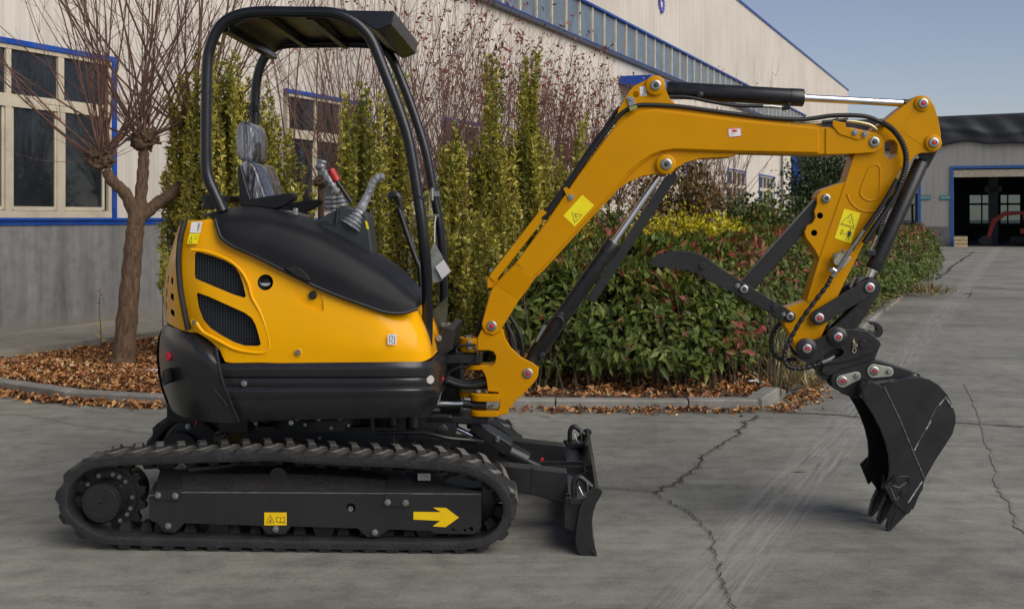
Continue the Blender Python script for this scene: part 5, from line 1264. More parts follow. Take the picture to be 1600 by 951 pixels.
kerb_run([np.array((1.835, 8.72)), np.array((2.10, 9.30))], 0.6, 0.13, 0.088, 2)
kerb_run([np.array((2.14, 9.42)), np.array((9.6, 27.5))], 0.98, 0.12, 0.05, 3, 0.03)
sm = mat('bed_soil', (0.085, 0.055, 0.036), 0.95, var=0.5, vscale=14, bump=1.0, bscale=40, coords='Object')
bed = [(-7.6, 13.3), (-5.6, 11.3), (-4.7, 10.3), (-4.1, 9.80), (-3.7, 9.40), (-3.2, 9.17), (-2.6, 8.98), (-1.2, 8.88), (0, 8.83), (1.75, 8.80), (2.05, 9.45), (9.5, 27.6), (9.0, 29.5), (4.5, 28.2), (-5.6, 11.2), (-7.0, 14.0)]
def tri_grid(poly, st, zf):
    """level sheet filling a polygon, relief from zf"""
    xs = [p_[0] for p_ in poly]; ys = [p_[1] for p_ in poly]
    def ins(x, y):
        c_ = False
        for i in range(len(poly)):
            (x1, y1), (x2, y2) = poly[i], poly[i - 1]
            if (y1 > y) != (y2 > y) and x < (x2 - x1) * (y - y1) / (y2 - y1) + x1: c_ = not c_
        return c_
    idx = {}; vs = []; fs = []
    nx = int((max(xs) - min(xs)) / st) + 1; ny = int((max(ys) - min(ys)) / st) + 1
    def gv(i, j):
        if (i, j) not in idx:
            x, y = min(xs) + i * st, min(ys) + j * st
            idx[(i, j)] = len(vs); vs.append((x, y, zf(x, y)))
        return idx[(i, j)]
    for i in range(nx):
        for j in range(ny):
            if ins(min(xs) + (i + 0.5) * st, min(ys) + (j + 0.5) * st): fs.append((gv(i, j), gv(i + 1, j), gv(i + 1, j + 1), gv(i, j + 1)))
    return vs, fs
A0 = np.array((-11.11, 0.0)); AX = np.array((0.384, 0.9233)); AY = np.array((-0.9233, 0.384))
WALK = 1.45
def bedz(x, y): 
    return 0.055 + 0.015 * math.sin(x * 1.7) * math.cos(y * 1.3) + 0.01 * math.sin(x * 5 + y * 4)
bedp = [(-7.6, 13.3), (-5.5, 11.25), (-4.65, 10.30), (-4.08, 9.80), (-3.68, 9.42), (-3.2, 9.19), (-2.6, 9.01), (-1.2, 8.91), (0, 8.86), (1.74, 8.83), (2.02, 9.48), (9.75, 27.9), (9.9, 30), (8.0, 31), (1.6, 31), (-6.0, 13.5)]
vs, fs = tri_grid(bedp, 0.11, bedz)
MB().add(vs, fs).build('planting_bed_soil', sm, angle=180, kind='structure')

# ------------------------------------------------------------------ near factory building, its own frame: x along the wall, y inwards
FA = empty('factory_building', (A0[0], A0[1], 0), math.atan2(AX[1], AX[0]), label='long cream ribbed-metal factory building with blue window trim and a strip of high windows', cat='building')
def sY(Y): return Y / 0.9233                      # distance along the wall for a given world depth
def wallmat(name, base, streak=0.12, rust=False):
    m, n, l, p = node_mat(name)
    tc = n.new('ShaderNodeTexCoord'); v = tc.outputs['Object']
    s1 = ramp(n, l, noise(n, l, v, 2.0, 6, 0.6, ((2.6, 2.6, 0.12),)), [(0.3, 1 - streak * 1.6), (0.55, 1.0), (0.8, 1 + streak * 0.5)])
    c = mixc(n, l, base, s1, 1.0, 'MULTIPLY')
    s2 = ramp(n, l, noise(n, l, v, 0.25, 4, 0.5), [(0.35, 0.90), (0.65, 1.04)])
    c = mixc(n, l, c, s2, 1.0, 'MULTIPLY')
    l.new(c, p.inputs['Base Color']); p.inputs['Roughness'].default_value = 0.5; p.inputs['Specular IOR Level'].default_value = 0.4
    return m
M_WALL = wallmat('cream_ribbed_sheet', (0.68, 0.63, 0.555))
M_WALLB = wallmat('cream_far_sheet', (0.63, 0.575, 0.50), 0.08)
M_BLUE = mat('blue_trim_paint', (0.004, 0.065, 0.37), 0.4, var=0.15, vscale=4, dirt=(0.15, 0.16, 0.2), dirt_amt=0.3)
M_FRAME = mat('cream_window_frame', (0.60, 0.53, 0.40), 0.5, var=0.1, vscale=5, dirt=(0.35, 0.27, 0.17), dirt_amt=0.35, dscale=4)
def plinthmat():
    m, n, l, p = node_mat('weathered_grey_render')
    tc = n.new('ShaderNodeTexCoord'); v = tc.outputs['Object']
    c = ramp(n, l, noise(n, l, v, 1.6, 7, 0.62, ((1.6, 1.6, 0.16),), 0.25), [(0.30, (0.10, 0.098, 0.090)), (0.42, (0.175, 0.172, 0.165)), (0.58, (0.25, 0.25, 0.245)), (0.76, (0.37, 0.375, 0.38))])
    s1 = ramp(n, l, noise(n, l, v, 6, 8, 0.7), [(0.3, 0.80), (0.6, 1.1)])
    c = mixc(n, l, c, s1, 1.0, 'MULTIPLY')
    xyz = n.new('ShaderNodeSeparateXYZ'); l.new(v, xyz.inputs[0])
    ad = n.new('ShaderNodeMath'); ad.operation = 'MULTIPLY_ADD'; ad.inputs[1].default_value = 0.22; l.new(noise(n, l, v, 3, 6), ad.inputs[0]); l.new(xyz.outputs['Z'], ad.inputs[2])
    mud = ramp(n, l, ad.outputs[0], [(0.28, 0.85), (0.42, 0.0)])
    c = mixc(n, l, c, (0.24, 0.215, 0.175), mud)          # mud splashed up along the foot of the wall
    l.new(c, p.inputs['Base Color']); p.inputs['Roughness'].default_value = 0.85
    b = n.new('ShaderNodeBump'); b.inputs['Strength'].default_value = 0.4; b.inputs['Distance'].default_value = 0.01
    l.new(noise(n, l, v, 25, 8, 0.7), b.inputs['Height']); l.new(b.outputs[0], p.inputs['Normal'])
    return m
M_PLINTH = plinthmat()
def glassmat(name, col, rough=0.04, var=0.5):
    m, n, l, p = node_mat(name)
    tc = n.new('ShaderNodeTexCoord')
    c = ramp(n, l, noise(n, l, tc.outputs['Object'], 1.5, 5), [(0.3, tuple(x * (1 - var) for x in col)), (0.7, tuple(x * (1 + var) for x in col))])
    l.new(c, p.inputs['Base Color']); p.inputs['Roughness'].default_value = rough; p.inputs['Specular IOR Level'].default_value = 0.6
    b = n.new('ShaderNodeBump'); b.inputs['Strength'].default_value = 0.03; l.new(noise(n, l, tc.outputs['Object'], 2.2, 2), b.inputs['Height']); l.new(b.outputs[0], p.inputs['Normal'])
    return m
M_PANE = glassmat('dark_window_glass', (0.018, 0.022, 0.028))
M_CLER = glassmat('dusty_high_glass', (0.13, 0.165, 0.20), 0.25, 0.25)

def ribbed(x0, x1, z0, z1, name, m, parent, pitch=0.2, rw=0.045, rd=0.022, y0=0.0, flat=False):
    prof = []
    k = math.ceil(x0 / pitch)
    prof.append((x0, y0))
    while k * pitch + rw < x1:
        a = k * pitch
        if a > x0: prof += [(a, y0), (a + rw * 0.25, y0 - rd), (a + rw * 0.75, y0 - rd), (a + rw, y0)]
        k += 1
    prof.append((x1, y0))
    mb = MB(); nn = len(prof)
    mb.add([(p_[0], p_[1], z0) for p_ in prof] + [(p_[0], p_[1], z1) for p_ in prof], [(i, i + 1, i + 1 + nn, i + nn) for i in range(nn - 1)])
    return mb.build(name, m, parent, angle=15)
wins = [(12.41, 14.71, 3), (18.31, 20.60, 3), (23.50, 25.79, 3), (29.4, 31.7, 3), (41.4, 43.7, 3), (47.5, 50.7, 4), (53.6, 56.9, 4)]
ZS, ZT, ZE = 1.42, 3.36, 6.10
edges = [2.0] + [e for w_ in wins for e in (w_[0] - 0.07, w_[1] + 0.07)] + [66.0]
for i in range(0, len(edges), 2): ribbed(sY(edges[i]), sY(edges[i + 1]), ZS, ZT + 0.06, 'wall_sheet', M_WALL, FA)
ribbed(sY(2.0), sY(66.0), ZT + 0.06, ZE, 'wall_sheet', M_WALL, FA)
mb = MB(); mb.prism([(sY(2.0), -0.02), (sY(66), -0.02), (sY(66), 0.2), (sY(2), 0.2)], 0.0, 1.34, ax='z'); mb.build('plinth', M_PLINTH, FA)
mb = MB(); mb.prism([(sY(2.0), -0.035), (sY(66), -0.035), (sY(66), 0.05), (sY(2), 0.05)], 1.342, 1.42, ax='z'); mb.build('sill_flashing', M_BLUE, FA)
mb = MB(); mb.prism([(sY(2.0), -0.060), (sY(66), -0.060), (sY(66), -0.037), (sY(2), -0.037)], 1.395, 1.425, ax='z'); mb.build('sill_lip', M_BLUE, FA)
for wi, (Ya, Yb, npane) in enumerate(wins):
    xa, xb = sY(Ya), sY(Yb)
    fr = MB()
    def bx(x0, x1, y0, y1, z0, z1, mb_=fr): mb_.prism([(x0, y0), (x1, y0), (x1, y1), (x0, y1)], z0, z1, ax='z')
    fw = 0.055
    bx(xa, xb, -0.030, 0.05, ZS + 0.002, ZS + 0.085); bx(xa, xb, -0.030, 0.05, ZT - 0.05, ZT)
    bx(xa, xa + fw, -0.028, 0.05, ZS + 0.085, ZT - 0.05); bx(xb - fw, xb, -0.028, 0.05, ZS + 0.085, ZT - 0.05)
    bx(xa + fw, xb - fw, -0.026, 0.05, 2.665, 2.81)
    wo = None
    pw = (xb - xa - 2 * fw) / npane
    for k in range(1, npane):
        cx_ = xa + fw + pw * k; mw = 0.045 if (k % 2) else 0.06
        bx(cx_ - mw, cx_ + mw, -0.024, 0.05, ZS + 0.085, 2.665); bx(cx_ - mw * 0.8, cx_ + mw * 0.8, -0.024, 0.05, 2.81, ZT - 0.05)
    wo = fr.build('window', M_FRAME, FA, bevel=0.004, seg=1)
    tr = MB()
    bx(xa - 0.07, xb + 0.07, -0.05, 0.05, ZT + 0.002, ZT + 0.062, tr)
    if wi != 1: bx(xa - 0.07, xa - 0.003, -0.048, 0.05, ZS + 0.004, ZT + 0.002, tr)
    bx(xb + 0.003, xb + 0.07, -0.048, 0.05, ZS + 0.004, ZT + 0.002, tr)
    tr.build('window_trim', M_BLUE, wo)
    for k in range(npane):
        x0 = xa + fw + pw * k; x1 = x0 + pw
        for z0, z1 in ((ZS + 0.10, 2.66), (2.815, ZT - 0.055)):
            q = MB(); bx(x0, x1, 0.012, 0.020, z0, z1, q); q.build('pane', M_PANE, wo)
            if z0 < 2 and wi < 3:                      # sliding sash stiles
                q = MB(); bx(x0 + 0.05, x0 + 0.085, -0.004, 0.012, z0, z1, q); bx(x1 - 0.085, x1 - 0.05, -0.004, 0.012, z0, z1, q)
                bx(x0 + 0.085, x1 - 0.085, -0.004, 0.012, z0 - 0.01, z0 + 0.035, q); q.build('sash', M_FRAME, wo)
# high window strip
x0, x1 = sY(10), sY(66)
def band(name, y0, y1, z0, z1, m, xa=x0, xb=x1, p_=FA): return MB().prism([(xa, y0), (xb, y0), (xb, y1), (xa, y1)], z0, z1, ax='z').build(name, m, p_)
M_GUT = mat('dark_gutter', (0.05, 0.06, 0.09), 0.5, var=0.2)
band('gutter', -0.16, 0.05, 6.00, 6.10, M_GUT); band('gutter_edge', -0.17, -0.162, 6.085, 6.105, M_BLUE)
band('eave_trim', -0.10, 0.30, 7.10, 7.155, M_BLUE)
nm = int((66 - 10) / 0.95)
for k in range(nm + 1):
    xx = sY(10 + 0.95 * k)
    MB().prism([(xx - 0.035, -0.045), (xx + 0.035, -0.045), (xx + 0.035, 0.06), (xx - 0.035, 0.06)], 6.102, 7.098, ax='z').build('mullion', M_FRAME, FA)
    if k < nm:
        MB().prism([(xx + 0.036, 0.0), (xx + sY(0.95) - 0.036, 0.0), (xx + sY(0.95) - 0.036, 0.012), (xx + 0.036, 0.012)], 6.102, 7.098, ax='z').build('high_window_pane', M_CLER, FA)
MB().add([(x0, -0.08, 7.158), (x1, -0.08, 7.158), (x1, 3.69, 7.75), (x0, 3.69, 7.75)], [(0, 1, 2, 3)]).build('roof', M_GUT, FA)
MB().add([(sY(66), 0.0, 0), (sY(66), 3.69, 0), (sY(66), 3.69, 7.7), (sY(66), 0.0, 7.1)], [(0, 1, 2, 3)]).build('end_wall', M_WALL, FA)
# blue awning over a side door, down-pipe, blue corner post
a_ = sY(34.0); MB().prism([(a_, -1.0), (sY(38.5), -1.0), (sY(38.5), -0.06), (a_, -0.06)], 5.25, 5.50, ax='z').build('door_awning', M_BLUE, FA, bevel=0.02)
MB().cyl((sY(58.4), -0.14, 0.0), (sY(58.4), -0.14, 6.0), 0.07, 10).build('down_pipe', M_PLINTH, FA)
MB().prism([(sY(61.6), -0.35), (sY(64.6), -0.35), (sY(64.6), -0.03), (sY(61.6), -0.03)], 0, 5.9, ax='z').build('corner_post', M_BLUE, FA)

# paved walkway along the wall
wm, *_ = concrete('walkway_concrete', (0.30, 0.275, 0.225), 0.2, 1.0, 0.75)
wk = MB()
wp = []
r = random.Random(5)
for k in range(80):
    wp.append((sY(3 + k * 0.75), -WALK - r.uniform(0, 0.05)))
wk.prism([(sY(3), -0.022), (wp[-1][0], -0.022)] + wp[::-1], -0.05, 0.15, ax='z')
tagw = wk.build('walkway', wm, kind='structure'); tagw.location = FA.location; tagw.rotation_euler = FA.rotation_euler

# ------------------------------------------------------------------ tall workshop behind it
FB = empty('tall_workshop_building', (A0[0] + AY[0] * 3.69, A0[1] + AY[1] * 3.69, 0), math.atan2(AX[1], AX[0]), label='tall cream workshop wall rising behind the lower factory roof with a round purple emblem', cat='building')
ZB = 13.72
ribbed(sY(14), sY(112.8), 0, ZB, 'wall_sheet', M_WALLB, FB, pitch=0.55, rw=0.09, rd=0.035)
MB().prism([(sY(14), -0.10), (sY(112.9), -0.10), (sY(112.9), 0.6), (sY(14), 0.6)], ZB, ZB + 0.10, ax='z').build('roof_trim', M_BLUE, FB)
MB().prism([(sY(14), 0.3), (sY(112.8), 0.3), (sY(112.8), 22), (sY(14), 22)], 0, ZB - 0.01, ax='z').build('building_body', M_WALLB, FB)
ex, ez = sY(50.6), 1.42 + 345 / 1850 * 50.6
M_LOGO = mat('purple_emblem', (0.10, 0.09, 0.42), 0.5, var=0.1)
P = []
for k in range(64):
    a = 2 * math.pi * k / 64; rr_ = 0.46 if (k // 2) % 2 else 0.38
    P.append((ex + rr_ * math.cos(a), ez + rr_ * math.sin(a)))
mb = MB(); nn = 64
inn = [(ex + 0.24 * math.cos(2 * math.pi * k / 64), ez + 0.24 * math.sin(2 * math.pi * k / 64)) for k in range(64)]
mb.add([(x, -0.08, z) for x, z in P] + [(x, -0.08, z) for x, z in inn] + [(x, -0.03, z) for x, z in P] + [(x, -0.03, z) for x, z in inn],
       [(k, (k + 1) % 64, 64 + (k + 1) % 64, 64 + k) for k in range(64)] + [(k, 128 + k, 128 + (k + 1) % 64, (k + 1) % 64) for k in range(64)] + [(64 + k, 64 + (k + 1) % 64, 192 + (k + 1) % 64, 192 + k) for k in range(64)])
mb.build('gear_emblem', M_LOGO, FB, fix=True)

# ------------------------------------------------------------------ far warehouse with the tarp
CA = -math.atan2(0.416, 1.0)
C0 = (22.2, 59.7)
FC = empty('far_warehouse', (C0[0], C0[1], 0), CA, label='far grey warehouse with blue framed open door under a black tarp hung along its eave', cat='building')
def PC(px, py, yl=0.0):
    """photo pixel -> (x along facade, z)"""
    k = (px - CX) / FPX
    ox, oy = C0[0] + 0.384 * yl, C0[1] + 0.923 * yl
    a = (k * oy - ox) / (0.923 + 0.384 * k)
    Y = oy - 0.384 * a
    return a, CAMH - (py - HY) / FPX * Y
M_CW = wallmat('grey_warehouse_wall', (0.30, 0.295, 0.28), 0.10)
M_TRIMC = mat('faded_blue_frame', (0.02, 0.09, 0.28), 0.5)
dl, dt = PC(1490, 264); dr = PC(1645, 264)[0]
gl, gr = PC(1392, 300)[0], PC(1434, 300)[0]
ztop = 6.45
def cbox(name, x0, x1, y0, y1, z0, z1, m, par=FC, **k): return MB().prism([(x0, y0), (x1, y0), (x1, y1), (x0, y1)], z0, z1, ax='z').build(name, m, par, **k)
XL, XR = -8.0, 14.0
cbox('wall', XL, gl, 0, 0.25, 0, ztop, M_CW); cbox('wall', gl, gr, 0, 0.25, 3.2, ztop, M_CW); cbox('wall', gr, dl, 0, 0.25, 0, ztop, M_CW)
cbox('lintel', dl, dr, 0.03, 0.25, dt, ztop, M_CW); cbox('wall', dr, XR, 0, 0.25, 0, ztop, M_CW)
cbox('plinth', gr + 0.1, dl - 0.1, -0.05, -0.002, 0, 1.0, mat('dark_plinth', (0.12, 0.12, 0.12), 0.9, var=0.2))
cbox('lintel_board', dl, dr, 0.0, 0.028, dt - 0.42, dt - 0.06, mat('tan_board', (0.36, 0.31, 0.24), 0.7, var=0.2))
for x0_, x1_, z0_, z1_ in ((dl - 0.16, dl, 0, dt), (dr, dr + 0.16, 0, dt), (dl - 0.16, dr + 0.16, dt + 0.002, dt + 0.14)): cbox('door_frame', x0_, x1_, -0.06, 0.1, z0_, z1_, M_TRIMC)
cbox('door_frame', gr, gr + 0.15, -0.06, 0.1, 0, 3.25, M_TRIMC)
D = 16.0
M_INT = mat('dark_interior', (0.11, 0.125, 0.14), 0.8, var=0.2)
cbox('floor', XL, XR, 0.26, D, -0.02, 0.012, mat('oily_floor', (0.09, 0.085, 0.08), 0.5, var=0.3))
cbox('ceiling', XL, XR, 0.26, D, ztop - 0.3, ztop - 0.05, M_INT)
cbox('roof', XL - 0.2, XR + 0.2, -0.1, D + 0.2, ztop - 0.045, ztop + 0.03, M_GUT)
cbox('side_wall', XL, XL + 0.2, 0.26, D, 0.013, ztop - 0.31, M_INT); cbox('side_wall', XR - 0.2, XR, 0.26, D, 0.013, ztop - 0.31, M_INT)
wl, wt = PC(1514, 305, D); wr, wb = PC(1595, 349, D)
ol, orr = PC(1392, 300, D)[0], PC(1436, 300, D)[0]
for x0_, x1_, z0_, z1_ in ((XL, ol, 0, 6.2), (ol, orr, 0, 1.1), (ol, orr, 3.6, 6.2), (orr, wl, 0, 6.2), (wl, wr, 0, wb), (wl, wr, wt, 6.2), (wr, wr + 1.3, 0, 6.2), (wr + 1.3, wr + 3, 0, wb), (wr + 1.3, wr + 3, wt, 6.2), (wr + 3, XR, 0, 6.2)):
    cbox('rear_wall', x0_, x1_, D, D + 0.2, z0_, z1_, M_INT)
wf = MB()
for k in range(5):
    xx = wl + (wr - wl) * k / 4; wf.box((xx, D + 0.1, (wt + wb) / 2), (0.09 if k != 2 else 0.7, 0.1, wt - wb))
wf.box(((wl + wr) / 2, D + 0.1, wb + (wt - wb) * 0.68), (wr - wl, 0.12, 0.12))
wf.build('rear_window', M_INT, FC)
def dustyglass():
    m, n, l, p = node_mat('dusty_clear_glass'); t = n.new('ShaderNodeBsdfTransparent'); t.inputs[0].default_value = (0.52, 0.57, 0.60, 1)
    mx = n.new('ShaderNodeMixShader'); mx.inputs[0].default_value = 0.82; p.inputs['Base Color'].default_value = (0.2, 0.22, 0.23, 1); p.inputs['Roughness'].default_value = 0.4
    l.new(p.outputs[0], mx.inputs[1]); l.new(t.outputs[0], mx.inputs[2]); l.new(mx.outputs[0], n['Material Output'].inputs[0]); return m
M_DGL = dustyglass()
for xa_, xb_, za_, zb_ in ((wl, wr, wb, wt), (wr + 1.3, wr + 3, wb, wt), (ol, orr, 1.1, 3.6)): cbox('rear_pane', xa_, xb_, D + 0.02, D + 0.03, za_, zb_, M_DGL)
mb = MB()
Gd = []
r = random.Random(3)
nx_ = 120
for i in range(nx_ + 1):
    x = XL - 0.1 + (XR - XL + 0.2) * i / nx_
    bot = 5.08 + 0.12 * math.sin(x * 0.9 + 1) + 0.06 * math.sin(x * 2.7) + (0.25 if x > 3 else 0) * min(1, (x - 3) / 3 if x > 3 else 0)
    col = []
    for j in range(13):
        t = j / 12; z = ztop + 0.12 + 0.012 * x - (ztop + 0.12 - bot) * t
        y = -0.16 - 0.06 * math.sin(x * 1.9 + t * 3.0) * t - 0.07 * math.sin(x * 4.3 - t * 5) * math.sin(t * 3.1) - 0.12 * math.exp(-((t - 0.45 - 0.2 * math.sin(x * 0.7)) / 0.08) ** 2)
        col.append((x, y, z))
    Gd.append(col)
mb.grid(Gd); tp_ = mb.build('eave_tarp', mat('black_tarp', (0.022, 0.026, 0.034), 0.6, var=0.3, vscale=1.5), None, angle=180, solid=0.02, label='black tarpaulin draped in folds along the eave of the far warehouse', cat='tarpaulin')
tp_.location = FC.location; tp_.rotation_euler = FC.rotation_euler
M_TEAL = mat('teal_sign', (0.03, 0.16, 0.18), 0.5)
for k, (xa, xb) in enumerate(((1437, 1454), (1469, 1488))):
    a0, a1 = PC(xa, 305), PC(xb, 312)
    sg = MB().prism([(a0[0], -0.05), (a1[0], -0.05), (a1[0], -0.02), (a0[0], -0.02)], a1[1], a0[1], ax='z').build('wall_sign', M_TEAL, None, label=('small teal nameplate on the far warehouse wall beside the left opening' if k == 0 else 'small teal nameplate touching the blue door frame of the far warehouse'), cat='sign')
    sg.location = FC.location; sg.rotation_euler = FC.rotation_euler
    mb = MB()
    for j in range(5):
        x = a0[0] + (a1[0] - a0[0]) * (0.14 + 0.17 * j); mb.box((x, -0.053, (a0[1] + a1[1]) / 2), (0.05, 0.006, 0.11)); mb.box((x, -0.053, (a0[1] + a1[1]) / 2 + 0.02), (0.085, 0.006, 0.02))
    mb.build('lettering', mat('pale_lettering', (0.25, 0.4, 0.4), 0.6), sg)

# small red excavator inside the warehouse
def world_C(a, yl, z=0.0):
    return (C0[0] + 0.923 * a + 0.384 * yl, C0[1] - 0.384 * a + 0.923 * yl, z)
ro = world_C(PC(1590, 340, 3.0)[0], 3.0)
RX = empty('red_excavator', ro, CA, label='red mini excavator parked inside the open far warehouse', cat='excavator')
M_RX = mat('red_machine_paint', (0.42, 0.035, 0.02), 0.45)
mb = MB(); mb.prism([(-0.3, 0.12), (2.0, 0.12), (2.15, 0.3), (2.0, 0.5), (-0.3, 0.5), (-0.45, 0.3)], -0.7, -0.4); mb.build('track', M_RUB, RX, bevel=0.03)
mb = MB(); mb.prism([(-0.3, 0.12), (2.0, 0.12), (2.15, 0.3), (2.0, 0.5), (-0.3, 0.5), (-0.45, 0.3)], 0.4, 0.7); mb.build('track', M_RUB, RX, bevel=0.03)
mb = MB(); mb.prism([(0.1, 0.6), (2.3, 0.6), (2.4, 1.0), (2.0, 1.45), (1.3, 1.4), (1.1, 0.95), (0.1, 0.9)], -0.6, 0.6); mb.build('body', M_RX, RX, bevel=0.06)
bo = [(-1.55, 0.25), (-1.35, 0.25), (-1.05, 1.15), (-0.6, 1.55), (0.2, 1.62), (0.35, 1.0), (0.5, 0.75), (0.62, 0.85), (0.50, 1.35), (0.35, 1.8), (-0.65, 1.78), (-1.25, 1.35)]
MB().prism(bo, -0.09, 0.09).build('boom', M_RX, RX, bevel=0.02)
MB().prism([(-1.6, 0.55), (-1.25, 0.35), (-1.2, 0.03), (-1.7, 0.03), (-1.95, 0.3)], -0.25, 0.25).build('bucket', M_BLK, RX, bevel=0.02)
MB().cyl((-0.2, 0.12, 1.72), (0.65, 0.12, 1.70), 0.05, 10).build('cylinder', M_BLK, RX)
mb = MB()
for sx_ in (0.9, 2.0):
    for sy_ in (-0.5, 0.5): mb.cyl((sx_, sy_, 1.3), (sx_, sy_, 2.5), 0.04, 8)
mb.box((1.45, 0, 2.52), (1.3, 1.15, 0.07)); mb.build('canopy', M_BLK, RX)
# workbench clutter: hoist column and forklift in the left opening
hb = world_C(PC(1552, 330, 5.0)[0], 5.0)
hz = empty('workshop_hoist', hb, CA, label='dark jib hoist column standing inside the far warehouse door', cat='hoist')
MB().prism([(-0.25, -0.25), (0.25, -0.25), (0.25, 0.25), (-0.25, 0.25)], 0.01, 5.2, ax='z').build('column', M_INT, hz, bevel=0.03)
MB().box((0.0, 0, 3.0), (0.9, 0.5, 0.4)).build('hoist_box', M_INT, hz, bevel=0.05); MB().box((-1.2, 0, 4.6), (2.4, 0.25, 0.3)).build('jib', M_INT, hz, bevel=0.02)
fo = world_C(PC(1418, 350, 0.8)[0], 0.8)
FL = empty('forklift', fo, CA, label='dark forklift with raised mast in the left opening of the far warehouse', cat='forklift')
M_FL = mat('dark_forklift_paint', (0.03, 0.045, 0.05), 0.5)
MB().box((-0.35, 0, 0.75), (1.3, 1.0, 0.75)).build('body', M_FL, FL, bevel=0.08, seg=3)
for yv in (-0.3, 0.3): MB().box((0.45, yv, 1.4), (0.12, 0.1, 2.6)).build('mast', M_FL, FL, bevel=0.01)
MB().box((0.45, 0, 2.65), (0.14, 0.7, 0.1)).build('mast_crossbar', M_FL, FL)
for xv in (-0.85, 0.25):
    for yv in (-0.42, 0.42): MB().cyl((xv, yv, 1.1), (xv * 0.9, yv, 2.1), 0.035, 8).build('guard_post', M_FL, FL)
    for yv in (-0.5, 0.5): MB().cyl((xv, yv - 0.09, 0.30), (xv, yv + 0.09, 0.30), 0.29, 20).build('wheel', M_RUB, FL, bevel=0.02)
MB().box((-0.3, 0, 2.13), (1.25, 0.95, 0.06)).build('guard_roof', M_FL, FL)
for yv in (-0.22, 0.22): MB().box((1.0, yv, 0.12), (1.0, 0.1, 0.05)).build('fork', M_BLK, FL)
cp = PC(1501, 386, -0.6)
cr_o = world_C(cp[0], -0.6)
CR = empty('wooden_crate', cr_o, CA, label='small pale wooden crate on the ground beside the far warehouse door', cat='crate')
M_WOOD = mat('pale_wood', (0.50, 0.38, 0.22), 0.7, var=0.2, vscale=8)
for zz in (0.06, 0.24, 0.42):
    for yv in (-0.26, 0.26): MB().box((0, yv, zz), (0.58, 0.025, 0.15)).build('slat', M_WOOD, CR)
    for xv in (-0.30, 0.30): MB().box((xv, 0, zz), (0.025, 0.5, 0.15)).build('slat', M_WOOD, CR)
MB().box((0, 0, 0.51), (0.62, 0.56, 0.02)).build('lid', M_WOOD, CR)
# ================================================================== VEGETATION
def leafmat(name, ramps, rough=0.45, edge=None, spec=0.4, trans=0.15):
    """colour of each leaf picked by its own number; edge: ramp for the leaf margin"""
    m, n, l, p = node_mat(name)
    a = n.new('ShaderNodeAttribute'); a.attribute_name = 'tint'
    c = ramp(n, l, a.outputs['Fac'], ramps)
    if edge is not None:
        c2 = ramp(n, l, a.outputs['Fac'], edge)
        e = n.new('ShaderNodeAttribute'); e.attribute_name = 'edge'
        f = ramp(n, l, e.outputs['Fac'], [(0.25, 0.0), (0.6, 1.0)])
        c = mixc(n, l, c, c2, f)
    l.new(c, p.inputs['Base Color']); p.inputs['Roughness'].default_value = rough; p.inputs['Specular IOR Level'].default_value = spec
    if trans:
        t = n.new('ShaderNodeBsdfTranslucent'); l.new(c, t.inputs['Color'])
        mx = n.new('ShaderNodeMixShader'); mx.inputs[0].default_value = trans
        o = n['Material Output']; l.new(p.outputs[0], mx.inputs[1]); l.new(t.outputs[0], mx.inputs[2]); l.new(mx.outputs[0], o.inputs[0])
    return m
M_PHOT = leafmat('photinia_leaf', [(0.0, (0.026, 0.050, 0.010)), (0.45, (0.088, 0.125, 0.018)), (0.78, (0.19, 0.21, 0.035)), (0.86, (0.20, 0.13, 0.05)), (0.93, (0.24, 0.07, 0.045)), (1.0, (0.36, 0.04, 0.045))], 0.5, spec=0.35)
M_EUON = leafmat('euonymus_leaf', [(0.0, (0.055, 0.080, 0.016)), (0.5, (0.14, 0.165, 0.026)), (1.0, (0.27, 0.245, 0.03))], 0.4,
                 edge=[(0.0, (0.17, 0.18, 0.03)), (0.35, (0.44, 0.39, 0.055)), (1.0, (0.72, 0.60, 0.13))])
M_YSH = leafmat('golden_leaf', [(0.0, (0.25, 0.26, 0.02)), (0.5, (0.55, 0.46, 0.015)), (1.0, (0.70, 0.58, 0.03))])
M_DRY = leafmat('dry_red_leaf', [(0.0, (0.15, 0.04, 0.03)), (0.6, (0.26, 0.065, 0.045)), (1.0, (0.45, 0.19, 0.09))], 0.6)
M_LIT = leafmat('fallen_leaf', [(0.0, (0.07, 0.03, 0.016)), (0.3, (0.24, 0.10, 0.040)), (0.62, (0.46, 0.21, 0.075)), (0.88, (0.58, 0.36, 0.15)), (1.0, (0.62, 0.50, 0.30))], 0.65, trans=0.05, spec=0.3)
M_DARKL = leafmat('dark_tree_leaf', [(0.0, (0.02, 0.035, 0.012)), (0.6, (0.05, 0.075, 0.025)), (1.0, (0.09, 0.11, 0.035))])
M_BRL = leafmat('bronze_leaf', [(0.0, (0.07, 0.06, 0.02)), (0.5, (0.16, 0.09, 0.03)), (1.0, (0.22, 0.16, 0.05))])
M_GRASS = leafmat('dry_grass_blade', [(0.0, (0.20, 0.15, 0.06)), (1.0, (0.42, 0.34, 0.18))], 0.7)
def barkmat(name, c0, c1, sc=34):
    m, n, l, p = node_mat(name)
    tc = n.new('ShaderNodeTexCoord'); v = tc.outputs['Object']
    f = noise(n, l, v, sc, 8, 0.7, ((1, 1, 0.28),), 0.6)
    l.new(ramp(n, l, f, [(0.32, c0), (0.66, c1)]), p.inputs['Base Color']); p.inputs['Roughness'].default_value = 0.9
    b = n.new('ShaderNodeBump'); b.inputs['Strength'].default_value = 1.0; b.inputs['Distance'].default_value = 0.04
    l.new(f, b.inputs['Height']); l.new(b.outputs[0], p.inputs['Normal']); return m
M_BARK = barkmat('brown_bark', (0.060, 0.034, 0.020), (0.20, 0.125, 0.075))
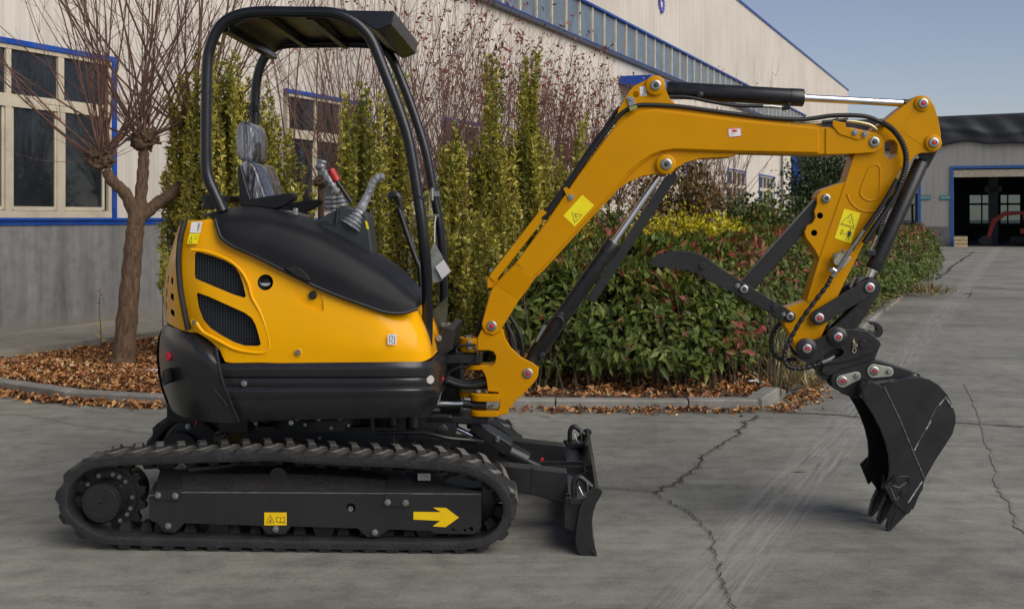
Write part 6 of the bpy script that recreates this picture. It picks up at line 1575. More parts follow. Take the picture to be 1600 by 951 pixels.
M_SHOOT = barkmat('young_shoot_bark', (0.085, 0.040, 0.028), (0.19, 0.105, 0.075), 9)
M_STEM = barkmat('shrub_stem_bark', (0.05, 0.04, 0.025), (0.13, 0.10, 0.06), 20)

TPL = np.array([(0, 0, 0), (0.42, 0.5, 0.10), (1, 0, -0.06), (0.42, -0.5, 0.10), (0.5, 0, 0.0)])
TFC = np.array([(0, 3, 4), (3, 2, 4), (2, 1, 4), (1, 0, 4)])
TED = np.array([0.7, 1, 1, 1, 0.0])
def norm(a): return a / (np.linalg.norm(a, axis=1, keepdims=True) + 1e-9)
def leaf_arrays(pos, d, up, L, W, curl=1.0):
    d = norm(d); y = norm(np.cross(up, d)); z = np.cross(d, y)
    t = TPL
    V = pos[:, None, :] + t[None, :, 0, None] * (d * L[:, None])[:, None, :] + t[None, :, 1, None] * (y * W[:, None])[:, None, :] + (t[None, :, 2, None] * curl) * (z * L[:, None])[:, None, :]
    return V.reshape(-1, 3)
def leaf_mesh(name, pos, d, up, L, W, tint, m, parent=None, curl=1.0, **k):
    N = len(pos); V = leaf_arrays(pos, d, up, L, W, curl)
    F = (TFC[None] + (np.arange(N) * 5)[:, None, None]).reshape(-1)
    me = bpy.data.meshes.new(name)
    me.vertices.add(N * 5); me.vertices.foreach_set('co', V.astype(np.float32).ravel())
    nf = N * 4
    me.loops.add(nf * 3); me.loops.foreach_set('vertex_index', F.astype(np.int32))
    me.polygons.add(nf); me.polygons.foreach_set('loop_start', np.arange(0, nf * 3, 3, dtype=np.int32)); me.polygons.foreach_set('loop_total', np.full(nf, 3, np.int32))
    me.update(calc_edges=True)
    at = me.attributes.new('tint', 'FLOAT', 'POINT'); at.data.foreach_set('value', np.repeat(tint, 5).astype(np.float32))
    at = me.attributes.new('edge', 'FLOAT', 'POINT'); at.data.foreach_set('value', np.tile(TED, N).astype(np.float32))
    return link(name, me, parent, m, **k)

# ------------------------------------------------------------------ fallen leaves
def scatter_poly(poly, n_):
    xs = np.array([p_[0] for p_ in poly]); ys = np.array([p_[1] for p_ in poly])
    out = []
    while len(out) < n_:
        P = np.stack([rng.uniform(xs.min(), xs.max(), n_), rng.uniform(ys.min(), ys.max(), n_)], 1)
        c_ = np.zeros(len(P), bool)
        for i in range(len(poly)):
            (x1, y1), (x2, y2) = poly[i], poly[i - 1]
            if y1 == y2: continue
            hit_ = ((y1 > P[:, 1]) != (y2 > P[:, 1])) & (P[:, 0] < (x2 - x1) * (P[:, 1] - y1) / (y2 - y1) + x1)
            c_ ^= hit_
        out.extend(P[c_].tolist())
    return np.array(out[:n_])
def litter(name, P, z, size, lab=None, tilt=0.55):
    N = len(P); pos = np.column_stack([P, z + rng.uniform(0, 0.03, N)])
    a = rng.uniform(0, 2 * np.pi, N)
    d = np.column_stack([np.cos(a), np.sin(a), rng.normal(0, tilt * 0.6, N)])
    up = np.column_stack([rng.normal(0, tilt, N), rng.normal(0, tilt, N), np.ones(N)])
    L = rng.uniform(0.45, 1.4, N) * size
    return leaf_mesh(name, pos, d, up, L, L * rng.uniform(0.35, 0.75, N), np.clip(rng.normal(0.5, 0.26, N) + 0.12 * np.sin(P[:, 0] * 5) * np.cos(P[:, 1] * 6), 0, 1), M_LIT, curl=3.0, kind='stuff', label=lab, cat='leaves')
lb = [(-6.6, 12.3), (-5.3, 11.1), (-4.55, 10.25), (-4.02, 9.84), (-3.62, 9.46), (-3.18, 9.23), (-2.6, 9.04), (-1.2, 8.95), (-0.9, 11.0), (-1.7, 15.5), (-3.9, 13.4), (-5.0, 11.7)]
litter('fallen_leaves', scatter_poly(lb, 30000), 0.065, 0.050, 'carpet of brown fallen leaves covering the bed under the pollard tree')
def along(P, n_, spread, off=0.0):
    P = [np.array(q, float) for q in P]; d = [0]
    for a, b in zip(P[:-1], P[1:]): d.append(d[-1] + np.linalg.norm(b - a))
    s = rng.uniform(0, d[-1], n_); out = []
    for q in s:
        i = max(j for j in range(len(d) - 1) if d[j] <= q); t = (q - d[i]) / (d[i + 1] - d[i])
        p_ = P[i] + (P[i + 1] - P[i]) * t; dd = (P[i + 1] - P[i]) / np.linalg.norm(P[i + 1] - P[i]); nn = np.array((-dd[1], dd[0]))
        out.append(p_ - nn * (off + abs(rng.normal(0, spread))))
    return np.array(out)
kp = [(-5.6, 11.2), (-4.75, 10.2), (-4.19, 9.69), (-3.75, 9.30), (-3.27, 9.06), (-2.6, 8.88)]
litter('kerbside_leaves', along(kp, 1000, 0.05, 0.0), 0.004, 0.06, 'drift of brown leaves along the foot of the left kerb')
litter('gutter_leaves', np.concatenate([along([(-2.6, 8.88), (0.0, 8.73), (1.815, 8.70)], 220, 0.04), along([(0.25, 8.72), (1.8, 8.70)], 180, 0.08), along([(1.86, 8.66), (2.3, 9.5), (3.2, 11.9)], 620, 0.12)]), 0.004, 0.052, 'line of brown leaves in the gutter below the hedge kerb')
litter('verge_leaves', along([(2.1, 9.2), (5.2, 17.2), (9.2, 26.5)], 5200, 0.16, -0.42), 0.05, 0.062, 'brown leaves and debris along the verge between long hedge and road')
litter('bed_leaves', scatter_poly([(-0.9, 8.95), (1.74, 8.9), (2.6, 10.6), (1.2, 12.5), (-0.9, 11.0)], 3800), 0.065, 0.06, 'brown leaves lying on dark soil beneath the photinia hedge')
for k, (x, y, s_, a_) in enumerate(((1235, 738, 0.12, 0.1), (1321, 715, 0.03, 1.0), (1325, 670, 0.06, 0.2), (860, 651, 0.06, 2.0), (843, 652, 0.05, 0.4), (1230, 842, 0.03, 0.6), (1373, 826, 0.03, 0.2), (1005, 876, 0.03, 0.5))):
    q = G(x, y); P = np.array([[q[0], q[1], 0.006]])
    if s_ > 0.1: tg = dict(label='single long tan leaf lying alone on the open concrete', cat='leaf')
    elif k == 1: tg = dict(label='tiny pale scrap on the concrete left of the bucket', cat='scrap')
    else: tg = dict(label=['', '', 'small tan leaf on the concrete between kerb corner and bucket', 'curled brown leaf on the concrete below the hedge kerb', 'flat orange leaf on the concrete just left of another', 'tiny dark leaf fragment on the right part of the yard', 'tiny brown leaf beside the bucket teeth', 'tiny dark leaf fragment right of the blade'][k], cat='leaf')
    leaf_mesh('lone_leaf' if k != 1 else 'litter_scrap', P, np.array([[math.cos(a_), math.sin(a_), 0.05]]), np.array([[0, 0.2, 1.0]]), np.array([s_]), np.array([s_ * 0.3]), np.array([0.75 if k != 1 else 1.0]), M_LIT, curl=0.25, **tg)
for k, (x, y, lab) in enumerate(((240, 581, 'crumpled white paper scrap on the leaf litter near the counterweight'), (1181, 598, 'crumpled white scrap on the kerb corner below the hedge'))):
    q = G(x, y, 0.08); mb = MB(); r = random.Random(k)
    GG = [[(q[0] + (i - 3) * 0.022, q[1] + (j - 2) * 0.02, q[2] + r.uniform(0, 0.03)) for j in range(5)] for i in range(7)]
    mb.grid(GG).build('paper_scrap', M_WHITE, None, solid=0.002, label=lab, cat='litter')
# specks of grit and crumbs on the slab: real geometry, uncountable
P = np.concatenate([scatter_poly([(-3, 4.6), (4.5, 4.6), (7.5, 14), (-4.0, 8.6)], 900), scatter_poly([(0.2, 5.2), (2.2, 5.6), (2.6, 8.5), (0.8, 8.5)], 500)])
P = P[~((P[:, 0] > -2.0) & (P[:, 0] < 0.4) & (P[:, 1] > 5.0) & (P[:, 1] < 6.5))]
N = len(P); a = rng.uniform(0, 6.28, N)
leaf_mesh('yard_grit', np.column_stack([P, np.full(N, 0.006)]), np.column_stack([np.cos(a), np.sin(a), np.zeros(N)]), np.tile([0, 0, 1.0], (N, 1)), rng.uniform(0.004, 0.018, N), rng.uniform(0.003, 0.010, N), rng.uniform(0, 0.4, N), M_LIT, kind='stuff', label='dark grit and leaf crumbs scattered over the concrete yard', cat='grit')

# ------------------------------------------------------------------ hedges of photinia
def hedge_leaves(poly, h0, h1, n_, size, ridge=None, lump=0.12):
    """leaves mostly on the outer skin (top and sides) of a lumpy hedge over a polygon"""
    P = scatter_poly(poly, n_)
    Q = np.array(poly)
    # distance to polygon edge and outward normal there
    best = np.full(len(P), 1e9); nrm = np.zeros((len(P), 2))
    for i in range(len(Q)):
        a, b = Q[i - 1], Q[i]; ab = b - a; t = np.clip(((P - a) @ ab) / (ab @ ab), 0, 1); c_ = a + t[:, None] * ab; dv = c_ - P; dd = np.linalg.norm(dv, axis=1)
        m_ = dd < best; best[m_] = dd[m_]; nrm[m_] = (dv / (dd[:, None] + 1e-6))[m_]
    return P, best, nrm
def hedge(poly, ztop, n_, size, seed, zlow=0.12, top_red=0.35, skin=0.30):
    P, dist, nrm = hedge_leaves(poly, 0, ztop, n_, size)
    N = len(P)
    lumpf = 0.10 * np.sin(P[:, 0] * 3.1 + 1.0) * np.cos(P[:, 1] * 2.7) + 0.06 * np.sin(P[:, 0] * 7.3 + P[:, 1] * 6.1) + 0.04 * np.sin(P[:, 0] * 15 - P[:, 1] * 11)
    zt = (ztop(P) if callable(ztop) else ztop) + lumpf
    zt = zt - 0.30 * np.clip(1 - dist / 0.30, 0, 1) ** 2
    # side leaves: choose height over the full range near the rim, near the top elsewhere
    side = dist < skin
    u = rng.uniform(0, 1, N)
    z = np.where(side, zlow + (zt - zlow) * u ** 0.85, zt - np.abs(rng.normal(0, 0.10, N)))
    # belly out and hollow at the foot
    out = (0.10 * np.sin(np.clip((z - zlow) / (zt - zlow + 1e-6), 0, 1) * np.pi) - 0.10) + 0.07 * np.sin(P[:, 0] * 5 + z * 6) * np.cos(P[:, 1] * 4 + z * 3) + rng.normal(0, 0.035, N)
    pos = np.column_stack([P + nrm * (out * side)[:, None], z])
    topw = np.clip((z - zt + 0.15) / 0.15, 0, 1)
    nv = np.column_stack([nrm * (1 - 0.8 * topw)[:, None], 0.35 + topw])
    rnd = rng.normal(0, 1, (N, 3))
    d = norm(nv) * 0.35 + rnd * 0.50 + np.array([0, 0, -0.35]) + np.column_stack([np.zeros(N), np.zeros(N), topw * 0.6])
    up = norm(nv) + rnd[:, [1, 2, 0]] * 0.28 + np.array([0, 0, 0.25])
    L = rng.uniform(0.45, 1.25, N) * size; W = L * rng.uniform(0.40, 0.52, N)
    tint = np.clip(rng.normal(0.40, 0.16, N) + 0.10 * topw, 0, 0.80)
    patch = np.sin(P[:, 0] * 4.7 + z * 3) * np.cos(P[:, 1] * 3.9 + 2)
    red = rng.uniform(0, 1, N) < (0.012 + top_red * topw * np.clip(0.5 + patch, 0.15, 1.2))
    tint[red] = rng.uniform(0.84, 1.0, red.sum())
    return pos, d, up, L, W, tint
hf = [(0.02, 9.28), (0.6, 9.10), (1.55, 9.12), (1.85, 9.45), (2.35, 10.6), (2.1, 11.3), (0.3, 11.4), (-0.3, 10.2)]
def ztf(P): return 0.98 + 0.14 * np.clip((P[:, 1] - 9.2) / 1.2, 0, 1) - 0.10 * np.clip((0.6 - P[:, 0]) / 0.6, 0, 1)
H1 = empty('photinia_hedge', (1.0, 10.0, 0), label='broad green photinia hedge with large glossy leaves behind the front kerb', cat='hedge')
pos, d, up, L, W, tint = hedge(hf, ztf, 18500, 0.098, 1, zlow=0.22, top_red=0.20)
pos[:, 2] = np.maximum(pos[:, 2], 0.10)
# a few clusters of red young shoots low on the right, as in the photo
for cx_, cz_, n__ in ((1.80, 0.55, 26), (1.72, 0.42, 14), (0.1, 0.30, 8), (1.25, 1.04, 16), (0.15, 1.0, 14), (1.55, 1.02, 10)):
    q = np.column_stack([rng.normal(cx_, 0.06, n__), rng.normal(9.22 if cz_ < 0.9 else 9.45, 0.05, n__), rng.normal(cz_, 0.07, n__)])
    pos = np.vstack([pos, q]); d = np.vstack([d, rng.normal(0, 0.6, (n__, 3)) + [0.1, -0.6, -0.1]]); up = np.vstack([up, rng.normal(0, 0.4, (n__, 3)) + [0, -1, 0.3]])
    L = np.append(L, rng.uniform(0.07, 0.11, n__)); W = np.append(W, rng.uniform(0.028, 0.04, n__)); tint = np.append(tint, rng.uniform(0.85, 0.97, n__))
pos = pos - np.array([1.0, 10.0, 0])
front = (pos[:, 1] + np.abs(pos[:, 0]) * 0.05 - (L * 1.5))
order = np.argsort(front)
big, rest = order[:300], order[300:]
leaf_mesh('foliage', pos[rest], d[rest], up[rest], L[rest], W[rest], tint[rest], M_PHOT, H1, kind='stuff')
variants = []
for k in range(14):
    t_ = np.array([0.2 + 0.045 * k if k < 12 else (0.88 if k == 12 else 0.95)])
    o = leaf_mesh('leaf', np.zeros((1, 3)), np.array([[1.0, 0, 0]]), np.array([[0, 0, 1.0]]), np.array([1.0]), np.array([0.41]), t_, M_PHOT, H1)
    variants.append(o.data); bpy.data.objects.remove(o)
for i in big:
    k = min(range(14), key=lambda q: abs((0.2 + 0.045 * q if q < 12 else (0.88 if q == 12 else 0.95)) - tint[i]))
    o = bpy.data.objects.new('leaf', variants[k]); COL.objects.link(o); o.parent = H1
    dx = d[i] / np.linalg.norm(d[i]); yy = np.cross(up[i], dx); yy /= np.linalg.norm(yy); zz = np.cross(dx, yy)
    M_ = Matrix(((dx[0], yy[0], zz[0], 0), (dx[1], yy[1], zz[1], 0), (dx[2], yy[2], zz[2], 0), (0, 0, 0, 1)))
    o.matrix_local = Matrix.Translation(Vector(pos[i])) @ M_ @ Matrix.Scale(L[i], 4)
mb = MB(); r = random.Random(9)
for k in range(150):
    x, y = r.uniform(-0.95, 1.2), r.uniform(-0.75, 1.0); z1 = r.uniform(0.5, 1.05)
    mb.tube([(x, y, 0.02), (x + r.uniform(-0.08, 0.08), y + r.uniform(-0.1, 0.1), z1 * 0.5), (x + r.uniform(-0.2, 0.2), y + r.uniform(-0.2, 0.2), z1)], [0.010, 0.007, 0.003], 5)
mb.build('stems', M_STEM, H1, kind='stuff')
# long hedge beside the road
h0, h1 = np.array((2.28, 10.0)), np.array((10.35, 28.3))
dd = (h1 - h0) / np.linalg.norm(h1 - h0); nn_ = np.array((-dd[1], dd[0]))
hl_ = [tuple(h0), tuple(h1), tuple(h1 + nn_ * 1.7), tuple(h0 + nn_ * 1.9)]
H2 = empty('photinia_hedge', (6.0, 19.0, 0), label='long red-tipped photinia hedge running beside the road towards the warehouse', cat='hedge')
def ztl(P): return 1.14 + 0.0 * P[:, 0]
pos, d, up, L, W, tint = hedge(hl_, ztl, 42000, 0.100, 2, zlow=0.12, top_red=0.95, skin=0.35)
leaf_mesh('foliage', pos - np.array([6.0, 19.0, 0]), d, up, L, W, tint, M_PHOT, H2, kind='stuff')
mb = MB()
for k in range(320):
    t = r.random(); q = h0 + dd * np.linalg.norm(h1 - h0) * t + nn_ * r.uniform(0.15, 1.5) - np.array((6.0, 19.0))
    mb.tube([(q[0], q[1], 0.02), (q[0] + r.uniform(-0.2, 0.2), q[1] + r.uniform(-0.2, 0.2), 1.0)], [0.012, 0.004], 5)
mb.build('stems', M_STEM, H2, kind='stuff')
# lower mixed shrubs behind the hedge front
H3 = empty('photinia_hedge', (1.5, 13.5, 0), label='loose reddish photinia hedge behind the front hedge below the boom', cat='hedge')
pos, d, up, L, W, tint = hedge([(-0.6, 11.5), (2.4, 11.5), (5.2, 18.0), (2.6, 18.5), (-0.2, 14.0)], lambda P: 1.16 + 0.05 * np.sin(P[:, 0] * 2), 16000, 0.10, 4, zlow=0.3, top_red=0.9)
leaf_mesh('foliage', pos - np.array([1.5, 13.5, 0]), d, up, L, W, tint, M_PHOT, H3, kind='stuff')

# ------------------------------------------------------------------ upright leafy shrubs
def upright_shrub(name, label, cat, x, y, rad, top, nsh, m, leafL=0.050, step=0.036, spiky=0.25, lean=0.0, stemm=M_STEM, zb=0.05, low=0.12, seed=0, group=None, spire=None, narrow=0.85, perstep=4, tshift=0.0):
    R = np.random.default_rng(seed + 100)
    root = empty(name, (x, y, zb), label=label, cat=cat, group=group)
    sm_ = MB(); P, D, U, T = [], [], [], []
    for k in range(nsh):
        a = R.uniform(0, 2 * np.pi); rr_ = rad * math.sqrt(R.uniform(0.02, 1.0)); ft = rr_ / rad
        h = (top - zb) * (1 - spiky * R.uniform(0, 1) - 0.16 * ft ** 2 * R.uniform(0.2, 1.0))
        if spire and k > spire[1]: h = (top - zb) * spire[0] * (1 - 0.22 * R.uniform(0, 1))
        elif spire: rr_ *= 0.35; h = (top - zb) * (1 - 0.22 * R.uniform(0, 1))
        if k == 0: h = top - zb; ft = 0; rr_ = 0.02
        b = np.array([math.cos(a) * rr_ * 0.35, math.sin(a) * rr_ * 0.35, 0.0])
        mid = np.array([math.cos(a) * rr_, math.sin(a) * rr_, h * 0.45]) + R.normal(0, 0.03, 3)
        tipp = np.array([math.cos(a) * rr_ * narrow + lean * h, math.sin(a) * rr_ * narrow, h]) + R.normal(0, 0.03, 3)
        pts = cr_path([b, mid, tipp], 8)
        sm_.tube(pts, list(np.linspace(0.008, 0.002, len(pts))), 4, caps=False)
        n_ = int(h / step)
        ts = R.uniform(low + 0.2 * R.random() * (1 if ft > 0.4 else 0.3), 1.0, n_ * perstep) ** 0.9
        idx = ts * (len(pts) - 1); i0 = np.minimum(idx.astype(int), len(pts) - 2); fr_ = (idx - i0)[:, None]
        A_ = np.array(pts); base = A_[i0] * (1 - fr_) + A_[i0 + 1] * fr_
        ang = R.uniform(0, 2 * np.pi, len(ts)); el = R.uniform(0.2, 1.1, len(ts))
        dr = np.column_stack([np.cos(ang) * np.cos(el), np.sin(ang) * np.cos(el), np.sin(el)])
        off = dr * R.uniform(0.0, 0.05, len(ts))[:, None] * (1.15 - ts[:, None])
        P.append(base + off); D.append(dr + R.normal(0, 0.25, dr.shape)); U.append(np.array([0, 0, 1.0]) * 0.8 + R.normal(0, 0.5, dr.shape) + dr * 0.2); T.append(np.clip(R.normal(0.36 + 0.16 * (k % 3 - 1), 0.2) + R.normal(0, 0.18, len(ts)) + tshift, 0, 1))
    P, D, U, T = np.vstack(P), np.vstack(D), np.vstack(U), np.concatenate(T)
    N = len(P); L_ = R.uniform(0.7, 1.25, N) * leafL
    sm_.build('stems', stemm, root, kind='stuff')
    leaf_mesh('foliage', P, D, U, L_, L_ * R.uniform(0.42, 0.6, N), T, m, root, kind='stuff')
    return root
def shrub_px(pxc, pytop, hwpx, Y, label, nsh, k, **kw):
    x = (pxc - CX) / FPX * Y; top = CAMH - (pytop - HY) / FPX * Y
    return upright_shrub('variegated_shrub', label, 'shrub', x, Y, 1.12 * hwpx / FPX * Y, top, int(nsh * 1.05), M_EUON, seed=k, group='upright yellow-green shrubs in the bed', **kw)
shrub_px(284, 118, 26, 11.2, 'variegated yellow-green shrub, leftmost, its tip left of the canopy post', 20, 1, spiky=0.4, low=0.52)
shrub_px(336, 62, 46, 11.0, 'tall dense yellow-green shrub directly behind the near rear canopy post', 60, 2)
shrub_px(378, 105, 45, 11.3, 'dense yellow-green shrub behind the seat headrest', 60, 3)
shrub_px(425, 150, 40, 11.6, 'yellow-green shrub between seat and second window', 42, 4, spiky=0.35, tshift=-0.1)
shrub_px(470, 262, 22, 10.6, 'low yellow-green shrub in front of the second window', 16, 5, spiky=0.4)
shrub_px(566, 128, 36, 11.4, 'yellow-green shrub behind the joysticks seen between the canopy posts', 46, 6, spiky=0.3)
shrub_px(612, 98, 26, 11.9, 'slim yellow-green shrub crossing behind the front canopy posts', 28, 7, spiky=0.3)
shrub_px(712, 205, 34, 11.4, 'broad yellow-green shrub just right of the front canopy posts', 50, 8)
shrub_px(772, 84, 38, 11.6, 'tall yellow-green shrub with a thin single spire left of a thicker one', 62, 9, spire=(0.74, 9), spiky=0.55)
shrub_px(826, 74, 36, 11.9, 'tallest yellow-green shrub with a thick square-topped spire', 66, 10, spire=(0.74, 18), spiky=0.45)
shrub_px(872, 225, 34, 12.2, 'yellow-green shrub right of the tall spires behind the boom', 38, 11, spiky=0.3)
shrub_px(905, 186, 20, 12.4, 'leaning yellow-green shrub nearest the bend of the boom', 18, 12, spiky=0.3, lean=0.03)
shrub_px(745, 330, 50, 10.7, 'low wide yellow-green shrub below the boom foot beside the hedge', 52, 13, spiky=0.3, tshift=-0.15)
shrub_px(672, 300, 30, 10.9, 'yellow-green shrub seen through the front canopy posts', 34, 14, spiky=0.3)
shrub_px(258, 378, 16, 9.9, 'small yellow-green sprig poking out behind the slotted cowl', 3, 15, spiky=0.4, low=0.6)

def bushy(name, label, x, y, rad, z0, z1, N, m, leafL, seed, trunk=True, squash=1.0, group=None, gap=0.5, mshift=0.0):
    """rounded shrub or small tree: leaves in clumps spread through the crown, gaps between"""
    R = np.random.default_rng(seed)
    root = empty(name, (x, y, 0), label=label, cat='tree' if 'tree' in name else 'shrub', group=group)
    nc = 46; C_ = []
    while len(C_) < nc:
        q = R.uniform(-1, 1, 3)
        if np.linalg.norm(q) < 1: C_.append(q * np.array([rad, rad * squash, (z1 - z0) / 2]) + np.array([0, 0, (z0 + z1) / 2]))
    C_ = np.array(C_); cl = R.integers(0, nc, N); sg = rad * 0.20
    P = C_[cl] + R.normal(0, sg, (N, 3)); D = R.normal(0, 1, (N, 3)) + (P - np.array([0, 0, (z0 + z1) / 2])) / rad * 0.8 + [0, 0, 0.2]
    U = R.normal(0, 0.5, (N, 3)) + [0, 0, 1]
    L_ = R.uniform(0.7, 1.3, N) * leafL
    leaf_mesh('crown', P, D, U, L_, L_ * 0.45, np.clip(R.normal(0.45, 0.22, N) + 0.25 * np.sin(cl * 2.3) + mshift, 0, 1), m, root, kind='stuff')
    mb = MB()
    mb.tube(cr_path([(0, 0, 0), (0.03, 0.02, z0 * 0.6 + 0.2), (0, 0, z0 + (z1 - z0) * 0.5)], 4), [0.05 * rad + 0.02] * 5 + [0.02] * 4, 7)
    for k in range(26):
        c_ = C_[R.integers(0, nc)]; mb.tube(cr_path([(0, 0, max(0.1, z0 * 0.7)), tuple(c_ * 0.5 + np.array([0, 0, z0 * 0.3])), tuple(c_)], 3), [0.02, 0.018, 0.016, 0.013, 0.010, 0.007, 0.004], 5, caps=False)
    mb.build('trunk', M_STEM, root)
    return root
def at_px(px, Y): return (px - CX) / FPX * Y
bushy('golden_shrub', 'bright yellow shrub standing behind the hedge below the boom', at_px(1078, 12.2), 12.2, 0.52, 0.85, 1.42, 5200, M_YSH, 0.055, 51, squash=0.8)
bushy('golden_shrub', 'small yellow shrub top right of the other bright yellow one', at_px(1122, 12.6), 12.6, 0.26, 0.95, 1.42, 1400, M_YSH, 0.055, 52)
bushy('bronze_shrub', 'brown-leaved shrub under the boom beside the black cylinder guard', at_px(1062, 17.0), 17.0, 0.62, 0.9, 2.35, 3600, M_BRL, 0.09, 53)
bushy('bronze_shrub', 'low green-brown shrub behind the yellow shrub near the boom elbow', at_px(985, 14.5), 14.5, 0.6, 0.5, 1.55, 2600, M_BRL, 0.08, 54, mshift=-0.15)
bushy('green_shrub', 'dark green bush behind the long hedge left of the arm link', at_px(1195, 22.0), 22.0, 0.95, 0.8, 1.62, 3800, M_PHOT, 0.11, 55, mshift=-0.1)
bushy('dark_evergreen_tree', 'dark evergreen tree standing far behind the boom tip near the blue post', at_px(1283, 42), 42, 1.25, 1.3, 3.95, 6500, M_DARKL, 0.17, 56)
bushy('green_shrub', 'leafy green bush peeking out behind the boom cylinder rod', at_px(930, 13.2), 13.2, 0.55, 0.4, 1.5, 2400, M_PHOT, 0.085, 57)

# ------------------------------------------------------------------ bare pollarded trees
def shoot(mb, p0, dirv, ln, r0, R, bend=0.12, nseg=7, sides=4, twigs=0):
    p_ = np.array(p0, float); d_ = np.array(dirv, float); d_ /= np.linalg.norm(d_); pts = [p_.copy()]
    side_ = R.normal(0, 0.05, 3)
    for i in range(nseg):
        d_ = d_ + np.array([0, 0, bend]) + side_ * 0.6 + R.normal(0, 0.045, 3); d_ /= np.linalg.norm(d_)
        p_ = p_ + d_ * ln / nseg; pts.append(p_.copy())
    mb.tube(pts, list(np.linspace(r0, r0 * 0.22, len(pts))), sides, caps=False)
    for k in range(twigs):
        i = R.integers(1, nseg); q = pts[i]; dd_ = (pts[i + 1] - pts[i]); dd_ /= np.linalg.norm(dd_)
        dd_ = dd_ + R.normal(0, 0.55, 3); dd_[2] = abs(dd_[2]) * 0.7 + 0.15
        l_ = ln * R.uniform(0.10, 0.28); dd_ /= np.linalg.norm(dd_)
        q2 = q + dd_ * l_ * 0.5; q3 = q2 + (dd_ + np.array([0, 0, 0.3])) * l_ * 0.5
        mb.tube([q, q2, q3], [r0 * 0.35, r0 * 0.25, r0 * 0.12], 3, caps=False)
    return pts
def pollard(label, x, y, trunk, limbs, heads, nshoot, lens, seed, rt=0.11, leaves=0, leaf_z=2.5, group=None, spread=0.75, sr=0.0085, twigs=5, name='pollard_tree', z0=0.04, down=6):
    R = np.random.default_rng(seed)
    root = empty(name, (x, y, z0), label=label, cat='tree', group=group)
    mb = MB(); T = cr_path([np.array(q) for q in trunk], 6)
    rs = [rt * (1.0 + 0.75 * math.exp(-i / 3.0) - 0.25 * i / len(T)) for i in range(len(T))]
    rs = [a * (1 + 0.07 * math.sin(i * 2.3)) for i, a in enumerate(rs)]
    mb.tube(T, rs, 14); mb.build('trunk', M_BARK, root)
    for lb_, hd in zip(limbs, heads):
        Lp = cr_path([np.array(q) for q in lb_], 6)
        mb = MB(); mb.tube(Lp, [rt * (0.62 - 0.16 * i / len(Lp)) * (1 + 0.09 * math.sin(i * 2.1)) for i in range(len(Lp))], 12)
        mb.build('limb', M_BARK, root)
        mb = MB(); hr = hd[3]
        bm_ = bmesh.new(); bmesh.ops.create_icosphere(bm_, subdivisions=3, radius=hr)
        vs_ = []
        for v_ in bm_.verts:
            c_ = v_.co; k_ = R.uniform(0.78, 1.22)
            vs_.append((hd[0] + c_.x * k_, hd[1] + c_.y * k_, hd[2] + c_.z * k_ * 0.85))
        mb.add(vs_, [tuple(v_.index for v_ in f.verts) for f in bm_.faces]); bm_.free()
        for k in range(34):      # stubs of old cuts
            dv = R.normal(0, 1, 3); dv[2] = abs(dv[2]) * 0.8 - 0.2; dv /= np.linalg.norm(dv); c0_ = np.array(hd[:3])
            mb.tube([c0_ + dv * hr * 0.5, c0_ + dv * hr * R.uniform(1.05, 1.5)], [0.022, 0.012], 6)
        mb.build('pollard_head', M_BARK, root, angle=30)
    mb = MB(); tips = []
    for hi, hd in enumerate(heads):
        for k in range(nshoot):
            a = R.uniform(0, 2 * np.pi); sp = abs(R.normal(0, spread * 0.55)) 
            dv = np.array([math.cos(a) * sp * 1.5 + (hd[0] - x * 0) * (0.55 if seed == 21 else 0.3), math.sin(a) * sp * 1.1, 0.9])
            ln = R.uniform(*lens)
            p0 = np.array(hd[:3]) + dv / np.linalg.norm(dv) * hd[3] * 0.7 + R.normal(0, hd[3] * 0.3, 3)
            pts = shoot(mb, p0, dv, ln, sr * R.uniform(0.5, 1.7), R, bend=0.13, twigs=twigs)
            tips.append(pts)
        for k in range(down):    # thin low twigs spraying sideways
            a = R.uniform(0, 2 * np.pi); dv = np.array([math.cos(a), math.sin(a) * 0.7, R.uniform(-0.35, 0.3)])
            shoot(mb, np.array(hd[:3]), dv, R.uniform(0.3, 0.9), sr * 0.5, R, bend=0.08, twigs=3)
    mb.build('shoots', M_SHOOT, root, kind='stuff')
    if leaves:
        P = []
        for k in range(leaves):
            pts = tips[R.integers(0, len(tips))]; cand = [q for q in pts if q[2] > leaf_z]
            if not cand: continue
            P.append(cand[max(R.integers(0, len(cand)), R.integers(0, len(cand)))] + R.normal(0, 0.05, 3))
        P = np.array(P); N_ = len(P); L_ = R.uniform(0.06, 0.11, N_)
        leaf_mesh('dry_leaves', P, R.normal(0, 1, (N_, 3)) + [0, 0, -0.3], R.normal(0, 1, (N_, 3)), L_, L_ * 0.42, R.uniform(0, 1, N_) ** 1.3, M_DRY, root, curl=2.0, kind='stuff')
    return root
# the near one at the left
Yt = 10.9; k_ = Yt / FPX
def TP(px, py, dy=0.0): return ((px - 190) * k_ + 0.0, dy, CAMH - (py - HY) * k_ - 0.04)
TX = at_px(190, Yt)
pollard('bare pollard tree with three knobbly heads in the leaf-covered bed at the left', TX, Yt,
        [(0.0, 0, -0.05), TP(194, 545), TP(203, 450), TP(209, 380), TP(214, 335)],
        [[TP(214, 345), TP(200, 305, -0.05), TP(183, 285, -0.1), TP(172, 266, -0.12)], [TP(215, 345), TP(218, 300, 0.05), TP(220, 255, 0.08), TP(219, 232, 0.1)], [TP(213, 345), TP(240, 318, 0.1), TP(265, 296, 0.2), TP(280, 262, 0.3), TP(287, 225, 0.35)]],
        [(*TP(165, 250, -0.12), 0.11), (*TP(218, 218, 0.1), 0.115), (*TP(289, 205, 0.36), 0.11)], 34, (1.5, 2.9), 21, rt=0.100, spread=1.6, sr=0.0080, twigs=6, down=9, z0=0.04)
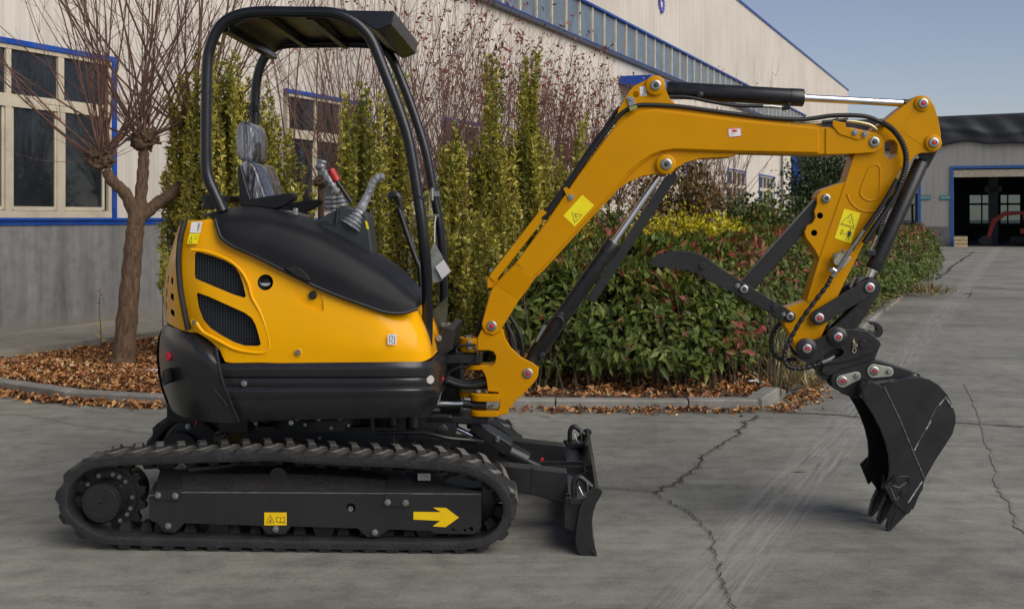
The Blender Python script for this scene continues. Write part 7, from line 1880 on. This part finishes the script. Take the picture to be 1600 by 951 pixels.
# more of them standing in a row parallel to the wall
rowY = [13.1, 15.0, 16.6, 18.2, 19.8, 21.4, 23.2, 25.4, 28.0, 31.5, 35.5]
rowpx = [505, 590, 668, 735, 800, 858, 905, 950, 1010, 1085, 1135]
labs = ['bare tree with many brown twigs in front of the second window', 'bare twiggy tree above the joysticks behind the front canopy posts', 'bare tree with a few red leaves right of the canopy visor', 'bare tree with red leaf tips behind the thin-spired shrub',
        'bare tree with red leaf tips behind the thick-spired shrub', 'bare red-tipped tree between the tall spires and the boom bend', 'bare red-tipped tree just left of the boom bend', 'bare red-tipped tree whose crown touches the blue awning',
        'bare twiggy shrub-like tree showing under the boom near its lower pin', 'bare grey tree under the middle of the boom', 'bare tree whose thin tips rise above the arm cylinder']
for k, (Y_, px_) in enumerate(zip(rowY, rowpx)):
    R = np.random.default_rng(k + 300)
    x_ = at_px(px_, Y_); hz_ = 1.45 + 0.25 * R.random()
    top = [5.0, 5.0, 4.9, 4.85, 4.75, 4.6, 4.4, 4.25, 3.6, 4.2, 6.0][k]
    h1_ = [(-0.28, 0, hz_), (0.25, 0.1, hz_ + 0.1), (0.0, -0.2, hz_ + 0.15)]
    pollard(labs[k], x_, Y_, [(0, 0, 0), (0.02, 0, 0.5), (0, 0.02, 1.0)], [[(0, 0, 0.9), (q[0] * 0.6, q[1] * 0.5, 1.15), (q[0], q[1], q[2])] for q in h1_], [(*q, 0.07) for q in h1_],
            13 if k == 0 else 26 if k < 8 else 15, ((top - hz_) * 0.55, (top - hz_) * 1.02), 400 + k, rt=0.07, leaves=(0, 60, 230, 420, 520, 620, 620, 520, 120, 40, 90)[k], leaf_z=(9, 3.4, 3.0, 2.9, 2.7, 2.5, 2.4, 2.2, 1.5, 2.5, 3.5)[k],
            group='bare pollarded trees in a row along the factory wall', spread=0.95, sr=0.0062 if k < 5 else 0.0085, twigs=7, down=5)

# ------------------------------------------------------------------ small plants
q = G(157, 552, 0.06)
sd_ = empty('seedling', q, label='thin red-stemmed seedling with yellow leaves left of the pollard trunk', cat='plant')
R = np.random.default_rng(5)
st_ = cr_path([np.array((0, 0, 0)), np.array((0.005, 0, 0.2)), np.array((-0.012, 0, 0.45)), np.array((0.0, 0, 0.66))], 6)
MB().tube(st_, list(np.linspace(0.006, 0.002, len(st_))), 6).build('stem', mat('red_stem', (0.16, 0.05, 0.05), 0.6), sd_)
for k in range(13):
    z_ = 0.12 + 0.042 * k; a = k * 2.4
    leaf_mesh('leaf', np.array([[0, 0, z_]]), np.array([[math.cos(a), math.sin(a) * 0.6, 0.25]]), np.array([[0, -0.4, 1.0]]), np.array([0.075 - 0.003 * k]), np.array([0.030]), np.array([0.7]), M_YSH if k < 9 else M_DRY, sd_)
def grass(name, label, cx_, cy_, n_, h, sp, seed, green=False):
    R = np.random.default_rng(seed)
    P = np.column_stack([R.normal(cx_, sp[0], n_), R.normal(cy_, sp[1], n_), np.full(n_, 0.05)])
    D = np.column_stack([R.normal(0, 0.7, n_), R.normal(0, 0.7, n_), np.ones(n_) * R.uniform(0.1, 1.1, n_)])
    L_ = R.uniform(0.4, 1.1, n_) * h
    leaf_mesh(name, P, D, R.normal(0, 1, (n_, 3)), L_, np.full(n_, 0.006), R.uniform(0, 1, n_), M_GRASS if not green else M_DARKL, kind='stuff', label=label, cat='grass')
q = G(1215, 600)
grass('dry_grass', 'tuft of straw-coloured dry grass at the hedge corner behind the hose loop', q[0] - 0.02, q[1] + 0.25, 900, 0.30, (0.12, 0.16), 61)
grass('dry_grass', 'flattened dry grass spilling over the kerb corner', q[0] + 0.05, q[1] - 0.25, 500, 0.16, (0.10, 0.18), 62)
grass('dry_grass', 'patches of flattened straw among the fallen leaves at the left', -3.9, 10.9, 260, 0.10, (0.30, 0.22), 63)
q = G(1438, 460)
grass('dry_grass', 'pale straw clump on the verge beside the far part of the hedge', q[0] - 0.1, q[1], 500, 0.25, (0.25, 0.5), 64)
q = G(828, 628); grass('green_weeds', 'low green weeds on the kerb edge below the swing post', q[0] + 0.05, q[1] + 0.35, 200, 0.16, (0.10, 0.06), 65, True)
